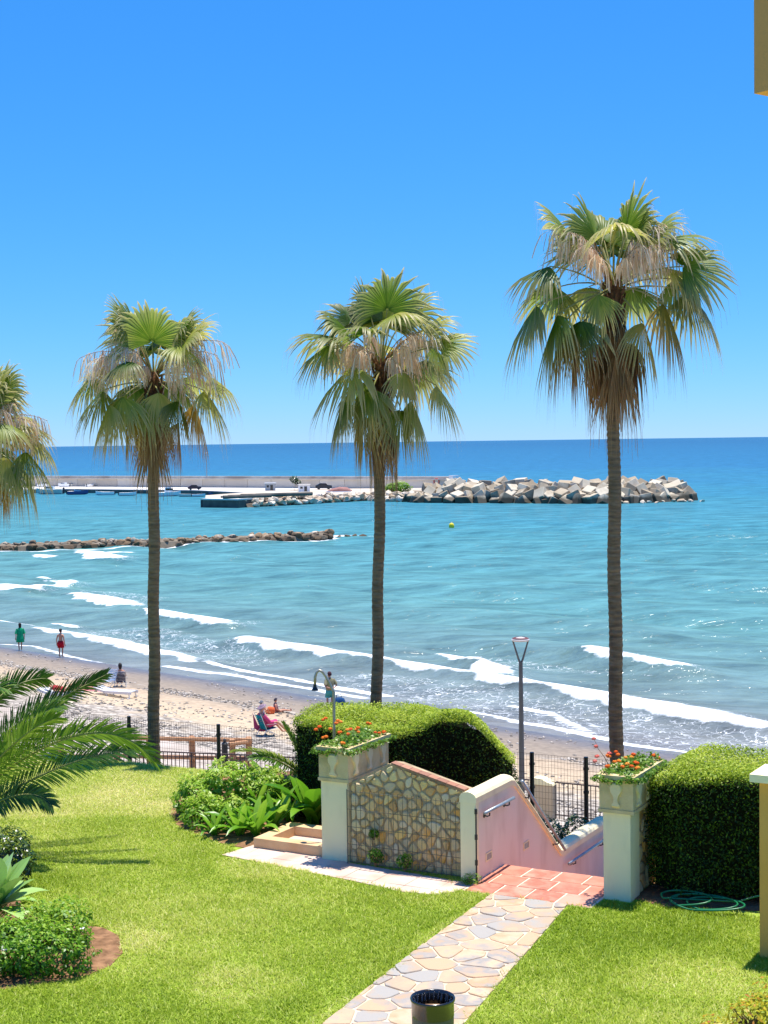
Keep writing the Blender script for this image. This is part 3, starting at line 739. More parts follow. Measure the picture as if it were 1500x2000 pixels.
def fan_palm(base, heartp, r0, r1, fronds, sprays, label, sc=1.0, px=1.0, skirt=10, bend=0.0, skirt_len=0.85, ref=None):
    """fronds: (dx, dy, depth m, droop g, roll deg, blade m, kind) with dx, dy in photo pixels from the crown's heart"""
    hx, hy, Y = heartp
    heart = at(hx, hy, Y); ref = ref or (hx, hy)
    t = empty('fan_palm', base, 0, label, 'palm tree', 'tall fan palms in a row along the beach fence')
    # trunk with leaf-scar rings
    h = heart.z - base[2]
    nr = int(h / 0.055); rs = []
    B = Vector(base)
    for i in range(nr + 1):
        q = i / nr
        c = (heart - B) * q + Vector((bend * math.sin(q * math.pi), 0, 0)) + Vector((0.012 * math.sin(q * 31 + hx), 0.012 * math.cos(q * 23), 0))
        r = r0 * (1 - q) + r1 * q + 0.07 * math.exp(-q * h / 0.35)
        r *= 1 + (0.035 if i % 2 else -0.03) + random.uniform(-0.025, 0.025)
        rs.append([c + Vector((math.cos(2 * math.pi * k / 16) * r, math.sin(2 * math.pi * k / 16) * r, random.uniform(-0.008, 0.008))) for k in range(16)])
    mb = MB(); mb.rings(rs); mb.build('trunk', M_trunk, t, local=True)
    # boots: cut leaf bases round the crown shaft
    mb = MB(); H = heart - B
    for i in range(34):
        a = i * 2.399; zz = -0.75 + 0.8 * i / 34
        d = Vector((math.cos(a), math.sin(a), 0)); rr = r1 * (1.0 + 0.1 * math.sin(i))
        p0 = H + d * rr * 0.7 + UPV * (zz - 0.05); p1 = H + d * (rr + 0.06) + UPV * (zz + 0.08); p2 = H + d * (rr + 0.10) + UPV * (zz + 0.2)
        mb.tube([p0, p1, p2], [(0.035, 0.05), (0.03, 0.04), (0.012, 0.02)], 5)
    mb.lathe(H, [(r1 * 1.05, -0.8), (r1 * 1.25, -0.4), (r1 * 1.15, 0.0), (0.05, 0.16)], 10)
    mb.build('leaf_boots', M_boot, t, local=True)
    for (dx, dy, dz, g, roll, Rr, k) in fronds:
        E = at(hx + (dx - ref[0]) * px, hy + (dy - ref[1]) * px, Y + dz)
        if 0.5 < g < 0.92: g *= 0.76
        if g > 0.6 and k == 'g' and dz < 0.1 and abs(dx - ref[0]) < 75: Rr *= 0.74
        elif g > 0.4 and k == 'g': Rr *= 0.9
        if g < 0.2: Rr *= 1.12
        m, mp = {'g': (M_fan, M_pet), 'y': (M_fany, M_pet), 'd': (M_fand, M_petd)}[k]
        o = fan_frond(t, heart + Vector((0, 0, random.uniform(-0.15, 0.05))), E, g, R(roll), Rr * sc, m, mp, spread=1.9 - 0.75 * g, droop=0.36 + 0.3 * g, cup=0.18 + 0.25 * g)
        if k == 'd': o['label'] = 'dead brown hanging frond'
        if k == 'y': o['label'] = 'yellowing frond'
    for i in range(9):      # more leaves filling the back and top of the crown
        a = i * 2.399 + hx * 0.01; el = R((72, 55, 40, 20, 62, 30, 48, 5, 68)[i]); L_ = random.uniform(0.75, 0.95) * sc
        d = Vector((math.cos(a) * math.cos(el), abs(math.sin(a)) * math.cos(el) * 0.9, math.sin(el)))
        fan_frond(t, heart, heart + d * L_, 0.05 if el > 0.6 else 0.35, random.uniform(-.4, .4), 0.84 * sc * random.uniform(.85, 1.05), M_fan, M_pet, spread=1.8, droop=0.45, cup=0.22)
    for i in range(skirt):
        a = i * 2.399 + hx; z = -random.uniform(0.45, 0.95)
        d = Vector((math.cos(a), math.sin(a), 0))
        E = heart + d * (r1 + 0.09) + UPV * z
        o = fan_frond(t, heart + d * r1 * 0.8 + UPV * (z + 0.12), E, 1.0, random.uniform(-0.5, 0.5), skirt_len * sc * random.uniform(0.75, 1.1), M_fand, None, spread=0.42, droop=0.25, cup=0.2, name='dead_frond', nseg=20)
    for (dx, dy, dz, drop) in sprays:
        flower_spray(t, heart, at(hx + (dx - ref[0]) * px, hy + (dy - ref[1]) * px, Y + dz), drop)
    return t
# fronds: (hastula x, y in the photo, depth m, droop, roll deg, blade m, kind)
P3 = [(1113, 457, .3, .0, 15, .82, 'g'), (1163, 461, .1, .0, -15, .85, 'g'), (1222, 452, -.2, .0, 10, .85, 'g'), (1198, 450, -.65, .55, 10, .85, 'g'), (1180, 470, .5, .1, 0, .85, 'g'), (1262, 470, .3, .1, -20, .85, 'g'),
      (1300, 465, .2, .35, 10, .85, 'g'), (1333, 520, -.1, .08, 50, .78, 'g'), (1319, 545, .2, .7, 0, .95, 'g'), (1256, 630, -.2, .8, 10, 1.05, 'g'), (1297, 593, -.25, .85, 0, .95, 'y'), (1345, 570, .25, .72, 0, 1.0, 'g'),
      (1073, 520, -.15, .55, -15, .85, 'g'), (1047, 597, .1, .72, 0, 1.05, 'g'), (1088, 615, -.2, .86, 10, 1.1, 'g'), (1100, 632, .05, .9, 0, .95, 'y'), (1135, 626, -.4, .9, -10, .95, 'g'), (1168, 575, -.6, .93, 5, .7, 'g'),
      (1235, 560, .9, .6, 0, .9, 'g'), (1150, 560, .9, .6, 0, .9, 'g'), (1200, 500, .8, .1, 0, .8, 'g'), (1158, 668, .3, .95, 0, .9, 'd'), (1230, 668, .25, .95, 0, .9, 'd'), (1120, 650, -.1, .93, 0, .85, 'd')]
S3 = [(1075, 450, -.2, .55), (1110, 455, -.4, .6), (1135, 480, -.5, .55), (1160, 500, -.6, .5), (1275, 430, .2, .6), (1300, 440, -.1, .75), (1255, 480, -.5, .6), (1345, 470, .2, .9), (1080, 470, .2, .65), (1290, 480, -.4, .6), (1330, 440, .4, .8), (1120, 440, .4, .55), (1225, 505, -.7, .4), (1370, 500, .1, .9)]
P1 = [(257, 643, .2, .0, 15, .78, 'g'), (297, 668, -.2, .0, 0, .85, 'g'), (275, 660, .4, .0, -10, .8, 'g'), (345, 660, .25, .0, -10, .8, 'g'), (360, 668, -.3, .05, 20, .8, 'g'), (246, 706, -.5, .6, 10, .7, 'g'), (353, 676, -.5, .65, -10, .8, 'g'),
      (200, 763, .0, .62, 10, .85, 'g'), (213, 790, -.3, .78, 0, .85, 'g'), (240, 775, -.45, .75, -10, .8, 'g'), (282, 787, -.55, .93, 5, .85, 'g'), (310, 767, -.55, .95, -5, .62, 'g'), (347, 783, -.2, .82, 0, .85, 'g'), (400, 763, .0, .72, 0, .9, 'g'),
      (412, 735, .3, .55, 10, .8, 'g'), (180, 735, .4, .5, 0, .75, 'g'), (247, 820, -.3, .93, 0, .6, 'y'), (350, 825, -.1, .93, 0, .65, 'd'), (380, 790, .2, .84, 0, .8, 'y'), (300, 690, .8, .2, 0, .85, 'g'), (330, 745, .8, .7, 0, .85, 'g'), (265, 750, .8, .7, 0, .85, 'g'), (225, 800, .3, .85, 0, .8, 'g')]
S1 = [(215, 665, -.2, .6), (180, 705, -.1, .65), (240, 680, -.5, .55), (380, 680, -.3, .6), (425, 695, .1, .8), (405, 720, -.3, .6), (350, 715, -.6, .5), (195, 735, .3, .6), (440, 670, .2, .7), (275, 720, -.6, .4), (155, 700, .2, .7), (370, 760, -.3, .6), (230, 640, .3, .5)]
P2 = [(725, 622, .1, .0, 15, .8, 'g'), (742, 622, .35, .0, 0, .8, 'g'), (756, 605, -.2, .0, -10, .8, 'g'), (768, 615, -.5, .45, 10, .85, 'g'), (790, 620, .2, .15, 15, .8, 'g'), (663, 660, .0, .32, 10, 1.0, 'g'), (640, 675, -.2, .5, -10, .8, 'g'),
      (862, 672, .0, .0, 35, .62, 'g'), (850, 678, -.25, .85, 0, .7, 'g'), (687, 715, -.3, .62, 0, 1.1, 'g'), (672, 785, -.1, .75, 0, .85, 'g'), (717, 760, -.45, .86, 10, .85, 'g'), (727, 762, -.55, .93, 0, .75, 'g'), (790, 727, -.5, .82, -10, .75, 'g'), (853, 753, .0, .5, 0, .85, 'g'),
      (783, 800, -.3, .85, 0, .9, 'g'), (805, 783, .0, .68, 0, .95, 'g'), (707, 812, -.3, .93, 0, .7, 'y'), (722, 840, -.1, .95, 0, .75, 'd'), (775, 845, .1, .95, 0, .75, 'd'), (700, 745, .4, .7, 0, .95, 'g'), (735, 670, .8, .3, 0, .8, 'g'), (785, 700, .8, .6, 0, .8, 'g'), (715, 650, -.5, .35, 10, .7, 'g')]
S2 = [(650, 670, -.2, .75), (672, 680, -.4, .65), (700, 690, -.5, .6), (820, 650, .2, .6), (845, 655, -.2, .6), (800, 680, -.5, .6), (830, 700, .1, .6), (685, 700, .3, .6), (775, 710, -.5, .45), (795, 735, -.3, .5), (640, 680, .2, .6), (880, 650, .2, .6), (715, 640, -.3, .5)]
def foot(h, q, Y, z=2.98):      # where the line heart -> visible trunk point meets the ground
    a, b = at(*h, Y), at(*q, Y); k = (a.z - z) / (a.z - b.z); p = a + (b - a) * k; p.z = z; return p
b1 = foot((300, 742), (301, 1480), 30.3)
fan_palm(b1, (300, 742, b1.y), 0.125, 0.107, P1, S1, 'fan palm rising at the lawn edge left of the shrub bed, second from left', 1.2)
b2 = foot((745, 717), (736, 1340), 28.2)
fan_palm(b2, (745, 717, 28.2), 0.115, 0.098, P2, S2, 'fan palm rising behind the large clipped hedge in the middle', 1.17)
b3 = foot((1198, 565), (1207, 1440), 26.4)
fan_palm(b3, (1198, 565, 26.4), 0.135, 0.102, P3, S3, 'tallest fan palm, at right behind the flower planter', 1.18, skirt=16, bend=-0.03, skirt_len=1.1)
b0 = at(-62, 1480, 30.6); b0.z = 2.98
fan_palm(b0, (-45, 862, 30.6), 0.14, 0.115, [(600 - q[0], *q[1:]) for q in P1], [(600 - q[0], *q[1:]) for q in S1], 'leftmost fan palm cut off by the left edge of the picture', 1.15, px=0.95, ref=(300, 742))

# ---- pinnate date palms
M_pin = leaf_mat('date_leaf', [lin(38, 72, 20), lin(76, 116, 34), lin(126, 156, 52), lin(176, 184, 86)], trans=0.38, rough=0.38, spec=0.55, objvar=0.3)
M_rach = mat('date_rachis', lin(120, 128, 58), lin(160, 152, 84), 6, 0.5, 0.4)
def pinnate(parent, pts, L, side, nl=74, name='frond', tone=0.35):
    off = Vector(parent.location)
    P = bez3(*[Vector(p) for p in pts], 24)
    mb = MB(); mb.tube([p - off for p in P], [0.022 - 0.0007 * i for i in range(25)], 5)
    o = mb.build(name, M_rach, parent, local=True)
    V = []; F = []; rnd = []
    side = Vector(side)
    for i in range(nl):
        t = 0.1 + 0.9 * i / (nl - 1)
        k = min(23, int(t * 24)); fr = t * 24 - k
        p = P[k].lerp(P[k + 1], fr) - off; T = (P[k + 1] - P[k]).normalized()
        s = (side - T * side.dot(T)).normalized(); nn = T.cross(s)
        if nn.z < 0: nn = -nn
        Lq = 0.86 * L * (0.45 + 0.75 * math.sin(math.pi * min(1, 0.18 + 0.72 * t)) ** 0.8) * (1.0 if t < 0.86 else 1.0 - 2.2 * (t - 0.86))
        for sg in (-1, 1):
            l = Lq * random.uniform(0.88, 1.08)
            d = (s * sg * (0.85 - 0.35 * t) + T * (0.5 + 0.5 * t) + nn * 0.32 + Vector([random.gauss(0, 0.06) for _ in range(3)])).normalized()
            wv = d.cross(nn).normalized() * 0.0125
            b0 = len(V); tn = min(1, max(0, tone + random.gauss(0, 0.12)))
            for q, w in ((0, 0.6), (0.35, 1.0), (0.7, 0.75), (1.0, 0.08)):
                c = p + d * l * q + Vector((0, 0, -1)) * l * 0.22 * q * q
                V += [tuple(c - wv * w), tuple(c + wv * w)]
            for q in range(3):
                a = b0 + q * 2; F.append((a, a + 1, a + 3, a + 2)); rnd.append(tn)
    link('leaflets', np_mesh('leaflets', np.array(V), np.array(F), {'rnd': ('FACE', rnd)}), M_pin, o)
    return o
dpx, DY = (-75, 1560), 22.6
base = gp(-75, 1665, LAWN); base.y = DY; base.x = at(-75, 1560, DY).x; base.z = LAWN
dp = empty('date_palm', base, 0, 'young date palm arching its feathery fronds in from the left edge', 'palm tree')
mb = MB(); mb.lathe((0, 0, 0), [(0.26, 0), (0.24, 0.3), (0.25, 0.6), (0.2, 0.95), (0.05, 1.15)], 12); mb.build('trunk', M_boot, dp, local=True)
def pxp(*l): return [at(x, y, Y) for x, y, Y in l]
FR = [([(-60, 1560, 22.6), (70, 1450, 22.3), (215, 1375, 22.1), (302, 1488, 22.0)], .46, (0.05, -.45, .9), .42),
      ([(-60, 1590, 22.6), (60, 1520, 22.5), (150, 1470, 22.6), (282, 1462, 22.8)], .42, (0.0, .5, .8), .25),
      ([(-60, 1500, 22.6), (30, 1400, 22.8), (110, 1368, 23.0), (206, 1318, 23.3)], .42, (0, -.3, .9), .3),
      ([(-70, 1480, 22.6), (-40, 1380, 22.9), (20, 1325, 23.2), (90, 1325, 23.5)], .45, (0, -.3, .9), .4),
      ([(-60, 1520, 22.6), (10, 1440, 22.3), (60, 1395, 22.1), (120, 1378, 22.0)], .42, (0, .6, .7), .72),
      ([(-60, 1540, 22.5), (0, 1480, 22.0), (50, 1420, 21.8), (112, 1402, 21.7)], .42, (0, -.5, .8), .6),
      ([(-60, 1600, 22.4), (0, 1560, 22.1), (60, 1530, 22.0), (100, 1570, 21.9)], .36, (0, .4, .8), .15),
      ([(-70, 1540, 22.8), (20, 1470, 23.0), (120, 1420, 23.3), (250, 1430, 23.6)], .42, (0, .3, .8), .2),
      ([(-70, 1500, 22.6), (-60, 1380, 22.4), (-40, 1330, 22.3), (10, 1345, 22.2)], .45, (.2, .8, .4), .5),
      ([(-80, 1540, 22.6), (-130, 1430, 22.4), (-200, 1380, 22.2), (-280, 1420, 22.0)], .45, (0, .6, .6), .4),
      ([(-80, 1560, 22.4), (-90, 1500, 21.6), (-100, 1490, 20.9), (-110, 1580, 20.4)], .45, (.9, 0, .2), .4)]
for pts, L, sd, tone in FR: pinnate(dp, pxp(*pts), L, sd, tone=tone)
base = at(604, 1560, 25.4); base.z = LAWN - 0.2
dp2 = empty('date_palm', base, 0, 'small date palm half hidden behind the large hedge, its fronds reaching left', 'palm tree')
mb = MB(); mb.lathe((0, 0, 0), [(0.16, 0), (0.15, 0.3), (0.16, 0.5), (0.04, 0.75)], 10); mb.build('trunk', M_boot, dp2, local=True)
for pts, L, sd, tone in [([(600, 1520, 25.4), (565, 1488, 25.1), (520, 1458, 24.9), (455, 1468, 24.8)], .2, (0, -.7, .5), .75), ([(600, 1525, 25.4), (570, 1500, 25.0), (530, 1470, 24.7), (490, 1480, 24.6)], .2, (0, .6, .6), .4),
                         ([(600, 1530, 25.3), (580, 1540, 24.8), (545, 1530, 24.5), (495, 1545, 24.4)], .2, (0, -.6, .6), .35), ([(600, 1510, 25.4), (585, 1470, 25.4), (570, 1440, 25.4), (553, 1412, 25.4)], .16, (0.6, -.6, .2), .5),
                         ([(600, 1530, 25.2), (575, 1560, 24.6), (560, 1575, 24.3), (530, 1590, 24.2)], .22, (0, -.6, .6), .3), ([(600, 1510, 25.4), (600, 1480, 25.9), (600, 1470, 26.2), (620, 1500, 26.5)], .3, (1, 0, .2), .4)]:
    pinnate(dp2, pxp(*pts), L, sd, nl=44, tone=tone)

# ---- clipped hedges and shrubs
def leaves(P, Nn, size, tone, jit=0.5, up=0.25, asp=0.45):
    """diamond leaves at points P facing roughly along normals Nn"""
    n = len(P)
    nn = Nn + rng.normal(0, jit, (n, 3)); nn[:, 2] += up; nn /= np.linalg.norm(nn, axis=1)[:, None]
    ax = rng.normal(0, 1, (n, 3)); ax -= nn * (ax * nn).sum(1)[:, None]; ax /= np.linalg.norm(ax, axis=1)[:, None]
    bx = np.cross(nn, ax); L = size[:, None] if hasattr(size, 'shape') else np.full((n, 1), size)
    L = L * rng.uniform(0.6, 1.25, (n, 1))
    V = np.stack([P - ax * L * 0.5, P + bx * L * asp * 0.5 + nn * L * 0.08, P + ax * L * 0.5, P - bx * L * asp * 0.5 + nn * L * 0.08], 1).reshape(-1, 3)
    return V, np.arange(n * 4).reshape(-1, 4), np.clip(tone + rng.normal(0, 0.17, n), 0, 1)
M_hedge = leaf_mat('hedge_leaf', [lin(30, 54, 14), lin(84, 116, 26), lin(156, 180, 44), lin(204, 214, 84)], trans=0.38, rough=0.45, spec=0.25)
M_core = mat('hedge_dark_core', lin(20, 24, 10), lin(34, 34, 18), 12, 0.95, 0.05, 0.6, 30)
def hedge(name, poly, zb, ztop, label, dens=1900, size=0.043, base_gap=0.0):
    """poly ccw xy; ztop(x, y)"""
    cx = sum(p[0] for p in poly) / len(poly); cy = sum(p[1] for p in poly) / len(poly)
    t = empty(name, (cx, cy, zb), 0, label, 'hedge')
    ctr = Vector((cx, cy, 0)); off = np.array([cx, cy, zb])
    k = len(poly); mb = MB()
    # solid dark core a little inside the outline, added to block light
    ins = []
    for i in range(k):
        a, b, c = Vector(poly[i - 1]), Vector(poly[i]), Vector(poly[(i + 1) % k])
        e1 = (b - a).normalized(); e2 = (c - b).normalized()
        nrm = (Vector((e1.y, -e1.x)) + Vector((e2.y, -e2.x)))
        nrm = nrm / max(0.5, nrm.length_squared / 2 if nrm.length_squared > 0.4 else 0.5)
        ins.append(b - nrm * 0.07)
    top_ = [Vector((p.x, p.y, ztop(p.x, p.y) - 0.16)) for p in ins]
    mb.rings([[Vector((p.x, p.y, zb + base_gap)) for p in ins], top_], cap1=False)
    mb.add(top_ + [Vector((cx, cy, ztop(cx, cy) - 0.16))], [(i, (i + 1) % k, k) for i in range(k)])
    mb.build('dark_core', M_core, t)
    PP = []; NN = []; TT = []
    for i in range(k):
        a, b = poly[i], poly[(i + 1) % k]
        L = math.hypot(b[0] - a[0], b[1] - a[1]); nx, ny = (b[1] - a[1]) / L, -(b[0] - a[0]) / L
        n = int(L * 1.75 * dens)
        u = rng.uniform(0, 1, n); x = a[0] + (b[0] - a[0]) * u; y = a[1] + (b[1] - a[1]) * u
        zt = np.array([ztop(p, q) for p, q in zip(x, y)])
        z = zb + base_gap + (zt - zb - base_gap) * rng.uniform(0, 1, n)
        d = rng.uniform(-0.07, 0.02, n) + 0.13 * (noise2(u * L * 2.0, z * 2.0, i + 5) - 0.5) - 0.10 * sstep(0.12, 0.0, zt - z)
        PP.append(np.stack([x + nx * d, y + ny * d, z], -1)); NN.append(np.tile([nx, ny, 0.15], (n, 1))); TT.append(0.1 + 0.36 * sstep(0.25, 0.0, zt - z) + 0.1 * noise2(u * L * 3, z * 3, i + 15))  # shading painted into leaf tone: dark sides, lighter towards the upper edge
    x0, x1 = min(p[0] for p in poly), max(p[0] for p in poly); y0, y1 = min(p[1] for p in poly), max(p[1] for p in poly)
    n = int((x1 - x0) * (y1 - y0) * dens * 2.4)
    x = rng.uniform(x0, x1, n); y = rng.uniform(y0, y1, n); ok = inside(x, y, poly); x, y = x[ok], y[ok]; n = len(x)
    zt = np.array([ztop(p, q) for p, q in zip(x, y)])
    z = zt + rng.uniform(-0.15, 0.02, n) + 0.11 * (noise2(x * 2.0, y * 2.0, 77) - 0.5) + np.where(rng.uniform(0, 1, n) < 0.02, rng.uniform(0, 0.1, n), 0)
    PP.append(np.stack([x, y, z], -1)); NN.append(np.tile([0, 0, 1.0], (n, 1))); TT.append(0.74 + 0.3 * (noise2(x * 3, y * 3, 78) - 0.4))  # sunlight on the top painted in as a lighter leaf tone
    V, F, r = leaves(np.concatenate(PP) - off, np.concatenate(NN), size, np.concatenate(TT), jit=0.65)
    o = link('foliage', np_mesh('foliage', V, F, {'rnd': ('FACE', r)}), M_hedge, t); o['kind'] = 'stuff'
    return t
HB = [(-1.52, 24.45), (-0.45, 23.22), (0.12, 23.02), (0.8, 23.35), (1.4, 23.3), (1.8, 23.4), (2.02, 23.75), (1.95, 24.4), (1.3, 25.75), (-1.15, 25.75)]
def hb_top(x, y):
    return 8.63 + 0.2 * float(sstep(0.2, 0.9, x)) - 0.75 * float(sstep(1.05, 2.1, x)) ** 1.5 - 0.14 * max(0.0, y - 23.4) * float(sstep(0.2, 1.0, x))
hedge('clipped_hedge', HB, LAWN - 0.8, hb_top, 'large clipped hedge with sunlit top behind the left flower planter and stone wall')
HR = [tuple(ab(a, b).xy) for a, b in [(2.26, 0.55), (2.75, 0.30), (3.3, 0.48), (3.9, 0.68), (5.4, 1.2), (5.4, 2.7), (2.26, 2.35)]]
def hr_top(x, y):
    a, b = to_ab(x, y); return 8.68 - 0.12 * float(sstep(2.6, 2.2, a))
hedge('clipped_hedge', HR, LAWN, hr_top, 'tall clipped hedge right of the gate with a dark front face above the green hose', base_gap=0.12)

M_bushd = leaf_mat('bush_leaf_dark', [lin(18, 38, 12), lin(40, 70, 22), lin(84, 112, 44), lin(130, 150, 80)], trans=0.25, rough=0.25, spec=0.7)
M_bushb = leaf_mat('bush_leaf_bright', [lin(58, 104, 20), lin(116, 166, 34), lin(168, 200, 60), lin(210, 222, 112)], trans=0.42, rough=0.4, spec=0.4)
M_bushy = leaf_mat('bush_leaf_yellow', [lin(96, 122, 30), lin(160, 168, 36), lin(212, 200, 52), lin(196, 120, 60)], trans=0.4, rough=0.45, spec=0.35)
M_stem = mat('stem', lin(92, 74, 54), lin(128, 106, 80), 10, 0.85, 0.1)
def bush(name, lobes, n, size, m, label, cat='shrub', tone=0.35, base=None, asp=0.45, top=0.3, stems=9):
    """lobes: (x, y, z, rx, ry, rz)"""
    x0, y0 = lobes[0][0], lobes[0][1]; zb = LAWN if base is None else base
    t = empty(name, (x0, y0, zb), 0, label, cat); off = np.array([x0, y0, zb])
    PP = []; NN = []; TT = []
    vol = [l[3] * l[4] + l[3] * l[5] for l in lobes]; tot = sum(vol)
    for l, v in zip(lobes, vol):
        k = int(n * v / tot); d = rng.normal(0, 1, (k, 3)); d /= np.linalg.norm(d, axis=1)[:, None]
        az = np.arctan2(d[:, 1], d[:, 0]); lump = noise2(az * 2.2 + 10, d[:, 2] * 3 + 10, int(l[0] * 37) % 97)
        r = (0.62 + 0.45 * lump) * rng.uniform(0.72, 1.0, k) ** 0.6
        p = np.array(l[:3]) + d * r[:, None] * np.array(l[3:])
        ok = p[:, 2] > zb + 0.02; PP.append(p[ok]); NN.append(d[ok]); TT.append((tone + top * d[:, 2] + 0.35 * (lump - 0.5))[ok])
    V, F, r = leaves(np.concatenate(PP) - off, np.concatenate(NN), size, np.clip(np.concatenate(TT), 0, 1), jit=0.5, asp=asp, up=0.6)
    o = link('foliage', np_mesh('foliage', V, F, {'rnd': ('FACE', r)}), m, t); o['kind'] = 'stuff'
    mb = MB()
    for i in range(stems):
        l = random.choice(lobes); e = Vector(l[:3]) + Vector((random.uniform(-.5, .5) * l[3], random.uniform(-.5, .5) * l[4], random.uniform(0, .5) * l[5]))
        s0 = Vector((l[0] + random.uniform(-.2, .2) * l[3], l[1] + random.uniform(-.2, .2) * l[4], zb - 0.02))
        mb.tube([s0, s0.lerp(e, 0.5) + Vector((random.uniform(-.05, .05), 0, 0.03)), e], [0.014, 0.010, 0.005], 4)
    mb.build('stem', M_stem, t)['kind'] = 'stuff'
    return t
g1 = gp(420, 1600, LAWN)
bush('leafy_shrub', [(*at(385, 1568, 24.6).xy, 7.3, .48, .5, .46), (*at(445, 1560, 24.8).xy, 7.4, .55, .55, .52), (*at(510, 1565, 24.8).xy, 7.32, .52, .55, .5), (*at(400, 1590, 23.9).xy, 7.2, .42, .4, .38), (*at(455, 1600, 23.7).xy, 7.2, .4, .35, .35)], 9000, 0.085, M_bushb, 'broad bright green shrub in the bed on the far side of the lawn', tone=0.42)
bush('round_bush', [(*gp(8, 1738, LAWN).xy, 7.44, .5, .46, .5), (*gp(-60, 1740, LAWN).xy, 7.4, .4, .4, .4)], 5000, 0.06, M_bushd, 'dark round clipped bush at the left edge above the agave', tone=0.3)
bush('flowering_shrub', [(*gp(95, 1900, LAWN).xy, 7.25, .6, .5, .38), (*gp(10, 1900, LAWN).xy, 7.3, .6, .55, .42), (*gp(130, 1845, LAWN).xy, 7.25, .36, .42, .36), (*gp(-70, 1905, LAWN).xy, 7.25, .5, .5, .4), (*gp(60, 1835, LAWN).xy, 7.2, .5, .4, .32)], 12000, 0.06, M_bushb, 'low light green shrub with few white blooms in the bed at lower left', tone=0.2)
bush('yellow_shrub', [(*gp(1462, 2020, LAWN).xy, 7.12, .3, .3, .32), (*gp(1400, 2035, LAWN).xy, 7.06, .26, .26, .22), (*gp(1520, 2010, LAWN).xy, 7.2, .35, .35, .35)], 1500, 0.062, M_bushy, 'sparse yellow green shrub in the lower right corner of the lawn', tone=0.45, stems=26)
bush('low_shrub', [(*ab(-0.75, 4.3).xy, 6.5, .45, .4, .42), (*ab(-0.6, 3.5).xy, 6.5, .32, .4, .36), (*ab(-1.3, 4.6).xy, 6.5, .5, .4, .45), (*ab(-0.45, 4.95).xy, 6.4, .42, .4, .42), (*ab(-1.2, 3.7).xy, 6.45, .4, .4, .4)], 6500, 0.07, M_bushd, 'dark green low shrub behind the stair wall in front of the mesh fence', tone=0.4, base=5.95)
bush('seaside_bush', [(*gp(780, 958, 2.2).xy, 2.9, 3.0, 2.2, 1.5), (*gp(768, 958, 2.2).xy, 2.6, 2.2, 2.0, 1.2)], 2600, 0.42, M_bushb, 'rounded green bush growing on the breakwater beside the second trunk', tone=0.3, base=1.8, stems=5)

# white blooms on the low shrub
M_white = mat('white_petal', lin(235, 232, 226), None, rough=0.6)
for i, (x, y, Y) in enumerate([(161, 1815, 17.75), (9, 1857, 17.0), (3, 1832, 17.2), (60, 1852, 17.0)]):
    c = at(x, y, Y); mb = MB()
    for k in range(5):
        a = k * 1.2566; mb.add([c, c + Vector((math.cos(a - .5) * .03, math.sin(a - .5) * .03, .012)), c + Vector((math.cos(a) * .042, math.sin(a) * .042, .016)), c + Vector((math.cos(a + .5) * .03, math.sin(a + .5) * .03, .012))], [(0, 1, 2, 3)])
    fl = [o for o in col.objects if o.name == 'flowering_shrub'][0]
    mb.build('bloom', M_white, fl)

# ---- broad-leaved plants: each leaf a part
def strap_mesh(name, L, W, arch, fold=0.35, n=7):
    V = []; F = []; rnd = []
    tone = random.uniform(.3, .7)
    ang = R(80); p = Vector((0, 0, 0)); st = L / n
    for i in range(n + 1):
        t = i / n
        w = W * (0.35 + 0.65 * math.sin(math.pi * min(1, 0.12 + 0.8 * t))) * (1.0 if t < 0.8 else max(0.03, (1 - t) / 0.2))
        V += [(-w / 2, p.y, p.z + w * fold), (0, p.y, p.z), (w / 2, p.y, p.z + w * fold)]
        p = p + Vector((0, math.cos(ang), math.sin(ang))) * st
        ang -= arch / n
    for i in range(n):
        for j in (0, 1):
            a = i * 3 + j; F.append((a, a + 1, a + 4, a + 3)); rnd.append(min(1, tone + (0.12 if j else 0)))
    return np_mesh(name, np.array(V), np.array(F), {'rnd': ('FACE', rnd)}, smooth=True)
M_strap = leaf_mat('strap_leaf', [lin(58, 116, 22), lin(116, 172, 38), lin(172, 206, 74)], trans=0.42, rough=0.35, spec=0.5, objvar=0.5)
M_agave = leaf_mat('agave_leaf', [lin(96, 136, 60), lin(146, 182, 92), lin(190, 214, 136)], trans=0.12, rough=0.42, spec=0.4, objvar=0.3)
straps = [strap_mesh('leaf', 0.62, 0.11, R(a)) for a in (25, 45, 65, 90)]
broad = [strap_mesh('leaf', 0.75, 0.2, R(a), 0.2) for a in (35, 60, 90)]
def plant(name, p, n, meshes, m, scl, label, cat='plant', group=None, tilt=(0.05, 0.55)):
    t = empty(name, p, random.uniform(0, 6.28), label, cat, group)
    for i in range(n):
        q = i / n; me = meshes[min(len(meshes) - 1, int(q * len(meshes)))]
        k = scl * random.uniform(0.8, 1.15)
        link('leaf', me, m, t, (random.uniform(-.03, .03), random.uniform(-.03, .03), 0), (-(tilt[0] + (tilt[1] - tilt[0]) * q), random.uniform(-.1, .1), i * 2.399), (k, k, k))
    return t
G = 'broad strap-leaved plants in the bed beside the shower basin'
for (x, y, lab, sc) in [(468, 1632, 'strap-leaved green plant at the near left tip of the shrub bed', 1.0), (500, 1634, 'second strap-leaved plant from the left along the bed edge', 1.1), (535, 1620, 'strap-leaved plant in the middle of the bed edge', 1.15), (565, 1606, 'strap-leaved plant just left of the shower basin corner', 1.1),
                        (420, 1632, 'small strap-leaved plant under the broad shrub at the soil edge', .7), (590, 1590, 'strap-leaved plant behind the shower basin', 1.0), (545, 1580, 'strap-leaved plant half hidden between shrub and basin', 1.0), (505, 1595, 'strap-leaved plant rising through the broad shrub', 1.1)]:
    plant('strap_leaf_plant', gp(x, y, LAWN), 13, straps, M_strap, sc, lab, group=G)
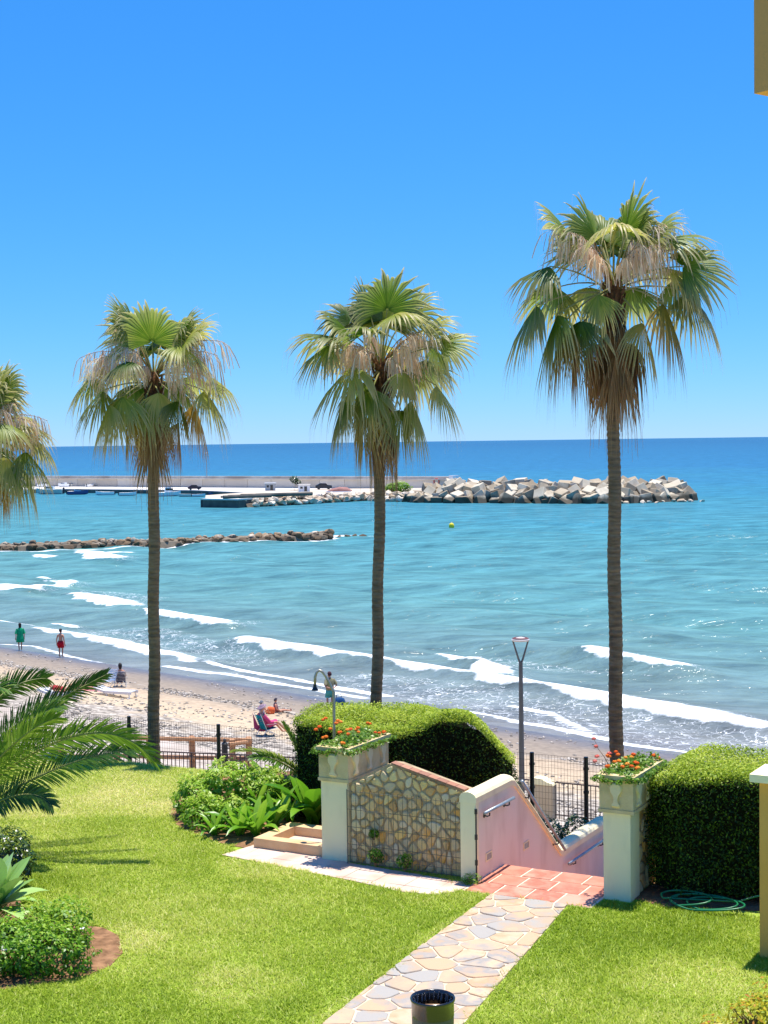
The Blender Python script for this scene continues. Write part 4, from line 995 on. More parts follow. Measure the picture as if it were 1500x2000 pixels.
plant('ginger_plant', gp(612, 1612, LAWN), 9, broad, M_strap, 1.35, 'tall broad-leaved plant with pale striped leaves right behind the basin beside the pillar', tilt=(0.0, 0.4))
plant('ginger_plant', gp(520, 1560, LAWN), 8, broad, M_strap, 0.9, 'broad-leaved plant poking out of the shrub in front of the iron railing', tilt=(0.0, 0.3))
ag = [strap_mesh('leaf', 0.55, 0.17, R(a), 0.22) for a in (10, 25, 45)]
plant('agave', gp(-12, 1822, LAWN) + Vector((0, 0, .26)), 24, ag, M_agave, 1.4, 'pale green spineless agave rosette at the left edge', tilt=(0.1, 1.0))
# ================================================================== GARDEN MASONRY AND GROUND WORK
M_whitewall = mat('white_render', lin(255, 235, 184), lin(255, 241, 196), 2.5, 0.85, 0.2, 0.15, 60, stretch=(1, 1, .3), stain=(lin(210, 192, 144), 2.6, 0.5))
M_pink = mat('pink_render', lin(242, 222, 198), lin(246, 229, 207), 1.6, 0.85, 0.2, 0.12, 60, stretch=(1, 1, .35), stain=(lin(206, 180, 154), 2.2, 0.5))
M_cast = mat('cast_stone', lin(218, 190, 134), lin(228, 204, 154), 5, 0.85, 0.2, 0.35, 40, stain=(lin(160, 146, 92), 3.0, 0.55))
M_cast2 = mat('cast_stone_relief', lin(234, 212, 160), lin(240, 222, 176), 5, 0.85, 0.2, 0.35, 40)
M_mortar = mat('wall_mortar', lin(176, 154, 120), lin(198, 176, 140), 9, 0.95, 0.1, 0.8, 40, stain=(lin(140, 122, 92), 4.0, 0.5))
M_wstone = palette_mat('wall_stone', [lin(236, 202, 140), lin(208, 188, 150), lin(244, 206, 126), lin(226, 196, 148), lin(232, 172, 84), lin(222, 206, 170), lin(246, 220, 154), lin(210, 168, 108)], nscale=7, namp=0.3, bump=0.6)
M_terra = palette_mat('terracotta_tile', [lin(188, 122, 98), lin(198, 138, 114), lin(180, 112, 90), lin(206, 156, 132)], nscale=4, namp=1.0, bump=0.2, rough=0.7)
M_cop = palette_mat('coping_clay', [lin(170, 120, 94), lin(184, 136, 108), lin(156, 112, 90)], nscale=6, namp=.5, bump=.4)
M_grout = mat('tile_grout', lin(226, 196, 168), lin(238, 214, 190), 6, 0.95, 0.1)
M_flag = palette_mat('flagstone', [lin(196, 164, 130), lin(154, 149, 142), lin(202, 176, 144), lin(190, 156, 120), lin(160, 153, 144), lin(198, 170, 136), lin(180, 158, 132), lin(166, 160, 150)], nscale=3.2, namp=0.75, bump=0.25, rough=0.75)
M_pathjoint = mat('path_mortar', lin(206, 186, 156), lin(220, 202, 174), 6, 0.95, 0.1, 0.4, 40)
M_pave = mat('pale_paving', lin(206, 178, 158), lin(220, 198, 180), 1.8, 0.85, 0.2, 0.2, 40, stain=(lin(190, 144, 120), 1.5, 0.6))
M_basin = mat('basin_render', lin(206, 168, 122), lin(218, 184, 140), 4, 0.85, 0.2, 0.2, 40)
M_soil = mat('bed_soil', lin(112, 84, 60), lin(146, 110, 80), 9, 0.95, 0.05, 1.0, 25, stain=(lin(176, 134, 98), 5.0, 0.6))
M_tan = mat('tan_render', lin(226, 166, 80), lin(232, 174, 90), 1.5, 0.85, 0.2, 0.12, 50, stain=(lin(214, 154, 70), 0.8, 0.5))
M_black = mat('black_paint', lin(26, 26, 28), lin(34, 34, 36), 8, 0.4, 0.5)
M_galv = mat('galvanised_steel', lin(150, 160, 164), lin(172, 182, 186), 9, 0.42, 0.5, metal=0.6)
M_wire = mat('gate_wire', lin(92, 88, 78), lin(122, 116, 102), 12, 0.5, 0.4, metal=0.3)
M_grey = mat('grey_lamp_paint', lin(92, 88, 86), lin(104, 100, 97), 4, 0.5, 0.4)

def abox(mb, a0, a1, b0, b1, z0, z1):
    P = [ab(a0, b0), ab(a1, b0), ab(a1, b1), ab(a0, b1)]
    mb.rings([[Vector((p.x, p.y, z0)) for p in P], [Vector((p.x, p.y, z1)) for p in P]])
    return mb
def slab_piece(mb, poly, z0, h, shrink=0.06):
    """proud stone on level ground, top edge eased"""
    cx = sum(p[0] for p in poly) / len(poly); cy = sum(p[1] for p in poly) / len(poly)
    tilt = (random.uniform(-.004, .004), random.uniform(-.004, .004))
    r = lambda k, z: [Vector((cx + (p[0] - cx) * k, cy + (p[1] - cy) * k, z + tilt[0] * (p[0] - cx) * 4 + tilt[1] * (p[1] - cy) * 4)) for p in poly]
    mb.rings([r(1, z0), r(1, z0 + h * 0.6), r(1 - shrink, z0 + h)], cap0=False)
    return mb

# ---- flagstone path
path_t = empty('garden_path', ab(1.1, -3, LAWN), 0, 'crazy-paved flagstone path leading from the black bin to the gate', 'path'); path_t['kind'] = 'structure'
pxy = [tuple(ab(a, b).xy) for a, b in PATH][::-1]
if parea(pxy) < 0: pxy = pxy[::-1]
mb = MB(); mb.prism(pxy, LAWN - 0.05, LAWN + 0.012); mb.build('mortar_bed', M_pathjoint, path_t)
pab = list(PATH)
if parea(pab) < 0: pab = pab[::-1]
pts = []; rad_ = []
for _ in range(5000):
    q = (random.uniform(0.35, 2.35), random.uniform(-8.2, -0.4)); rr = random.choice((0.10, 0.13, 0.17, 0.21))
    if all(math.hypot((q[0] - p[0]) * 0.8, q[1] - p[1]) > rr + r0_ for p, r0_ in zip(pts, rad_)): pts.append(q); rad_.append(rr)
cells = voronoi(pts, pab, 0.011)
for c in cells:
    w = [tuple(ab(x, y).xy) for x, y in c]
    if parea(w) < 0: w = w[::-1]
    mb = MB(); slab_piece(mb, w, LAWN + 0.008, random.uniform(0.012, 0.02), 0.03); mb.build('flagstone', M_flag, path_t)

# ---- landing of terracotta tiles and the stair going down beyond it
stair = empty('staircase', ab(0.9, 1.0, LAWN), 0, 'garden stair with red terracotta tiled landing behind the gate pillars', 'staircase'); stair['kind'] = 'structure'
mb = MB(); abox(mb, -0.02, STAIR_W + 0.02, -0.42, LAND_B, LAWN - 0.3, LAWN + 0.012); mb.build('landing_bed', M_grout, stair)
cols_a = [0.0, 0.42, 0.86, 1.30, 1.78]; rows_b = [-0.42, 0.04, 0.5, 0.95]
for j in range(3):
    sh = (0.0, 0.16, 0.02)[j]
    edges = [0.0] + [min(STAIR_W, x + sh) for x in cols_a[1:]]
    if sh: edges = [0.0] + [x + sh for x in cols_a[:-1] if x + sh > 0.05] + [STAIR_W]
    edges = sorted(set(round(e, 3) for e in edges))
    for i in range(len(edges) - 1):
        if edges[i + 1] - edges[i] < 0.06: continue
        g = 0.014
        w = [tuple(ab(x, y).xy) for x, y in ((edges[i] + g, rows_b[j] + g), (edges[i + 1] - g, rows_b[j] + g), (edges[i + 1] - g, rows_b[j + 1] - g), (edges[i] + g, rows_b[j + 1] - g))]
        mb = MB(); slab_piece(mb, w, LAWN + 0.008, 0.014, 0.03); mb.build('tile', M_terra, stair)
for k in range(9):
    z = LAWN - 0.167 * (k + 1); b0_ = LAND_B + 0.27 * k
    mb = MB(); abox(mb, 0.0, STAIR_W, b0_ + 0.001 * k, b0_ + 0.30, z - 0.4, z); mb.build('step', M_terra, stair)
mb = MB(); abox(mb, 0.0, STAIR_W, LAND_B + 2.45, 6.2, 5.0, LAWN - 1.51); mb.build('lower_landing', M_terra, stair)

# ---- stair side walls with rounded white coping and steel handrails
def stair_wall(name, a0, a1, label, ztop, pink_side, rails, bstart=0.0, end=5.2):
    t = empty(name, ab((a0 + a1) / 2, bstart, LAWN), 0, label, 'wall')
    prof = [(bstart, ztop), (1.28, ztop), (3.15, ztop - 1.5), (end, ztop - 1.5)]
    mb = MB()
    # body, pink
    ps = [ab(0, b, z) for b, z in prof] + [ab(0, end, 5.2), ab(0, 3.4, 5.2), ab(0, LAND_B, LAWN - 0.4), ab(0, bstart, LAWN - 0.3)]
    off0, off1 = UX * a0, UX * a1
    body = [p + off0 for p in ps]
    mb.extrude([p + off0 + (VX * 0.015 if i in (0, len(ps) - 1) else Vector()) for i, p in enumerate(ps)], off1 - off0)
    mb.build('wall_body', M_pink, t)
    # white end pier
    mb = MB(); abox(mb, a0 - 0.012, a1 + 0.008, bstart - 0.012, bstart + 0.09, LAWN - 0.3, ztop + 0.0); mb.build('end_pier', M_whitewall, t)
    # coping: rounded section swept along the profile
    w = (a1 - a0) / 2 + 0.02; ca = (a0 + a1) / 2
    sec = [(-w, -0.03), (-w, 0.05), (-w * 0.8, 0.09), (-w * 0.4, 0.115), (0, 0.125), (w * 0.4, 0.115), (w * 0.8, 0.09), (w, 0.05), (w, -0.03)]
    path = [(bstart - 0.02, ztop), (0.6, ztop), (1.2, ztop), (1.32, ztop - 0.03), (2.2, ztop - 0.73), (3.1, ztop - 1.47), (3.2, ztop - 1.5), (4.4, ztop - 1.5), (end + 0.02, ztop - 1.5)]
    mb = MB(); mb.rings([[ab(ca + s, b, z + h) for s, h in sec] for b, z in path]); mb.build('coping', M_whitewall, t, smooth=False)
    if rails:
        ra = a1 + 0.085
        for pts in ([(0.12, ztop - 0.18), (1.12, ztop - 0.18)], [(1.42, ztop + 0.0), (3.08, ztop - 1.4)], [(3.24, ztop - 1.66), (end - 0.15, ztop - 1.66)]):
            mb = MB(); mb.tube([ab(ra, b, z) for b, z in pts], 0.024, 10); r = mb.build('handrail', M_galv, t, smooth=True)
            for q in (0.16, 0.84):
                b = pts[0][0] + (pts[1][0] - pts[0][0]) * q; z = pts[0][1] + (pts[1][1] - pts[0][1]) * q
                mb = MB(); mb.tube([ab(a1 - 0.01, b, z - 0.075), ab(a1 + 0.05, b, z - 0.08), ab(ra, b, z - 0.065), ab(ra, b, z - 0.02)], 0.010, 6)
                mb.tube([ab(a1 + 0.001, b, z - 0.075), ab(a1 + 0.010, b, z - 0.075)], 0.032, 8); mb.build('bracket', M_black, r)
        # recessed step lights
        for b, z in ((0.42, 7.27), (1.75, 7.10)):
            mb = MB()
            for dz in (-1, 1): mb.box(ab(a1 + 0.004, b, z + dz * 0.05), (0.014, 0.2, 0.016), Matrix.Rotation(-TH, 3, 'Z'))
            for db in (-1, 1): mb.box(ab(a1 + 0.0045, b + db * 0.093, z), (0.0145, 0.016, 0.085), Matrix.Rotation(-TH, 3, 'Z'))
            li = mb.build('step_light', M_whitewall, t)
            mb = MB(); mb.box(ab(a1 + 0.002, b, z), (0.008, 0.17, 0.085), Matrix.Rotation(-TH, 3, 'Z')); mb.build('lens', mat('step_light_lens', lin(176, 170, 156), lin(150, 146, 136), 30, 0.3, 0.5), li)
        mb = MB(); mb.tube([ab(a1 + 0.012, bstart - 0.01, LAWN + 0.02), ab(a1 + 0.012, bstart - 0.01, ztop - 0.14)], 0.011, 6)
        for z in (7.25, 7.6, 7.95): mb.tube([ab(a1 + 0.012, bstart - 0.01, z), ab(a1 + 0.012, bstart - 0.01, z + 0.07)], 0.020, 6)
        mb.build('gate_hinge_bar', M_black, t)
    return t
ga2 = np.arange(-4.0, -0.01, 0.19); gb2 = np.arange(0.45, 5.8, 0.2); A2, B2 = np.meshgrid(ga2, gb2, indexing='ij')
o = link('planting_bed', np_mesh('planting_bed', np.stack([A0.x + A2 * UX.x + B2 * VX.x, A0.y + A2 * UX.y + B2 * VX.y, garden_z(A2, B2) + 0.012], -1).reshape(-1, 3), grid_faces(len(ga2), len(gb2))), M_soil)
tag(o, 'brown planting bed behind the hedge and stair wall', kind='structure')
stair_wall('stair_wall', -0.21, 0.0, 'pink stair wall with rounded white coping and steel handrails stepping down to the beach', 8.12, 1, True)
stair_wall('stair_wall', STAIR_W + 0.02, STAIR_W + 0.2, 'far right stair wall hidden behind the right gate pillar', 7.9, -1, False, bstart=0.36)

# ---- gate pillars with cast planters and stone walls
def wall_stones(t, poly, origin, ux, nrm, sx, sy, gap, depth=0.03):
    """poly in (along, z) plane coordinates, ccw"""
    xs = [p[0] for p in poly]; ys = [p[1] for p in poly]
    pts = [p for p in scatter_pts(min(xs), max(xs), min(ys), max(ys), sx, sy, 0.45)]
    for c in voronoi(pts, poly, gap, 0.28):
        cx = sum(p[0] for p in c) / len(c); cy = sum(p[1] for p in c) / len(c)
        if not inside(np.array([cx]), np.array([cy]), poly)[0]: continue
        d = depth * random.uniform(0.5, 1.2)
        def ring(k, h): return [Vector((origin.x, origin.y, 0)) + ux * (cx + (p[0] - cx) * k) + UPV * (cy + (p[1] - cy) * k) + nrm * h for p in c]
        mb = MB(); rr = [ring(1.0, -0.01), ring(0.97, d * 0.6), ring(0.8, d)]
        if ux.cross(UPV).dot(nrm) < 0: rr = [r[::-1] for r in rr]
        mb.rings(rr, cap0=False); mb.build('stone', M_wstone, t, smooth=False)
def planter(name, a0, a1, b0_, b1_, z0, z1, label, motifs_right=3, motifs_right_on=True):
    t = empty(name, ab((a0 + a1) / 2, (b0_ + b1_) / 2, z0), 0, label, 'planter')
    mb = MB(); th_ = 0.07
    abox(mb, a0, a1, b0_, b0_ + th_, z0 + 0.002, z1 - 0.06); abox(mb, a0, a1, b1_ - th_, b1_, z0 + 0.002, z1 - 0.06)
    abox(mb, a0 + 0.0015, a0 + th_, b0_ + th_, b1_ - th_, z0 + 0.002, z1 - 0.06); abox(mb, a1 - th_, a1 - 0.0015, b0_ + th_, b1_ - th_, z0 + 0.002, z1 - 0.06)
    mb.build('trough', M_cast, t)
    mb = MB(); e = 0.03
    for (x0, x1, y0, y1) in ((a0 - e, a1 + e, b0_ - e, b0_ + 0.09), (a0 - e, a1 + e, b1_ - 0.09, b1_ + e), (a0 - e, a0 + 0.09, b0_ + 0.09, b1_ - 0.09), (a1 - 0.09, a1 + e, b0_ + 0.09, b1_ - 0.09)):
        abox(mb, x0, x1, y0, y1, z1 - 0.058, z1)
    mb.build('rim', M_cast, t)
    mb = MB(); abox(mb, a0 - 0.012, a1 + 0.012, b0_ - 0.012, b1_ + 0.012, z0 - 0.045, z0); mb.build('base_moulding', M_cast, t)
    mb = MB(); abox(mb, a0 + th_, a1 - th_, b0_ + th_, b1_ - th_, z0 + 0.05, z1 - 0.1); mb.build('soil', M_soil, t)
    # raised baluster shapes
    H = z1 - 0.06 - z0 - 0.05
    prof = [(0.055, 0.0), (0.06, 0.08), (0.035, 0.16), (0.028, 0.3), (0.04, 0.45), (0.078, 0.62), (0.085, 0.75), (0.07, 0.9), (0.04, 0.97)]
    def motif(c, along, nrm):
        L = [c + along * -w + UPV * (h * H) for w, h in prof]; Rr = [c + along * w + UPV * (h * H) for w, h in prof]
        mb = MB(); base_ = L + Rr[::-1]
        ctr = c + UPV * H * 0.5
        mb.rings([[p - nrm * 0.005 for p in base_], [p + nrm * 0.008 for p in base_], [ctr + (p - ctr) * 0.86 + nrm * 0.034 for p in base_]], cap0=False)
        if along.cross(UPV).dot(nrm) < 0: mb.f = [f[::-1] for f in mb.f]
        mb.build('baluster_relief', M_cast2, t)
    motif(ab((a0 + a1) / 2, b0_, z0 + 0.03), UX, -VX)
    n = motifs_right
    for i in range(n):
        b = b0_ + (b1_ - b0_) * (i + 0.5) / n
        motif(ab(a1, b, z0 + 0.03), VX, UX)
    return t
def pillar(name, a0, a1, b0_, b1_, ztop, label):
    t = empty(name, ab((a0 + a1) / 2, b0_, LAWN), 0, label, 'pillar')
    mb = MB(); P = [ab(a0, b0_), ab(a1, b0_), ab(a1, b1_), ab(a0, b1_)]
    e = 0.012
    def rg(z, k): 
        q = [ab(a0 + k, b0_ + k), ab(a1 - k, b0_ + k), ab(a1 - k, b1_ - k), ab(a0 + k, b1_ - k)]
        return [Vector((p.x, p.y, z)) for p in q]
    mb.rings([rg(LAWN - 0.3, 0), rg(LAWN + 0.5, 0.002), rg(ztop, 0.0)]); mb.build('shaft', M_whitewall, t)
    return t
pillar('gate_pillar', -2.5, -2.07, 0.14, 0.5, 8.155, 'white left gate pillar beside the shower basin, under a planter')
planter('stone_planter', -2.52, -2.04, 0.12, 1.36, 8.2, 8.65, 'cast stone planter on the left gate pillar with baluster reliefs')
pillar('gate_pillar', 1.80, 2.17, 0.06, 0.42, 8.155, 'white right gate pillar between the pink stair and the dark hedge')
planter('stone_planter', 1.76, 2.22, 0.03, 1.2, 8.2, 8.65, 'cast stone planter on the right gate pillar in front of the tallest palm')

# facade wall of rubble stone between the left pillar and the stair wall
sw = empty('stone_wall', ab(-1.1, 0.3, LAWN), 0, 'rubble stone wall with terracotta coping behind the wire gate', 'wall')
prof = [(-2.07, LAWN - 0.2), (-0.225, LAWN - 0.2), (-0.225, 8.20), (-0.3, 8.215), (-1.30, 8.47), (-1.42, 8.47), (-2.035, 8.15), (-2.07, 8.14)]
mb = MB(); mb.extrude([ab(a, 0.2, z) for a, z in prof], VX * 0.22); mb.build('mortar_core', M_mortar, sw)
in_prof = [(-2.05, LAWN + 0.01), (-0.24, LAWN + 0.01), (-0.24, 8.17), (-1.32, 8.44), (-1.42, 8.44), (-2.03, 8.12)]
wall_stones(sw, in_prof, ab(0, 0.2), UX, -VX, 0.125, 0.165, 0.010)
for i in range(8):     # coping tiles down the slope
    a0_, a1_ = -1.36 + i * 0.142, -1.36 + (i + 1) * 0.142 - 0.006
    z0_, z1_ = 8.482 - (a0_ + 1.36) * 0.245, 8.482 - (a1_ + 1.36) * 0.245
    mb = MB(); mb.extrude([ab(a0_, 0.15, z0_), ab(a1_, 0.15, z1_), ab(a1_, 0.15, z1_ + 0.022), ab(a0_, 0.15, z0_ + 0.022)], VX * 0.14); mb.build('coping_tile', M_cop, sw)
# short stone wall returning behind the right pillar
sr = empty('stone_wall', ab(2.15, 0.8, LAWN), 0, 'short rubble stone wall in shade under the right planter', 'wall')
mb = MB(); abox(mb, 2.0, 2.13, 0.42, 1.2, LAWN - 0.2, 8.15); mb.build('mortar_core', M_mortar, sr)
wall_stones(sr, [(0.43, LAWN + 0.01), (1.19, LAWN + 0.01), (1.19, 8.12), (0.43, 8.12)], ab(2.13, 0), VX, UX, 0.19, 0.21, 0.014)
# low kerb wall in the planting behind the stair wall
kb = empty('low_wall', ab(-0.5, 2.6, 6.5), 0, 'low rough stone kerb seen through the dip of the stair wall', 'wall')
mb = MB(); mb.extrude([ab(-0.35, 2.0, 6.85), ab(-0.35, 4.8, 6.2), ab(-0.35, 4.8, 5.5), ab(-0.35, 2.0, 5.5)], -UX * 0.22); mb.build('mortar_core', M_mortar, kb)
wall_stones(kb, [(2.05, 6.4), (4.7, 5.9), (4.7, 6.2), (2.05, 6.8)], ab(-0.35, 0), VX, UX, 0.22, 0.16, 0.014)

# wire gate folded open in front of the stone wall
gt = empty('wire_gate', ab(-1.14, 0.06, LAWN), 0, 'thin wire garden gate standing open against the stone wall', 'gate')
gb_, ga0, ga1, gz0, gz1 = 0.06, -2.03, -0.25, LAWN + 0.05, 8.06
for z in (gz0, 7.3, 7.55, 7.8, gz1, gz0 + 0.08):
    mb = MB(); mb.tube([ab(ga0, gb_, z), ab(ga1, gb_, z)], 0.0045, 5); mb.build('cross_wire', M_wire, gt)
for a in (ga0, ga1):
    mb = MB(); mb.tube([ab(a, gb_, gz0 - 0.03), ab(a, gb_, gz1 + 0.02)], 0.008, 6); mb.build('gate_stile', M_wire, gt)
for i in range(1, 24):
    a = ga0 + (ga1 - ga0) * i / 24
    mb = MB(); mb.tube([ab(a, gb_ - 0.008, gz0 - 0.02), ab(a, gb_ - 0.008, gz1 + 0.03)], 0.0042, 5); mb.build('upright_wire', M_wire, gt)

# pale paving strip in front of it and the foot-shower basin
pv = empty('paved_strip', (*PAVE[0], LAWN), 0, 'pale pinkish paved strip between lawn and stone wall', 'paving'); pv['kind'] = 'structure'
if parea(PAVE) < 0: PAVE = PAVE[::-1]
mb = MB(); mb.prism(PAVE, LAWN - 0.05, LAWN + 0.006); mb.build('joint_bed', M_pathjoint, pv)
pave_ab = [to_ab(*p) for p in PAVE]
for i in range(9):
    a0_, a1_ = -4.1 + i * 0.47, -4.1 + (i + 1) * 0.47
    for j in range(4):
        b0_, b1_ = -0.95 + j * 0.4, -0.95 + (j + 1) * 0.4
        c = list(pave_ab)
        for (qx, qy, nx, ny) in ((a0_ + .004, 0, -1, 0), (a1_ - .004, 0, 1, 0), (0, b0_ + .004, 0, -1), (0, b1_ - .004, 0, 1)):
            c = clip(c, qx, qy, nx, ny)
            if len(c) < 3: break
        if len(c) < 3 or abs(parea(c)) < 0.004: continue
        w = [tuple(ab(x, y).xy) for x, y in c]
        mb = MB(); slab_piece(mb, w, LAWN + 0.002, 0.012, 0.012); mb.build('paver', M_pave, pv)
bn = empty('shower_basin', ab(-3.1, 0.75, LAWN), 0, 'square tan foot-shower basin left of the white pillar', 'basin')
a0_, a1_, b0_, b1_ = -3.72, -2.53, 0.22, 1.27
mb = MB(); w = 0.2
for (x0, x1, y0, y1) in ((a0_, a1_, b0_, b0_ + w), (a0_, a1_, b1_ - w, b1_), (a0_, a0_ + w, b0_ + w, b1_ - w), (a1_ - w * .6, a1_, b0_ + w, b1_ - w)):
    abox(mb, x0, x1, y0, y1, LAWN - 0.15, LAWN + 0.16)
mb.build('rim', M_basin, bn)
mb = MB(); abox(mb, a0_ + w - 0.01, a1_ - w * .6 + 0.01, b0_ + w - 0.01, b1_ - w + 0.01, LAWN - 0.2, LAWN + 0.02); mb.build('floor', M_pave, bn)
# gooseneck shower behind the pillar
sh = empty('garden_shower', at(653, 1500, 22.6), 0, 'gooseneck steel garden shower with black head above the left planter', 'shower'); sh.location.z = LAWN
Ys = 22.6
pp = [at(653, 1655, Ys), at(653, 1500, Ys), at(652, 1352, Ys), at(645, 1338, Ys), at(637, 1322, Ys), at(631, 1313, Ys), at(624, 1309, Ys), at(618, 1313, Ys), at(615.5, 1322, Ys), at(615, 1338, Ys)]
mb = MB(); mb.tube(pp, 0.021, 8); mb.build('pipe', mat('steel_pipe', lin(150, 140, 124), lin(176, 168, 152), 10, 0.35, 0.5, metal=0.5), sh, smooth=True)
c = at(615, 1338, Ys); mb = MB(); mb.lathe(c, [(0.024, 0.01), (0.026, -0.02), (0.03, -0.035), (0.05, -0.07), (0.052, -0.08)], 12); mb.build('shower_head', M_black, sh)

# planter flowers
M_pl = leaf_mat('lantana_leaf', [lin(46, 84, 20), lin(92, 136, 34), lin(140, 172, 60), lin(184, 200, 104)], trans=0.4, rough=0.4, spec=0.4)
M_or = palette_mat('orange_petals', [lin(226, 92, 30), lin(240, 130, 40), lin(216, 76, 40), lin(244, 160, 60)], nscale=40, namp=0.5, bump=0.1)
M_pk = palette_mat('coral_petals', [lin(222, 110, 92), lin(232, 140, 120), lin(214, 96, 84)], nscale=40, namp=0.5, bump=0.1)
def flowers(a0, a1, b0_, b1_, z, label, spots, n=2600, spill=0.1, coral=()):
    c0 = ab((a0 + a1) / 2, (b0_ + b1_) / 2, z)
    t = empty('lantana_plant', c0, 0, label, 'flowers')
    A = rng.uniform(a0 - spill, a1 + spill, n); B = rng.uniform(b0_ - spill, b1_ + spill, n)
    hump = 0.05 + 0.17 * noise2(A * 5, B * 5, 5) * (1 - 0.4 * np.abs((A - (a0 + a1) / 2) / (a1 - a0) * 2))
    out = (A < a0) | (A > a1) | (B < b0_) | (B > b1_)
    zz = z - 0.05 + hump * rng.uniform(0, 1, n) ** 0.5 - np.where(out, 0.06, 0)
    P = np.stack([A0.x + A * UX.x + B * VX.x - c0.x, A0.y + A * UX.y + B * VX.y - c0.y, zz - c0.z], -1)
    V, F, r = leaves(P, np.tile([0, -.2, 1.0], (n, 1)), 0.055, 0.45 + 0 * A, jit=0.7, asp=0.6)
    o = link('foliage', np_mesh('foliage', V, F, {'rnd': ('FACE', r)}), M_pl, t); o['kind'] = 'stuff'
    spots = list(spots); base_n = len(spots); spots += [(x + random.uniform(-9, 9), y + random.uniform(-4, 6), Y + random.uniform(-.1, .1)) for x, y, Y in spots[:9]]
    for i, (x, y, Y) in enumerate(spots):
        c = at(x, y, Y); mb = MB(); fs_ = random.uniform(0.6, 0.95)
        for k in range(16):
            th, ph = k * 2.399, math.acos(1 - (k + 0.5) / 16)
            d = Vector((math.sin(ph) * math.cos(th), math.sin(ph) * math.sin(th), math.cos(ph)))
            e1 = d.orthogonal().normalized() * random.uniform(.7, 1.3); e2 = d.cross(e1); p = c + Vector((d.x, d.y, d.z * .7)) * 0.034 * fs_ * random.uniform(.75, 1.15)
            mb.add([p + e1 * .017, p + e2 * .017, p - e1 * .017, p - e2 * .017, p + d * 0.008], [(0, 1, 4), (1, 2, 4), (2, 3, 4), (3, 0, 4)])
        mb.build('flower_head', M_pk if i in coral else M_or, t)
    return t
flowers(-2.52, -2.04, 0.12, 1.36, 8.64, 'orange flowering lantana in the left planter', [(631, 1406, 22.7), (657, 1413, 22.4), (624, 1420, 22.2), (663, 1431, 22.0), (631, 1441, 21.8), (671, 1452, 21.65), (685, 1425, 22.3), (696, 1426, 22.4), (722, 1414, 22.9), (741, 1432, 22.6), (750, 1430, 22.65), (733, 1431, 22.5), (700, 1430, 22.2), (660, 1408, 22.9), (645, 1424, 22.2), (680, 1434, 22.0)])
flowers(1.76, 2.22, 0.03, 1.2, 8.64, 'orange and coral lantana spilling over the right planter', [(1203, 1469, 20.3), (1186, 1497, 19.85), (1209, 1487, 20.0), (1225, 1493, 19.95), (1243, 1501, 19.95), (1237, 1474, 20.4), (1277, 1476, 20.6), (1245, 1491, 20.1), (1190, 1478, 20.1), (1160, 1443, 20.3), (1164, 1458, 20.2), (1166, 1478, 20.0), (1162, 1487, 19.95), (1190, 1472, 20.2), (1222, 1480, 20.2), (1216, 1498, 19.9)], coral=(9, 10, 11, 12, 13))
mb = MB(); mb.tube([at(1192, 1500, 20.1), at(1180, 1478, 20.1), at(1168, 1462, 20.2), at(1159, 1440, 20.3)], [.006, .005, .004, .003], 5)
mb.build('stem', M_stem, [o for o in col.objects if o.name == 'lantana_plant.001'][0])

# creeper tufts at the foot of the stone wall
for x, y, Y, r, lab in ((735, 1672, 21.35, .11, 'green creeper tuft growing through the wire gate, left one at its foot'), (790, 1682, 21.1, .11, 'green creeper tuft growing through the wire gate, right one at its foot'), (730, 1628, 21.45, .07, 'small fern tuft growing out of the stone wall')):
    c = at(x, y, Y); bush('wall_creeper', [(c.x, c.y, c.z, r * 1.2, r * .6, r * 1.2)], 260, 0.05, M_bushb, lab, 'plant', tone=0.2, base=min(c.z - r, c.z), stems=3)
bush('grass_tuft', [(*ab(-0.02, -0.1).xy, 7.06, .16, .10, .12)], 200, 0.09, M_bushb, 'grass tuft at the foot of the white stair pier', 'plant', tone=0.2, asp=0.15, stems=3)

# soil beds
for nm, poly, lab in (('flower_bed', BED_LEFT, 'bare brown soil bed with curved edge at lower left of the lawn'), ('flower_bed', BED_SHRUB, 'soil bed under the shrubs on the far side of the lawn'), ('flower_bed', BED_HEDGE, 'dark soil strip under the right hedge')):
    p = poly if parea(poly) > 0 else poly[::-1]
    mb = MB(); mb.prism(p, LAWN - 0.1, LAWN + 0.008); o = mb.build(nm, M_soil); tag(o, lab, kind='structure')

# green hose coiled at the hedge foot
mb = MB(); hp = []
for i in range(90):
    q = i / 89; th = q * 2 * math.pi * 3.2 + 2.4
    rx, ry = 0.42 - 0.12 * q, 0.16
    p = ab(3.05 + 0.22 * math.sin(q * 5) + rx * math.cos(th), 0.12 + 0.1 * q + ry * math.sin(th), LAWN + 0.03 + 0.10 * abs(math.sin(th * 0.5 + 1)) + 0.03 * q); hp.append(p)
hp += [ab(3.5, 0.3, LAWN + 0.12), ab(3.7, 0.42, LAWN + 0.18), ab(3.85, 0.55, LAWN + 0.2)]
mb.tube(hp, 0.013, 6); o = mb.build('garden_hose', mat('hose_rubber', lin(18, 104, 62), lin(24, 120, 72), 8, 0.35, 0.5), smooth=True)
tag(o, 'green garden hose coiled at the foot of the right hedge', 'hose')

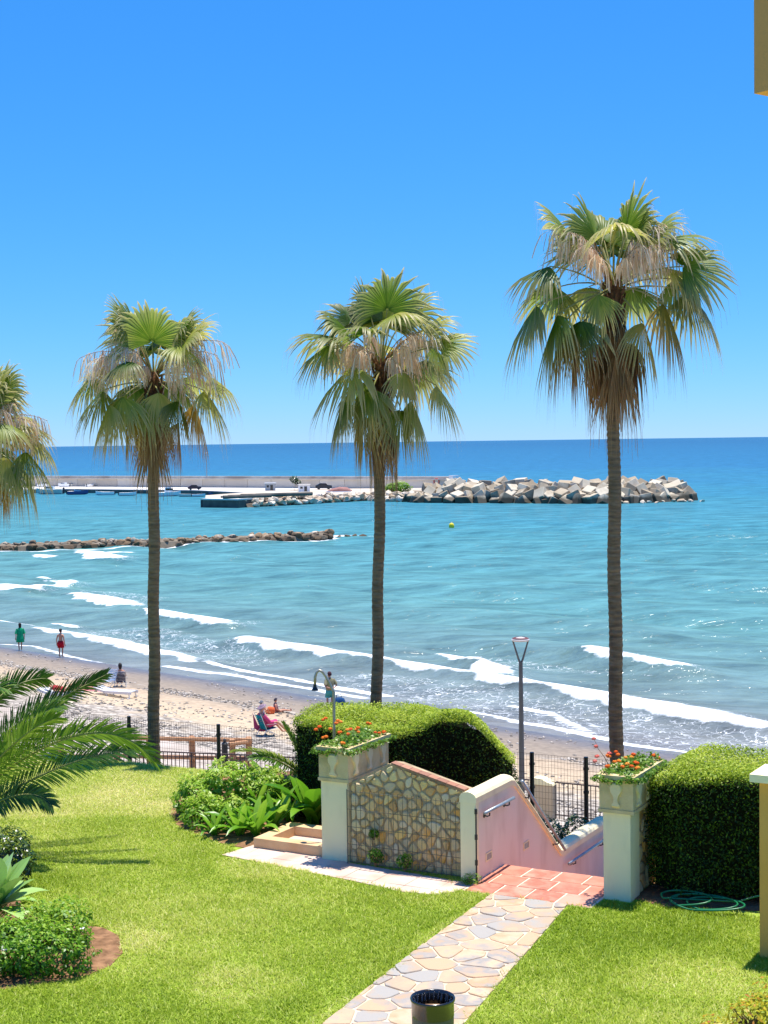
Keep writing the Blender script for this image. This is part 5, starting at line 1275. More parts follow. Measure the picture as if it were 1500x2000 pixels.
# tan building: boundary pier at right and upper balcony corner
tp = empty('boundary_pier', gp(1484, 1872, LAWN), 0, 'tan rendered pier with white cap at the right edge', 'pillar')
c = gp(1484, 1872, LAWN)
dE = Vector((0.86, -0.5, 0)); dN = Vector((0.5, 0.86, 0))
def qbox(mb, c, w, d, z0, z1, e=0.0):
    P = [c - dE * e - dN * e, c + dE * (w + e) - dN * e, c + dE * (w + e) + dN * (d + e), c - dE * e + dN * (d + e)]
    mb.rings([[Vector((p.x, p.y, z0)) for p in P], [Vector((p.x, p.y, z1)) for p in P]])
mb = MB(); qbox(mb, c, 0.9, 0.45, LAWN - 0.3, 9.06); mb.build('shaft', M_tan, tp)
mb = MB(); qbox(mb, c, 0.9, 0.45, 9.06, 9.15, 0.09); mb.build('cap', M_whitewall, tp)
cb_ = at(1473, 183, 8.0)
bl = empty('balcony_corner', cb_, 0, 'tan rendered balcony corner of the building in the top right corner', 'building')
dE, dN = Vector((0.80, 0.60, 0)), Vector((-0.60, 0.80, 0)) * -1
cz = cb_.z
def rb(mb, w, d, z0, z1, e=0):
    P = [cb_ + dE * -e, cb_ + dE * w, cb_ + dE * w + dN * d, cb_ + dE * -e + dN * d]
    P = [Vector((p.x, p.y, 0)) for p in P]
    if parea([tuple(p.xy) for p in P]) < 0: P = P[::-1]
    mb.rings([[Vector((p.x, p.y, z0)) for p in P], [Vector((p.x, p.y, z1)) for p in P]])
dN = Vector((0.60, -0.80, 0))
mb = MB(); rb(mb, 4.0, 2.2, cz, cz + 3.4); mb.build('parapet', M_tan, bl)

# litter bin
bc = Vector((at(845, 1950, 14.0).x, 14.0, LAWN))
bi = empty('litter_bin', bc, 0, 'black round litter bin standing on the flagstone path', 'bin')
M_binb = mat('bin_plastic', lin(20, 20, 22), lin(28, 28, 30), 6, 0.22, 0.6, coat=0.4)
M_bing = mat('bin_metal', lin(64, 66, 66), lin(78, 80, 80), 6, 0.4, 0.5)
M_card = mat('cardboard', lin(150, 116, 84), lin(164, 130, 98), 8, 0.9, 0.1)
r_ = 0.198; zt = at(845, 1949, 14.0).z - LAWN
mb = MB(); mb.lathe((0, 0, 0), [(0.17, 0.02), (r_ * 0.97, 0.06), (r_ * 0.985, zt - 0.14)], 32); mb.build('body', M_bing, bi, local=True, smooth=False)
mb = MB(); mb.lathe((0, 0, 0), [(r_ * 1.0, zt - 0.16), (r_ * 1.0, zt - 0.03), (r_ * 1.045, zt - 0.02), (r_ * 1.06, zt), (r_ * 1.03, zt + 0.012), (r_ * 0.98, zt + 0.006), (r_ * 0.93, zt - 0.02), (r_ * 0.90, zt - 0.3), (r_ * 0.85, zt - 0.35)], 40, caps=False)
mb.build('liner_rim', M_binb, bi, local=True, smooth=True)
mb = MB(); mb.lathe((0, 0, 0), [(r_ * 0.89, zt - 0.34), (0.01, zt - 0.33)], 24, caps=False); mb.build('inside_floor', M_binb, bi, local=True)
# crumpled bag folds and a card inside
mb = MB()
for k in range(26):
    a = k / 26 * 2 * math.pi; rr = r_ * (0.86 + 0.05 * math.sin(k * 2.7)); 
    mb.tube([(math.cos(a) * rr, math.sin(a) * rr, zt - 0.005), (math.cos(a + .06) * rr * .97, math.sin(a + .06) * rr * .97, zt - 0.1), (math.cos(a) * rr * .93, math.sin(a) * rr * .93, zt - 0.24)], [0.006, 0.012 + 0.006 * math.sin(k * 5), 0.006], 5)
mb.build('bag_fold', M_binb, bi, local=True, smooth=True)['kind'] = 'stuff'
mb = MB(); mb.box((0.0, 0.10, zt - 0.15), (0.13, 0.02, 0.12), Matrix.Rotation(0.3, 3, 'X')); mb.build('card', M_card, bi, local=True)

# ---- fences: black mesh fence at the lawn's far edge
M_mesh = mat('fence_mesh', lin(40, 40, 40), lin(54, 50, 46), 10, 0.5, 0.3)
FB = 5.52
posts_a = [to_ab(*at(249, 1450, 30.1).xy)[0], to_ab(*at(430, 1450, 29.2).xy)[0]]
step = posts_a[1] - posts_a[0]
pa = [posts_a[0] - step * 2, posts_a[0] - step, posts_a[0], posts_a[1]]
while pa[-1] < 4.0: pa.append(pa[-1] + 1.86)
apost = to_ab(*at(1043, 1500, 26.2).xy)[0]
k = min(range(len(pa)), key=lambda i: abs(pa[i] - apost)); pa[k] = apost
mf = empty('mesh_fence', ab(-3, FB, 6.2), 0, 'black wire mesh fence along the beach side of the garden', 'fence')
FZ0, FZ1 = 6.0, 7.62
for a in pa:
    mb = MB(); mb.tube([ab(a, FB - 0.03, FZ0 - 0.4), ab(a, FB - 0.03, FZ1 + 0.03)], 0.038, 8); p = mb.build('post', M_black, mf)
    for z in (6.55, 7.05, 7.45):
        mb = MB(); mb.tube([ab(a, FB - 0.03, z - 0.02), ab(a, FB - 0.03, z + 0.02)], 0.05, 8); mb.build('clamp', M_black, p)
for i in range(len(pa) - 1):
    mb = MB(); n = int((pa[i + 1] - pa[i]) / 0.055)
    for j in range(n + 1):
        a = pa[i] + (pa[i + 1] - pa[i]) * j / n
        mb.tube([ab(a, FB, FZ0), ab(a, FB, FZ1)], 0.0026, 3, caps=False)
    for z in np.arange(FZ0, FZ1 + 0.01, 0.108): mb.tube([ab(pa[i], FB - 0.003, z), ab(pa[i + 1], FB - 0.003, z)], 0.0026, 3, caps=False)
    mb.build('mesh_panel', M_mesh, mf)['kind'] = 'stuff'
# small grey meter box against the fence
mb = MB(); mb.box(ab(to_ab(*gp(367, 1500, 6.7).xy)[0], 5.0, 6.65), (0.24, 0.16, 0.34), Matrix.Rotation(-TH, 3, 'Z'), 0.012)
o = mb.build('utility_box', mat('grey_plastic', lin(150, 156, 144), lin(164, 168, 156), 5, 0.6, 0.3)); tag(o, 'small grey utility box at the fence right of the second palm', 'box')

# iron railing on the promenade
M_iron = mat('iron_paint', lin(58, 40, 38), lin(70, 50, 46), 10, 0.5, 0.4)
RP = [(-14.5, 46.8), (-3.3, 44.0), (4.4, 40.1), (10.5, 36.9)]
rl = empty('iron_railing', (-3.3, 44.0, 3.0), 0, 'dark iron railing of thin bars on the promenade beyond the fence', 'railing')
mb1 = []
for (x0, y0), (x1, y1) in zip(RP[:-1], RP[1:]):
    L = math.hypot(x1 - x0, y1 - y0); n = int(L / 0.125)
    for z, rr in ((3.12, .018), (3.98, .022)):
        mb = MB(); mb.tube([(x0, y0, z), (x1, y1, z)], rr, 5); mb.build('rail', M_iron, rl)
    for i in range(n):
        q = i / n; x, y = x0 + (x1 - x0) * q, y0 + (y1 - y0) * q
        if abs(x) > y * 0.26 or (-2.9 < x < 3.2): continue
        mb = MB(); mb.tube([(x, y, 3.0), (x, y, 3.98)], 0.013 if i % 12 else 0.024, 5); mb.build('bar', M_iron, rl)
# masonry post at the railing's gap
pc = gp(1063, 1600, 3.0)
wp = empty('promenade_post', pc, 0, 'beige masonry post with rounded white cap at the railing left end', 'pillar')
mb = MB(); mb.box(pc + Vector((0, 0.1, 0.46)), (0.62, 0.3, 0.92), Matrix.Rotation(-TH, 3, 'Z')); mb.build('shaft', mat('beige_render', lin(196, 172, 140), lin(206, 184, 152), 3, 0.85, 0.2), wp)
mb = MB(); RM = Matrix.Rotation(-TH, 3, 'Z')
sec = [pc + Vector((0, 0.1, 0.92)) + RM @ Vector((x, -0.17, z)) for x, z in ((-.33, 0.001), (.33, 0.001), (.31, .05), (.15, .09), (0, .16), (-.2, .17), (-.33, .12))]
mb.extrude(sec, RM @ Vector((0, 0.34, 0))); mb.build('cap', M_whitewall, wp)
# timber rail fence
M_wood = mat('fence_timber', lin(172, 124, 88), lin(196, 150, 112), 5, 0.8, 0.2, 0.5, 30, stretch=(1, 1, 4))
WP = [gp(120, 1508, 3.0), gp(228, 1506, 3.0), gp(293, 1508, 3.0), gp(376, 1510, 3.0), gp(449, 1530, 3.0) + Vector((0.0, 0.9, 0)), gp(487, 1512, 3.0)]
wf = empty('timber_fence', WP[3], 0, 'orange brown timber rail fence on the promenade behind the mesh fence', 'fence')
for p in WP:
    mb = MB(); mb.box((p.x, p.y, 3.56), (0.17, 0.17, 1.16), Matrix.Rotation(0.3, 3, 'Z'), 0.02); mb.build('post', M_wood, wf)
for p, q in ((0, 1), (1, 2), (2, 3), (3, 5), (4, 5)):
    for z in (3.5, 4.06):
        if (p, q) == (4, 5): z -= 0.05
        d = (WP[q] - WP[p]); d.z = 0; d.normalize()
        mb = MB(); mb.tube([Vector((WP[p].x, WP[p].y, z)) - d * .1 + Vector((0, -.1, 0)), Vector((WP[q].x, WP[q].y, z)) + d * .1 + Vector((0, -.1, 0))], 0.065, 8); mb.build('rail', M_wood, wf)
mb = MB(); mb.tube([gp(438, 1528, 3.0) + Vector((0, .3, 0)), gp(438, 1528, 3.0) + Vector((0, .3, 1.05))], [0.09, 0.09], 8); mb.lathe(gp(438, 1528, 3.0) + Vector((0, .3, 1.05)), [(0.09, 0), (0.1, .04), (0.04, .1), (0.05, .16), (0.01, .2)], 8)
o = mb.build('gate_post', M_black); tag(o, 'black iron gate post with knob beside the timber fence', 'post')

# promenade lamp
lp = gp(1020, 1632, 3.0)
la = empty('street_lamp', lp, 0, 'grey street lamp with flat round head on a forked arm', 'street lamp')
zt = at(1017, 1292, lp.y).z; 
tx = at(1017, 1292, lp.y).x - lp.x
mb = MB(); mb.tube([(0, 0, 0), (0, 0, 0.06)], 0.14, 12); mb.tube([(0, 0, 0), (tx * .5, 0, (zt - 3) * .5), (tx, 0, zt - 3)], [0.082, 0.068, 0.05], 12); mb.build('pole', M_grey, la, local=True, smooth=False)
hz = at(1017, 1252, lp.y).z - 3
for s in (-1, 1):
    mb = MB(); mb.tube([(tx, 0, zt - 3 - 0.08), (tx + s * 0.06, 0, zt - 3 + 0.08), (tx + s * 0.19, 0, hz)], [(0.03, 0.035), (0.026, 0.03), (0.02, 0.028)], 8); mb.build('arm', M_grey, la, local=True)
mb = MB(); mb.lathe((tx, 0, hz), [(0.2, 0.0), (0.225, 0.02), (0.23, 0.045), (0.2, 0.06), (0.05, 0.1)], 24); mb.build('lamp_head', mat('lamp_head_paint', lin(206, 196, 194), None, rough=0.4), la, local=True)
mb = MB(); mb.lathe((tx, 0, hz + 0.062), [(0.205, 0.0), (0.21, 0.012), (0.16, 0.03), (0.155, 0.02)], 24); mb.build('lamp_ring', mat('lamp_ring_paint', lin(116, 72, 66), None, rough=0.5), la, local=True)
# ================================================================== HARBOUR AND BREAKWATERS
M_conc = mat('sea_concrete', lin(186, 176, 162), lin(206, 198, 186), 0.4, 0.9, 0.15, 0.3, 3, stain=(lin(160, 140, 124), 0.15, 0.6))
M_quay = mat('quay_concrete', lin(216, 208, 196), lin(230, 224, 214), 0.3, 0.9, 0.15)
M_darkc = mat('wet_concrete', lin(86, 84, 78), lin(110, 106, 98), 0.6, 0.8, 0.2, 0.4, 3, stain=(lin(60, 60, 58), 0.4, 0.6))
M_cube = palette_mat('concrete_cube', [lin(172, 156, 130), lin(196, 182, 156), lin(208, 196, 172), lin(148, 134, 112)], nscale=0.5, namp=0.9, bump=0.6, bscale=2, rough=0.95, wet=(lin(62, 58, 48), 1.15))
M_rock = palette_mat('boulder_rock', [lin(160, 132, 100), lin(190, 170, 142), lin(134, 112, 88), lin(210, 196, 174), lin(168, 142, 108), lin(118, 104, 90)], nscale=0.9, namp=0.5, bump=0.8, bscale=3, rough=0.9, wet=(lin(84, 70, 54), 0.7))
M_rockp = palette_mat('pale_boulder_rock', [lin(196, 176, 148), lin(214, 200, 178), lin(170, 148, 122), lin(222, 210, 190)], nscale=0.9, namp=0.5, bump=0.8, bscale=3, rough=0.9)
M_core2 = mat('breakwater_core', lin(110, 100, 86), lin(136, 124, 106), 0.8, 0.95, 0.1, 1.0, 3)
M_bwhite = mat('boat_gelcoat', lin(232, 232, 230), None, rough=0.3, spec=0.5)
M_bblue = mat('boat_blue', lin(40, 66, 120), None, rough=0.35, spec=0.5)
M_bdark = mat('boat_dark', lin(40, 44, 50), None, rough=0.35, spec=0.5)
M_glass = mat('dark_glass', lin(30, 40, 48), None, rough=0.1, spec=0.7)
M_tarp = mat('tarpaulin', lin(150, 104, 96), lin(170, 126, 116), 1.0, 0.8, 0.2)

def rock_mesh(name, seed, sub=2):
    import bmesh
    rr = np.random.default_rng(seed)
    bm = bmesh.new(); bmesh.ops.create_icosphere(bm, subdivisions=sub, radius=1.0)
    planes = [(Vector(rr.normal(0, 1, 3)).normalized(), rr.uniform(0.42, 0.8)) for _ in range(10)]
    for v in bm.verts:
        for n_, d in planes:
            k = v.co.dot(n_)
            if k > d: v.co -= n_ * (k - d)
        v.co *= 1 + rr.uniform(-0.03, 0.03)
    me = bpy.data.meshes.new(name); bm.to_mesh(me); bm.free()
    return me
ROCKS = [rock_mesh('boulder', i) for i in range(7)]
ROCKS2 = [m.copy() for m in ROCKS]
def boulders(t, pts, m, meshes, s0, s1, flat=0.75):
    off = Vector(t.location)
    for p in pts:
        s = random.uniform(s0, s1)
        me = random.choice(meshes)
        link('boulder', me, m, t, Vector(p) - off, (random.uniform(-.4, .4), random.uniform(-.4, .4), random.uniform(0, 6.28)), (s * random.uniform(.9, 1.35), s * random.uniform(.8, 1.1), s * flat * random.uniform(.85, 1.15)))
def line_pts(poly, n, spread, z0, z1):
    """poly: list of Vector xy; rows of points along it, higher towards the middle of the spread"""
    segs = [(poly[i + 1] - poly[i]).length for i in range(len(poly) - 1)]; tot = sum(segs); out = []
    for i in range(n):
        d = (i + random.uniform(.1, .9)) / n * tot; k = 0
        while k < len(segs) - 1 and d > segs[k]: d -= segs[k]; k += 1
        u = (poly[k + 1] - poly[k]).normalized(); p = poly[k] + u * d; nn = Vector((-u.y, u.x))
        q = random.uniform(-1, 1)
        out.append((p.x + nn.x * q * spread, p.y + nn.y * q * spread, z0 + (z1 - z0) * (1 - abs(q)) + random.uniform(-.12, .12)))
    return out
# low groyne of boulders
g0, g1, g2 = gp(-60, 1078, 0).xy, gp(310, 1066, 0).xy, gp(640, 1052, 0).xy
gr = empty('rock_groyne', (g1.x, g1.y + 1.5, 0), 0, 'low groyne of brown boulders lying across the water at left', 'breakwater')
offy = Vector((0, 1.7))
ln_ = [g0 + offy, g1 + offy, g2 + offy]
mb = MB(); mb.tube([(p.x, p.y, -0.25) for p in ln_], [(1.5, 1.0)] * 3, 8); mb.build('core', M_core2, gr)
boulders(gr, line_pts(ln_, 280, 1.9, 0.05, 0.62), M_rock, ROCKS, 0.42, 0.85)
boulders(gr, [(g2.x + 1.5 + i * 1.1, g2.y + 1.7 + random.uniform(-.4, .4), 0.0) for i in range(4)], M_rock, ROCKS, 0.5, 0.8)

# harbour quay and mole platform
Zq = 1.1
QP = [gp(-200, 961, Zq).xy, gp(110, 954.5, Zq).xy, gp(380, 957, Zq).xy, gp(470, 961, Zq).xy]
wl0, wl1 = at(-260, 940, 505).xy, at(880, 940, 379).xy
qp = [tuple(p) for p in QP] + [(wl1.x - 8, wl1.y - 1.0), (wl1.x, wl1.y + 4), (wl0.x, wl0.y + 4)]
if parea(qp) < 0: qp = qp[::-1]
mb = MB(); mb.prism(qp, -2, Zq); o = mb.build('quay', M_quay)
mb = MB()
for i in range(len(QP) - 1):
    d_ = (QP[i + 1] - QP[i]).normalized(); n_q = Vector((d_.y, -d_.x))
    mb.rings([[Vector((p.x, p.y, z)) for p in (QP[i] + n_q * .35, QP[i + 1] + n_q * .35, QP[i + 1] + n_q * .01, QP[i] + n_q * .01)] for z in (-1.5, Zq - 0.18)])
q_ = mb.build('quay_wall', M_darkc); tag(q_, 'dark stained quay face above the harbour water', kind='structure'); tag(o, 'sunlit concrete quay at the foot of the harbour wall', kind='structure')
# mole between harbour and open sea
mp_px = [(397, 977, 1.6), (463, 977, 1.6), (560, 972, 1.6), (720, 965, 1.6), (860, 968, 1.6), (1000, 966, 1.6), (1300, 966, 1.6)]
front = [gp(398, 988, 0).xy + Vector((0, 3)), gp(466, 990, 0).xy + Vector((0, 4.5))] + [gp(x, y, 0).xy + Vector((0, 6.0)) for x, y in ((560, 987), (640, 982), (720, 978), (820, 982), (1000, 983), (1200, 984), (1290, 981))]
back = [(60, 331), (18, 376), (-24, 384), (-40, 345)]
mp = [tuple(p) for p in front] + back
if parea(mp) < 0: mp = mp[::-1]
mb = MB(); mb.prism(mp, -2, 1.55); o = mb.build('mole', mat('mole_ground', lin(186, 170, 148), lin(204, 192, 174), 0.3, 0.95, 0.1, 0.4, 2)); tag(o, 'flat concrete mole behind the armour rocks', kind='structure')
f0, f1 = gp(396, 991, 0), gp(466, 992, 0)
qt = empty('quay_head', ((f0.x + f1.x) / 2, f0.y, 0), 0, 'dark weathered concrete quay head at the left tip of the mole', 'quay')
d = (f1 - f0).normalized(); nrm = Vector((-d.y, d.x, 0))
P4 = [f0, f1, f1 + nrm * 7, f0 + nrm * 7]
mb = MB(); mb.rings([[Vector((p.x, p.y, -1)) for p in P4], [Vector((p.x, p.y, 1.55)) for p in P4]]); mb.build('block', M_darkc, qt)
P4b = [f0 - d * .3 - nrm * .3, f1 + d * .1 - nrm * .3, f1 + d * .1 + nrm * 7.2, f0 - d * .3 + nrm * 7.2]
mb = MB(); mb.rings([[Vector((p.x, p.y, 1.553)) for p in P4b], [Vector((p.x, p.y, 1.85)) for p in P4b]]); mb.build('deck', M_quay, qt)
mb = MB(); mb.box(f0 - d * 0.6 + nrm * 1.0 + Vector((0, 0, .9)), (1.0, 1.6, 1.7)); mb.build('fender', M_bdark, qt)
# seawall in panels
dw = (wl1 - wl0); Lw = dw.length; dw.normalize()
sw2 = empty('harbour_wall', (wl1.x, wl1.y, Zq), 0, 'long pale concrete harbour wall with coping in front of the open sea', 'seawall')
nP = 28
M_panel = palette_mat('wall_panel', [lin(196, 184, 168), lin(206, 196, 182), lin(190, 176, 158), lin(200, 190, 176)], nscale=0.25, namp=0.6, bump=0.2, bscale=1.5, rough=0.9)
for i in range(nP):
    a_ = wl0 + dw * (Lw * i / nP + 0.06); b_ = wl0 + dw * (Lw * (i + 1) / nP - 0.06); nn = Vector((-dw.y, dw.x))
    q = [a_, b_, b_ + nn * 1.2, a_ + nn * 1.2]
    mb = MB(); mb.rings([[Vector((p.x, p.y, 0.5)) for p in q], [Vector((p.x, p.y, 3.35)) for p in q]]); mb.build('wall_panel', M_panel, sw2)
nn = Vector((-dw.y, dw.x))
for (z0, z1, e0, e1) in ((0.5, 3.3, 0.15, 3.0), (3.353, 3.6, -0.35, 2.6), (3.602, 4.2, 0.7, 2.2)):
    q = [wl0 + nn * e0, wl1 + nn * e0, wl1 + nn * e1, wl0 + nn * e1]
    mb = MB(); mb.rings([[Vector((p.x, p.y, z0)) for p in q], [Vector((p.x, p.y, z1)) for p in q]]); mb.build('coping' if z0 > 3 else 'backing', M_conc, sw2)
q = [wl1 - nn * .6 - dw * .1, wl1 - nn * .6 + dw * 1.0, wl1 + nn * 2.6 + dw * 1.0, wl1 + nn * 2.6 - dw * .1]
mb = MB(); mb.rings([[Vector((p.x, p.y, 0.5)) for p in q], [Vector((p.x, p.y, 4.5)) for p in q]]); mb.build('end_pier', M_bwhite, sw2)
# life-ring sign on the wall
lr = at(849, 941, wl1.y + 1.5); lr = Vector((lr.x, lr.y, lr.z)); k_ = (lr.xy - wl0).dot(dw); b2_ = wl0 + dw * k_ - nn * .12
mb = MB(); ring = [Vector((b2_.x, b2_.y, lr.z)) + Vector((dw.x, dw.y, 0)) * (math.cos(t) * .75) + UPV * math.sin(t) * .75 for t in [i * math.pi / 8 for i in range(17)]]
mb.tube(ring, 0.14, 6); o = mb.build('life_ring', mat('life_ring_red', lin(196, 70, 56), None, rough=0.5)); tag(o, 'red life ring hanging on the harbour wall near its right end', 'life ring')
# armour: natural boulders then concrete cubes
ar = empty('armour_breakwater', (gp(900, 980, 0).x, gp(900, 980, 0).y + 4, 0), 0, 'breakwater of pale boulders and tumbled concrete cubes ending in the open sea', 'breakwater')
nat = [gp(x, y, 0).xy + Vector((0, 2.6)) for x, y in ((468, 992), (560, 987), (640, 982), (720, 978), (840, 981))]
mb = MB(); mb.tube([(p.x, p.y + .5, -0.4) for p in nat], [(2.2, 1.6)] * 5, 8); mb.build('core', M_core2, ar)
boulders(ar, line_pts(nat, 200, 2.8, 0.2, 1.6), M_rockp, ROCKS2, 0.7, 1.25)
def cube_mesh(name, seed):
    import bmesh
    rr = random.Random(seed); mb = MB(); mb.box((0, 0, 0), (2, 2, 2), None, 0.07)
    me = bpy.data.meshes.new(name); me.from_pydata(mb.v, [], mb.f); me.update(); return me
CUBES = [cube_mesh('concrete_block', i) for i in range(2)]
off = Vector(ar.location)
ax = [gp(x, y, 0).xy for x, y in ((735, 979), (820, 982), (900, 983), (1000, 983), (1100, 984), (1200, 984), (1290, 981), (1362, 977))]
mb = MB(); mb.rings([[Vector((p.x, p.y + dy, z)) for p, dy, z in ((q, 2, -.5), (q, 5, 1.6), (q, 12, 2.2), (q, 18, -.5))] for q in ax[:-1]]); mb.build('core', M_core2, ar)
segs = [(ax[i + 1] - ax[i]).length for i in range(len(ax) - 1)]; tot = sum(segs)
for row, (dy, z, n) in enumerate(((1.4, 0.3, 34), (3.0, 1.3, 35), (5.2, 2.4, 34), (8.0, 3.0, 30), (12, 3.3, 24))):
    for i in range(n):
        d_ = (i + random.uniform(.15, .85)) / n * tot; k = 0
        fr = d_ / tot
        while k < len(segs) - 1 and d_ > segs[k]: d_ -= segs[k]; k += 1
        p = ax[k] + (ax[k + 1] - ax[k]).normalized() * d_
        lowL = float(sstep(0.30, 0.12, fr)); endf = float(sstep(0.93, 1.0, fr))
        if (lowL > .5 and row > 1) or (fr < .14 and row != 1): continue
        if endf > .3 and row > 1: continue
        s = random.uniform(1.0, 1.35) * (1 - 0.25 * lowL)
        zz = z * (1 - 0.5 * lowL) * (1 - 0.55 * endf) + random.uniform(-.3, .3)
        link('concrete_block', random.choice(CUBES), M_cube, ar, Vector((p.x, p.y + dy + random.uniform(-.6, .6), zz)) - off, (random.uniform(-.6, .6), random.uniform(-.6, .6), random.uniform(0, 1.57)), (s, s, s * random.uniform(.8, 1.05)))
boulders(ar, [(ax[k].x + random.uniform(0, 9), ax[k].y + random.uniform(.2, 1.2), random.uniform(0, .3)) for k in range(len(ax) - 1) for _ in range(6)], M_rockp, ROCKS2, 0.5, 1.0)

# moored boats
def boat_hull(L, W, H, name, hm, t):
    mb = MB(); secs = []
    for q, wk, zk in ((0, .8, 0), (.25, .98, 0), (.55, 1.0, .02), (.8, .72, .12), (.94, .32, .28), (1.0, .04, .4)):
        x = (q - .5) * L; w = W / 2 * wk; zb = -0.25 + zk * H * .8; zt_ = H * (0.75 + zk * .8)
        secs.append([Vector((x, -w, zt_)), Vector((x, -w * .82, zb + .25)), Vector((x, 0, zb)), Vector((x, w * .82, zb + .25)), Vector((x, w, zt_)), Vector((x, w * .85, zt_ - .12)), Vector((x, -w * .85, zt_ - .12))])
    mb.rings(secs); return mb.build(name, hm, t, local=True)
def boat(px, py, Lpx, rz, label, hm, kind, group='small boats moored along the quay', z=0.0):
    p = gp(px, py, z); p.z += 0.12; L = Lpx * p.y / FPX; W = L * .36; H = L * .2
    t = empty('motor_boat', p, rz, label, 'boat', group)
    boat_hull(L, W, H, 'hull', hm, t)
    if kind in ('cabin', 'open'):
        h = H * (1.0 if kind == 'cabin' else .55); x0 = -.02 * L
        mb = MB(); mb.rings([[Vector((x0 + x * L, y * W, z)) for x, y in ((-.16, -.33), (.2, -.28), (.2, .28), (-.16, .33))] for z in (H * .7,)] + [[Vector((x0 + x * L, y * W, H * .75 + h)) for x, y in ((-.14, -.3), (.1, -.24), (.1, .24), (-.14, .3))]]); c = mb.build('cabin', M_bwhite, t, local=True)
        mb = MB(); mb.rings([[Vector((x0 + x * L, y * W, z)) for x, y in ((-.12, -.325), (.19, -.27), (.19, .27), (-.12, .325))] for z in (H * .75 + h * .4, H * .75 + h * .8)]); mb.build('windscreen', M_glass, c, local=True)
    if kind == 'cabin':
        mb = MB(); mb.tube([(-.1 * L, 0, H * .75 + H), (-.1 * L, 0, H * .75 + H * 2.2)], 0.05, 5); mb.build('mast', M_bwhite, t, local=True)
    mb = MB(); mb.box((-.53 * L, 0, H * .55), (L * .06, W * .16, H * 1.1)); mb.build('outboard_motor', M_bdark, t, local=True)
boat(38, 965, 42, 0.3, 'white motorboat moored under the leftmost palm', M_bwhite, 'open')
boat(97, 965, 54, 3.0, 'white boat with green-grey hull second along the quay from left', mat('boat_sage', lin(176, 188, 180), None, rough=.35), 'open')
boat(152, 966, 40, 0.2, 'motorboat with dark blue hull and white cabin on the left quay', M_bblue, 'open')
boat(205, 967, 36, 3.3, 'low white boat left of the second palm trunk', M_bwhite, 'low')
boat(250, 968, 34, 0.1, 'long low white dinghy just left of the second palm trunk', M_bwhite, 'low')
boat(330, 969, 46, 0.25, 'white cabin fishing boat right of the second palm trunk', M_bwhite, 'cabin')
boat(362, 970, 28, 3.0, 'small pale dinghy beside the white fishing boat', mat('boat_pale', lin(206, 206, 196), None, rough=.4), 'low')
boat(388, 970, 26, 0.2, 'small white dinghy nearest the quay head', M_bwhite, 'low')
boat(420, 967, 26, 0.1, 'small blue tarped boat behind the quay head', M_bblue, 'low')
G2 = 'boats hauled out on the quay'
boat(125, 951, 30, 2.6, 'white boat hauled out on the quay between the moored boats and the wall', M_bwhite, 'open', G2, 1.1)
boat(150, 950, 26, 0.6, 'pale hauled-out boat right of the white one on the left quay', mat('boat_cream', lin(214, 208, 190), None, rough=.4), 'low', G2, 1.1)
boat(176, 951, 24, 1.2, 'small white hauled-out boat nearest the second palm on the quay', M_bwhite, 'low', G2, 1.1)
boat(85, 951, 26, 0.3, 'white cabin boat hauled out at the far left of the quay', M_bwhite, 'cabin', G2, 1.1)
# floating pontoon and pipes behind the quay head
pp = empty('pipe_stack', gp(500, 962, 1.6), 0, 'dark stacked pontoon pipes lying on the mole behind the quay head', 'pipes')
for i, (x0, x1, y, z, r_) in enumerate(((432, 520, 972, 1.9, .38), (445, 560, 970, 2.0, .38), (470, 600, 968, 2.2, .36), (436, 530, 971, 2.55, .34), (500, 610, 967, 2.6, .34))):
    p, q = gp(x0, y, z), gp(x1, y - 3, z); mb = MB(); mb.tube([p, q], r_, 8); mb.build('pipe', M_darkc, pp)
# huts, van, car, tarped boat and lamp mast on the mole
def hut(px, py, w, h, label, m, roof):
    p = gp(px, py, 1.55); s = p.y / FPX
    t = empty('hut', p, 0.1, label, 'hut'); W, H = w * s, h * s
    mb = MB(); mb.box((0, 0, H / 2), (W, W * .8, H)); mb.build('walls', m, t, local=True)
    mb = MB(); mb.rings([[Vector((x * W * .56, y * W * .47, z)) for x, y in ((-1, -1), (1, -1), (1, 1), (-1, 1))] for z in (H + .002, H + .14)]); mb.build('roof', roof, t, local=True)
    mb = MB(); mb.box((W * .12, -W * .4 - .02, H * .42), (W * .25, .05, H * .75)); mb.build('door', M_glass, t, local=True)
    mb = MB(); mb.box((-W * .25, -W * .4 - .02, H * .6), (W * .22, .05, H * .3)); mb.build('window', M_glass, t, local=True)
hut(528, 958, 20, 14, 'small grey hut on the mole left of the white one', mat('hut_grey', lin(176, 178, 176), None), M_bwhite)
hut(594, 960, 22, 13, 'white hut with dark doors on the mole in the harbour', M_bwhite, M_quay)
def car(px, py, Lpx, rz, label, m):
    p = gp(px, py, 1.55); L = Lpx * p.y / FPX
    t = empty('parked_car', p, rz, label, 'car', 'cars parked on the mole')
    pr = [(-.5, .09), (.5, .09), (.5, .2), (.46, .25), (.24, .27), (.14, .38), (-.22, .39), (-.4, .28), (-.5, .25)]
    mb = MB(); mb.extrude([(x * L, -.2 * L, z * L) for x, z in pr], (0, .4 * L, 0)); mb.build('body', m, t, local=True)
    mb = MB(); mb.extrude([(x * L, -.203 * L, z * L) for x, z in ((-.33, .28), (.19, .28), (.11, .36), (-.2, .37))], (0, .406 * L, 0)); mb.build('window', M_glass, t, local=True)
    for x in (-.3, .3):
        for y in (-1, 1):
            mb = MB(); mb.tube([(x * L, y * .15 * L, .08 * L), (x * L, y * .205 * L, .08 * L)], .08 * L, 12); mb.build('wheel', M_bdark, t, local=True)
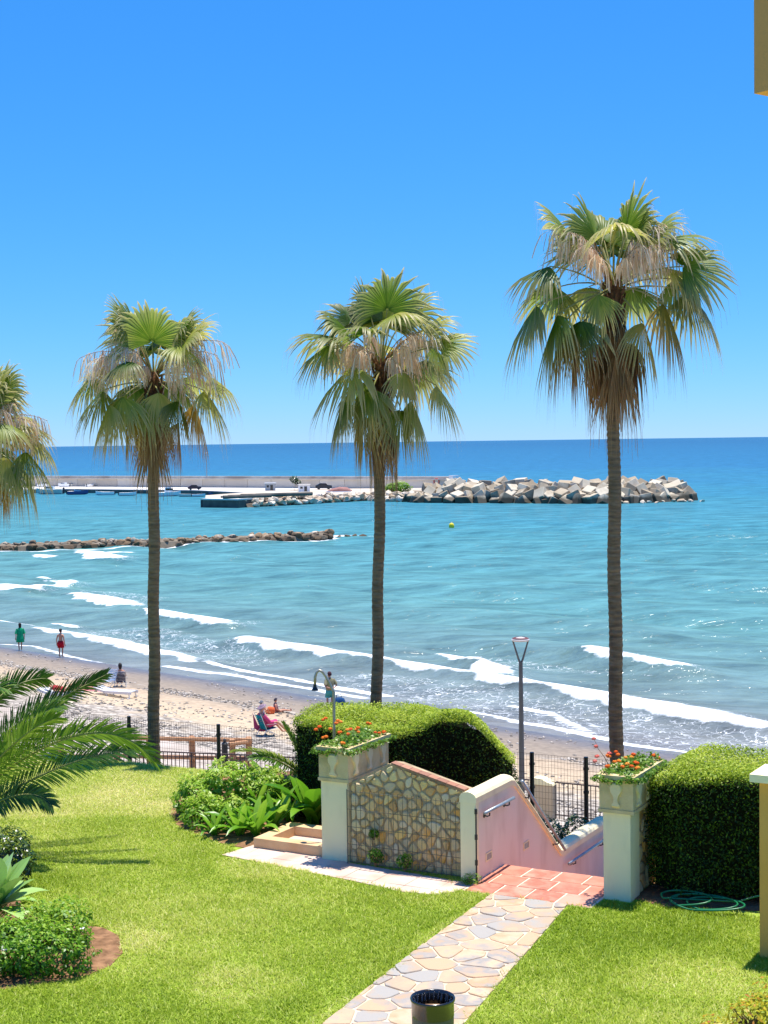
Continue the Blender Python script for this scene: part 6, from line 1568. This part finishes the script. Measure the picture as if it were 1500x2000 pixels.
car(632, 956, 32, 0.1, 'dark parked car on the mole between white hut and tarped boat', M_bdark); car(380, 957, 26, 0.2, 'dark red car parked on the quay near the harbour wall', mat('car_red', lin(96, 50, 52), None, rough=.35, spec=.5))
p = gp(664, 961, 1.55); tb = empty('tarped_boat', p, 0, 'beached boat under a dull red tarpaulin on the mole', 'boat')
s = p.y / FPX; mb = MB(); mb.rings([[Vector((x * s, y * s, z * s)) for y, z in ((-8, 0), (-6, h * .7), (0, h), (6, h * .7), (8, 0))] for x, h in ((-28, 1), (-16, 7), (0, 10), (14, 9), (24, 3))]); mb.build('tarpaulin', M_tarp, tb, local=True, smooth=True)
mb = MB(); mb.rings([[Vector((x * s, y * s, z * s)) for y, z in ((-8.6, -.2), (-8.2, 1.8), (8.2, 1.8), (8.6, -.2))] for x in (-27, 22)]); mb.build('hull', M_bwhite, tb, local=True)
c = gp(575, 958, 1.55); bush('harbour_tree', [(c.x, c.y, 4.2, 1.3, 1.3, 1.0), (c.x + .8, c.y, 3.6, 1.0, 1, .8)], 500, 0.4, M_bushd, 'small dark tree beside the white hut on the mole', 'tree', tone=.3, base=1.55, stems=6)
p = wl0 + dw * ((at(432, 930, 430).xy - wl0).dot(dw)) + nn * 1.4; z1 = at(432, 884, p.y).z
mm_ = empty('light_mast', (p.x, p.y, 4.2), 0, 'thin lamp mast rising from the harbour wall', 'mast')
mb = MB(); mb.tube([(0, 0, 0), (0, 0, z1 - 4.2)], [.14, .09], 8); mb.build('pole', M_galv, mm_, local=True)
mb = MB(); mb.box((0, 0, z1 - 4.2), (.9, .4, .25)); mb.build('lamp', M_bwhite, mm_, local=True)
# yellow buoy
c = gp(882, 1031, 0); by = empty('marker_buoy', c, 0, 'round yellow marker buoy floating in open water', 'buoy')
mb = MB(); mb.lathe((0, 0, 0), [(.12, -.3), (.32, -.1), (.42, .25), (.36, .55), (.2, .72), (.1, .76)], 16); mb.build('float', mat('buoy_yellow', lin(226, 206, 30), lin(234, 214, 44), 2, .5, .4), by, local=True, smooth=True)
mb = MB(); mb.tube([(0, 0, .74), (0, 0, .95)], .05, 6); mb.build('top_mark', M_bwhite, by, local=True)
# ================================================================== PEOPLE AND BEACH THINGS
M_skin = mat('skin', lin(196, 140, 110), lin(206, 152, 122), 6, .6, .3)
M_hairb = mat('dark_hair', lin(34, 26, 22), None, rough=.5)
def body(t, J, E_, rad, m=None):
    """one continuous skinned figure; J joints by name, E_ edges, root first"""
    names = list(J); idx = {n: i for i, n in enumerate(names)}
    me = bpy.data.meshes.new('body')
    me.from_pydata([tuple(J[n]) for n in names], [(idx[a], idx[b]) for a, b in E_], [])
    o = link('body', me, m or M_skin, t)
    md = o.modifiers.new('skin', 'SKIN'); md.use_smooth_shade = True
    sv = me.skin_vertices[0].data
    for n in names:
        r = rad.get(n, rad.get(n[:-2], 0.03) if n[-2:] in ('.L', '.R') else 0.03)
        sv[idx[n]].radius = r if hasattr(r, '__len__') else (r, r)
        sv[idx[n]].use_root = (n == names[0])
    sb = o.modifiers.new('sub', 'SUBSURF'); sb.levels = 1; sb.render_levels = 1
    return o
RAD = {'pelvis': (.14, .11), 'waist': (.125, .095), 'chest': (.155, .11), 'neck0': (.075, .07), 'neck': (.052, .052), 'chin': (.07, .075), 'head': (.085, .1), 'crown': (.055, .065), 'nose': .012,
       'shoulder': .06, 'elbow': .04, 'wrist': .027, 'palm': (.034, .018), 'hip': .09, 'knee': .056, 'calf': .052, 'ankle': .036, 'heel': .036, 'toe': (.036, .022)}
for f in range(5):
    RAD['f%da' % f] = .009; RAD['f%db' % f] = .008
RAD['ear'] = .014
def figure(t, pelvis, chest, head, hands, feet, knees, elbows, facing, sh=0.19, hipw=0.095):
    """builds joints from a few key points; facing: unit vector the chest looks along; +s side is the figure's right"""
    up = (chest - pelvis).normalized(); fw = (facing - up * facing.dot(up)).normalized(); rt = fw.cross(up)
    hu = (head - chest).normalized()
    J = {'pelvis': pelvis, 'waist': pelvis.lerp(chest, .45), 'chest': chest, 'neck0': chest + hu * .13, 'neck': chest + hu * .2, 'chin': head - hu * .06 + fw * .015, 'head': head + hu * .03, 'crown': head + hu * .1, 'nose': head - hu * .02 + fw * .115}
    E_ = [('pelvis', 'waist'), ('waist', 'chest'), ('chest', 'neck0'), ('neck0', 'neck'), ('neck', 'chin'), ('chin', 'head'), ('head', 'crown'), ('head', 'nose')]
    for s, sx in (('.R', 1), ('.L', -1)):
        i = 0 if sx == 1 else 1
        J['ear' + s] = head + rt * sx * .088; E_.append(('head', 'ear' + s))
        J['shoulder' + s] = chest + rt * sx * sh + up * .06; J['elbow' + s] = elbows[i]; J['wrist' + s] = hands[i]
        d = (hands[i] - elbows[i]).normalized(); J['palm' + s] = hands[i] + d * .07
        E_ += [('chest', 'shoulder' + s), ('shoulder' + s, 'elbow' + s), ('elbow' + s, 'wrist' + s), ('wrist' + s, 'palm' + s)]
        side = d.cross(fw); side = side.normalized() if side.length > .1 else rt
        for f in range(4):
            L = (.065, .08, .075, .058)[f]; b = J['palm' + s] + side * (f - 1.5) * .02
            J['f%da' % f + s] = b + d * L * .55; J['f%db' % f + s] = b + d * L + fw * .02
            E_ += [('palm' + s, 'f%da' % f + s), ('f%da' % f + s, 'f%db' % f + s)]
        J['f4a' + s] = hands[i] + d * .04 + side * -.045; J['f4b' + s] = hands[i] + d * .08 + side * -.055
        E_ += [('wrist' + s, 'f4a' + s), ('f4a' + s, 'f4b' + s)]
        J['hip' + s] = pelvis + rt * sx * hipw - up * .03; J['knee' + s] = knees[i]; J['calf' + s] = knees[i].lerp(feet[i], .35); J['ankle' + s] = feet[i]
        fd = fw if abs(fw.z) < .7 else (feet[i] - knees[i]).normalized()
        sh_d = (feet[i] - knees[i]).normalized()
        if abs(sh_d.z) < .5: fd = UPV
        J['toe' + s] = feet[i] + fd * .15 - (UPV * .04 if fd != UPV else Vector())
        E_ += [('pelvis', 'hip' + s), ('hip' + s, 'knee' + s), ('knee' + s, 'calf' + s), ('calf' + s, 'ankle' + s), ('ankle' + s, 'toe' + s)]
    return body(t, J, E_, RAD), J, rt, fw, up
def V3(x, y, z): return Vector((x, y, z))
def hair(t, J, rt, fw, long=0.0, m=None, name='hair', brim=0.0):
    h = J['head']; hu = (J['crown'] - J['head']).normalized(); mb = MB(); rs = []
    for zz, k in ((-.07 - long, .075 if long else .06), (-.06 - long * .5, .095), (-.02, .108), (.04, .112), (.09, .09), (.125, .05), (.135, .01)):
        c = h + hu * zz - fw * (.035 if zz < .03 else .012)
        rs.append([c + rt * math.cos(a) * k * .88 + fw * math.sin(a) * k * (.72 if zz < .03 else 1.0) for a in [i * math.pi / 5 for i in range(10)]])
    mb.rings(rs)
    if brim:
        c = h + hu * .05; mb.rings([[c + rt * math.cos(a) * r + fw * math.sin(a) * r + hu * z for a in [i * math.pi / 6 for i in range(12)]] for r, z in ((.1, .0), (brim, -.02), (brim, -.01), (.1, .02))], False, False)
    return mb.build(name, m or M_hairb, t, local=True, smooth=True)
def wrap(t, name, secs, m, n=14):
    """clothing: (centre, side vec*half width, front vec*half depth) sections"""
    mb = MB(); mb.rings([[c + a * math.cos(th) + b * math.sin(th) for th in [2 * math.pi * i / n for i in range(n)]] for c, a, b in secs], False, False)
    o = mb.build(name, m, t, local=True, smooth=True)
    md = o.modifiers.new('thick', 'SOLIDIFY'); md.thickness = 0.01
    return o
def sleeve(t, name, pts, rr, m):
    mb = MB(); mb.tube(pts, rr, 10, caps=False); o = mb.build(name, m, t, local=True, smooth=True)
    return o
def cloth(name, c, c2=None): return mat(name, c, c2 or c, 8, .85, .1, .3, 30)
def place(px, py, z=None):
    p = gp(px, py, 0.2)
    for _ in range(6): p = gp(px, py, beach_at(p.x, p.y))
    return p
def person(p, rz, label): 
    return empty('person', p, rz, label, 'person')
F_ = V3(0, 1, 0); X_ = V3(1, 0, 0)
def standing(t, arms='down', stride=0.0, legsp=.1):
    hands = [V3(.27, .05, .82), V3(-.27, .02, .82)]; el = [V3(.26, -.03, 1.08), V3(-.26, -.03, 1.08)]
    if arms == 'behind': hands = [V3(.05, -.2, 1.0), V3(-.03, -.2, .98)]; el = [V3(.33, -.12, 1.1), V3(-.33, -.1, 1.1)]
    feet = [V3(legsp, stride, .08), V3(-legsp, -stride, .08)]; kn = [V3(legsp, stride * .6 + .03, .5), V3(-legsp, -stride * .2 + .04, .5)]
    return figure(t, V3(0, 0, .95), V3(0, 0.01, 1.32), V3(0, .03, 1.62), hands, feet, kn, el, F_)
# woman in a green dress walking along the water
t = person(place(40, 1271), R(25), 'person in a loose green dress walking along the wet sand')
_, J, rt, fw, up = standing(t, stride=.14); hair(t, J, rt, fw, long=.14)
mg = cloth('green_cotton', lin(20, 150, 100), lin(36, 172, 118))
wrap(t, 'dress', [(V3(0, 0, .56), X_ * .27, F_ * .24), (V3(0, 0, .8), X_ * .235, F_ * .2), (V3(0, 0, 1.05), X_ * .19, F_ * .15), (V3(0, 0, 1.3), X_ * .21, F_ * .145), (V3(0, 0, 1.43), X_ * .16, F_ * .11), (V3(0, 0, 1.47), X_ * .09, F_ * .08)], mg)
for s, k in (('.R', 1), ('.L', -1)): sleeve(t, 'sleeve', [J['shoulder' + s] + V3(-.03 * k, 0, .02), J['shoulder' + s].lerp(J['elbow' + s], .5), J['elbow' + s]], [.085, .085, .095], mg)
# man in red shorts
t = person(place(119, 1284), R(-20), 'bare-chested person in red shorts standing at the water edge')
_, J, rt, fw, up = standing(t, legsp=.11); hair(t, J, rt, fw)
mr_ = cloth('red_swimwear', lin(186, 24, 40), lin(204, 36, 50))
wrap(t, 'shorts', [(V3(0, 0, .74), X_ * .225, F_ * .15), (V3(0, 0, .86), X_ * .205, F_ * .15), (V3(0, 0, 1.02), X_ * .165, F_ * .125)], mr_)
for s, k in (('.R', 1), ('.L', -1)): sleeve(t, 'shorts_leg', [J['hip' + s], J['hip' + s].lerp(J['knee' + s], .5), J['hip' + s].lerp(J['knee' + s], .75)], [.115, .115, .12], mr_)
# man with hands behind his back and blue bag
p = place(645, 1384)
t = person(p, R(35), 'person in olive shirt and teal shorts with hands behind the back')
_, J, rt, fw, up = standing(t, arms='behind', legsp=.13); hair(t, J, rt, fw, m=cloth('brown_cap', lin(84, 58, 62)))
mo_ = cloth('olive_cotton', lin(140, 134, 100), lin(156, 150, 116)); mt_ = cloth('teal_cotton', lin(70, 160, 150), lin(96, 178, 168))
wrap(t, 'shirt', [(V3(0, 0, .9), X_ * .21, F_ * .17), (V3(0, 0, 1.1), X_ * .2, F_ * .16), (V3(0, 0, 1.3), X_ * .225, F_ * .15), (V3(0, 0, 1.43), X_ * .17, F_ * .11), (V3(0, 0, 1.48), X_ * .08, F_ * .08)], mo_)
wrap(t, 'shorts', [(V3(0, 0, .66), X_ * .24, F_ * .16), (V3(0, 0, .84), X_ * .225, F_ * .165), (V3(0, 0, .98), X_ * .19, F_ * .15)], mt_)
for s in ('.R', '.L'):
    sleeve(t, 'sleeve', [J['shoulder' + s], J['shoulder' + s].lerp(J['elbow' + s], .5), J['shoulder' + s].lerp(J['elbow' + s], .8)], [.085, .085, .085], mo_)
    sleeve(t, 'shorts_leg', [J['hip' + s], J['hip' + s].lerp(J['knee' + s], .5), J['hip' + s].lerp(J['knee' + s], .9)], [.115, .12, .12], mt_)
bp = p + V3(.42, -.15, 0); bp.z = beach_at(bp.x, bp.y)
bg_ = empty('beach_bag', bp, .3, 'dark blue beach bag beside the person with hands behind the back', 'bag')
mb = MB(); mb.rings([[V3(math.cos(a) * r * 1.2, math.sin(a) * r * .7, z) for a in [i * math.pi / 6 for i in range(12)]] for r, z in ((.2, 0), (.27, .1), (.28, .35), (.22, .52), (.1, .58))]); mb.build('bag_body', cloth('navy_canvas', lin(36, 84, 130), lin(30, 60, 100)), bg_, local=True, smooth=True)
mb = MB(); mb.tube([(-.14, 0, .5), (-.1, 0, .72), (.1, 0, .72), (.14, 0, .5)], .018, 6); mb.build('handle', cloth('navy_strap', lin(30, 40, 60)), bg_, local=True)
M_fr = mat('chair_frame', lin(206, 206, 204), None, rough=.35, spec=.5, metal=.4)
def beach_chair(p, rz, label, fab, towel=None):
    t = empty('beach_chair', p, rz, label, 'chair')
    mb = MB(); mb.box((0, .02, .3), (.5, .46, .02), Matrix.Rotation(.12, 3, 'X')); mb.build('seat', fab, t, local=True)
    for i in range(7):
        mb = MB(); z = .34 + i * .078; y = -.22 - i * .03
        mb.box((0, y, z), (.5, .018, .07), Matrix.Rotation(-.36, 3, 'X')); mb.build('back_slat', fab, t, local=True)
    for s in (-1, 1):
        mb = MB(); mb.tube([(s * .27, -.46, .92), (s * .27, -.2, .3), (s * .27, .28, .03)], .014, 6); mb.build('side_frame', M_fr, t, local=True)
        mb = MB(); mb.tube([(s * .28, .26, .34), (s * .28, -.22, .28), (s * .28, -.36, .03)], .014, 6); mb.build('leg', M_fr, t, local=True)
        mb = MB(); mb.box((s * .29, .0, .5), (.04, .42, .025)); mb.build('armrest', M_fr, t, local=True)
    if towel:
        mb = MB(); mb.rings([[V3(x, y, z) for x in (-.3, 0, .3)] for y, z in ((-.36, .2), (-.52, .8), (-.5, .97), (-.42, .95), (-.25, .4), (-.1, .36), (.24, .37))], False, False, close=False)
        tw = empty('towel', p, rz, 'pink towel draped over the teal beach chair', 'towel'); o = mb.build('cloth', towel, tw, local=True, smooth=True); o.modifiers.new('thick', 'SOLIDIFY').thickness = .015
    return t
def seated_chair(t, rz=0):
    return figure(t, V3(0, -.08, .42), V3(0, -.27, .80), V3(0, -.27, 1.1), [V3(.24, .2, .55), V3(-.24, .2, .55)], [V3(.12, .78, .1), V3(-.1, .7, .08)], [V3(.13, .36, .52), V3(-.12, .34, .5)], [V3(.29, -.05, .56), V3(-.29, -.05, .56)], V3(0, 1, .25))
# striped chair with sitter seen from behind
p = place(235, 1342); rz = R(12)
stripes = mat('striped_canvas', lin(40, 44, 62), None, rough=.85); 
n_, l_ = stripes.node_tree.nodes, stripes.node_tree.links
tc = n_.new('ShaderNodeTexCoord'); sx_ = n_.new('ShaderNodeSeparateXYZ'); l_.new(tc.outputs['Object'], sx_.inputs[0])
mu = n_.new('ShaderNodeMath'); mu.operation = 'MULTIPLY'; mu.inputs[1].default_value = 13.0; l_.new(sx_.outputs['Z'], mu.inputs[0])
fr_ = n_.new('ShaderNodeMath'); fr_.operation = 'FRACT'; l_.new(mu.outputs[0], fr_.inputs[0])
gt_ = n_.new('ShaderNodeMath'); gt_.operation = 'GREATER_THAN'; gt_.inputs[1].default_value = .62; l_.new(fr_.outputs[0], gt_.inputs[0])
mx = n_.new('ShaderNodeMixRGB'); mx.inputs[1].default_value = lin(44, 46, 66); mx.inputs[2].default_value = lin(214, 208, 206); l_.new(gt_.outputs[0], mx.inputs[0])
l_.new(mx.outputs[0], [q for q in n_ if q.type == 'BSDF_PRINCIPLED'][0].inputs['Base Color'])
beach_chair(p, rz, 'navy and white striped beach chair facing the sea', stripes)
t = person(p, rz, 'dark-haired person sitting in the striped beach chair facing the sea')
_, J, rt, fw, up = seated_chair(t); hair(t, J, rt, fw, long=.06)
wrap(t, 'swimsuit', [(V3(0, -.05, .38), X_ * .17, V3(0, .12, .03)), (V3(0, -.15, .58), X_ * .155, V3(0, .12, .05)), (V3(0, -.25, .8), X_ * .175, V3(0, .12, .05)), (V3(0, -.28, .87), X_ * .12, V3(0, .09, .04))], cloth('dark_swimwear', lin(50, 44, 58)))
# pink lady in teal chair
p = place(524, 1437); rz = R(-58)
beach_chair(p, rz, 'teal beach chair standing on the sand left of the hedge', cloth('teal_canvas', lin(24, 132, 128), lin(36, 150, 144)))
t = person(p, rz, 'person in a deep pink wrap sitting in the teal beach chair')
_, J, rt, fw, up = seated_chair(t); hair(t, J, rt, fw, m=cloth('grey_sun_hat', lin(150, 128, 140)), name='sun_hat', brim=.2)
mpk = cloth('pink_cotton', lin(196, 66, 112), lin(210, 88, 130))
wrap(t, 'wrap', [(V3(0, .3, .5), X_ * .22, V3(0, .05, .12)), (V3(0, .05, .44), X_ * .22, V3(0, .1, .14)), (V3(0, -.1, .5), X_ * .2, V3(0, .14, .08)), (V3(0, -.22, .72), X_ * .2, V3(0, .13, .05)), (V3(0, -.29, .88), X_ * .17, V3(0, .1, .04)), (V3(0, -.29, .93), X_ * .09, V3(0, .07, .03))], mpk)
for s in ('.R', '.L'): sleeve(t, 'sleeve', [J['shoulder' + s], J['elbow' + s], J['elbow' + s].lerp(J['wrist' + s], .5)], [.085, .075, .07], mpk)
tw = empty('towel', p, rz, 'pink towel hanging over the side of the teal beach chair', 'towel')
mb = MB(); mb.rings([[V3(-.31 + .01 * k, y, z) for y, z in ((-.52, .9), (-.3, .4), (.0, .33))] for k in (0, 1)] , False, False, close=False); mb.rings([[V3(-.315, y, z) for y, z in ((-.5, .88), (-.28, .4), (.05, .33))], [V3(-.33, y, z) for y, z in ((-.45, .3), (-.25, .15), (.08, .12))]], False, False, close=False)
o = mb.build('cloth', mpk, tw, local=True); o.modifiers.new('thick', 'SOLIDIFY').thickness = .012
# two people sitting on the sand
def seated_sand(t): return figure(t, V3(0, 0, .12), V3(0, -.1, .5), V3(0, -.08, .8), [V3(.2, .3, .42), V3(-.2, .32, .4)], [V3(.12, .62, .08), V3(-.12, .66, .08)], [V3(.14, .36, .45), V3(-.14, .38, .43)], [V3(.28, .06, .32), V3(-.28, .06, .32)], F_)
t = person(place(512, 1397), R(-30), 'person in pale shirt and grey hat sitting on the sand behind the teal chair'); t.scale = (.7, .7, .7)
_, J, rt, fw, up = seated_sand(t); hair(t, J, rt, fw, m=cloth('grey_cap', lin(110, 116, 124)), name='sun_hat', brim=.15)
wrap(t, 'shirt', [(V3(0, 0, .08), X_ * .19, F_ * .16), (V3(0, -.04, .3), X_ * .18, F_ * .15), (V3(0, -.1, .5), X_ * .21, F_ * .14), (V3(0, -.1, .62), X_ * .13, F_ * .1), (V3(0, -.1, .66), X_ * .08, F_ * .07)], cloth('pale_shirt', lin(200, 204, 214), lin(184, 190, 204)))
t = person(place(541, 1392), R(-75), 'person in dark cap sitting with outstretched legs on the sand'); t.scale = (.7, .7, .7)
_, J, rt, fw, up = figure(t, V3(0, 0, .12), V3(0, -.1, .5), V3(0, -.08, .8), [V3(.22, .05, .2), V3(-.22, .1, .2)], [V3(.1, .92, .08), V3(-.1, .9, .08)], [V3(.11, .48, .16), V3(-.11, .46, .16)], [V3(.3, -.1, .32), V3(-.3, -.1, .32)], F_)
hair(t, J, rt, fw, m=cloth('dark_cap', lin(64, 62, 72)), name='sun_hat', brim=.13)
wrap(t, 'shirt', [(V3(0, 0, .08), X_ * .18, F_ * .15), (V3(0, -.05, .3), X_ * .17, F_ * .14), (V3(0, -.1, .5), X_ * .2, F_ * .13), (V3(0, -.1, .62), X_ * .12, F_ * .1)], cloth('rose_shirt', lin(150, 96, 104)))
bp = place(528, 1394); o = empty('beach_bag', bp, 0, 'small orange beach bag between the two people on the sand', 'bag')
mb = MB(); mb.rings([[V3(math.cos(a) * r * 1.1, math.sin(a) * r * .7, z) for a in [i * math.pi / 5 for i in range(10)]] for r, z in ((.16, 0), (.2, .12), (.17, .28), (.06, .32))]); mb.build('bag_body', cloth('orange_canvas', lin(226, 104, 60), lin(236, 124, 76)), o, local=True, smooth=True)
# sun loungers
M_lw = mat('lounger_plastic', lin(226, 224, 220), None, rough=.45, spec=.4)
def lounger(p, rz, label):
    t = empty('sun_lounger', p, rz, label, 'sun lounger', 'white sun loungers on the sand')
    for i in range(13):
        mb = MB(); mb.box((0, -.62 + i * .108, .3), (.6, .085, .03)); mb.build('slat', M_lw, t, local=True)
    for i in range(6):
        mb = MB(); mb.box((0, .78 + i * .1, .31 + i * .028), (.6, .08, .03), Matrix.Rotation(.27, 3, 'X')); mb.build('slat', M_lw, t, local=True)
    for s in (-1, 1):
        mb = MB(); mb.box((s * .31, .0, .27), (.05, 1.5, .12)); mb.box((s * .3105, .97, .35), (.049, .62, .1), Matrix.Rotation(.27, 3, 'X')); mb.build('side_rail', M_lw, t, local=True)
        for y in (-.6, .62): 
            mb = MB(); mb.tube([(s * .28, y, .26), (s * .3, y - .06, .0)], .03, 6); mb.build('leg', M_lw, t, local=True)
    return t
p = place(236, 1362); lounger(p, R(-112) + R(180), 'white plastic sun lounger beside the striped chair, in the open')
p = place(128, 1366); rz2 = R(68); lounger(p, rz2, 'white sun lounger partly hidden by the date palm fronds')
t = person(p, rz2, 'person lying on the sun lounger behind the date palm fronds')
_, J, rt, fw, up = figure(t, V3(0, .15, .44), V3(0, .58, .50), V3(0, .92, .62), [V3(.27, .1, .42), V3(-.27, .1, .42)], [V3(.1, -.75, .42), V3(-.1, -.72, .42)], [V3(.11, -.3, .5), V3(-.11, -.28, .52)], [V3(.29, .38, .42), V3(-.29, .38, .42)], UPV)
hair(t, J, rt, fw)
wrap(t, 'swimsuit', [(V3(0, .05, .44), X_ * .17, UPV * .12), (V3(0, .3, .46), X_ * .15, UPV * .115), (V3(0, .58, .5), X_ * .18, UPV * .125)], cloth('red_swimsuit', lin(170, 60, 60)))
p = place(170, 1348)
t = person(p, R(72), 'person lying on a towel on the sand left of the striped chair')
_, J, rt, fw, up = figure(t, V3(0, .1, .14), V3(0, .5, .16), V3(0, .84, .18), [V3(.27, .05, .06), V3(-.27, .05, .06)], [V3(.1, -.8, .1), V3(-.1, -.76, .1)], [V3(.11, -.34, .14), V3(-.11, -.32, .14)], [V3(.29, .33, .07), V3(-.29, .33, .07)], UPV)
hair(t, J, rt, fw)
wrap(t, 'swimsuit', [(V3(0, -.02, .14), X_ * .17, UPV * .12), (V3(0, .18, .15), X_ * .16, UPV * .115)], cloth('maroon_swimwear', lin(120, 44, 50)))
mb = MB(); mb.box((0, 0, .012), (.9, 1.9, .024)); tw = empty('towel', p, R(72), 'pink towel under the person lying on the sand', 'towel'); mb.build('cloth', cloth('pink_towel', lin(206, 130, 130), lin(222, 160, 156)), tw, local=True)
p = place(212, 1342); beach_chair(p, R(150), 'empty pale blue and white beach chair left of the striped one', cloth('pale_blue_canvas', lin(190, 206, 222), lin(150, 176, 206)))
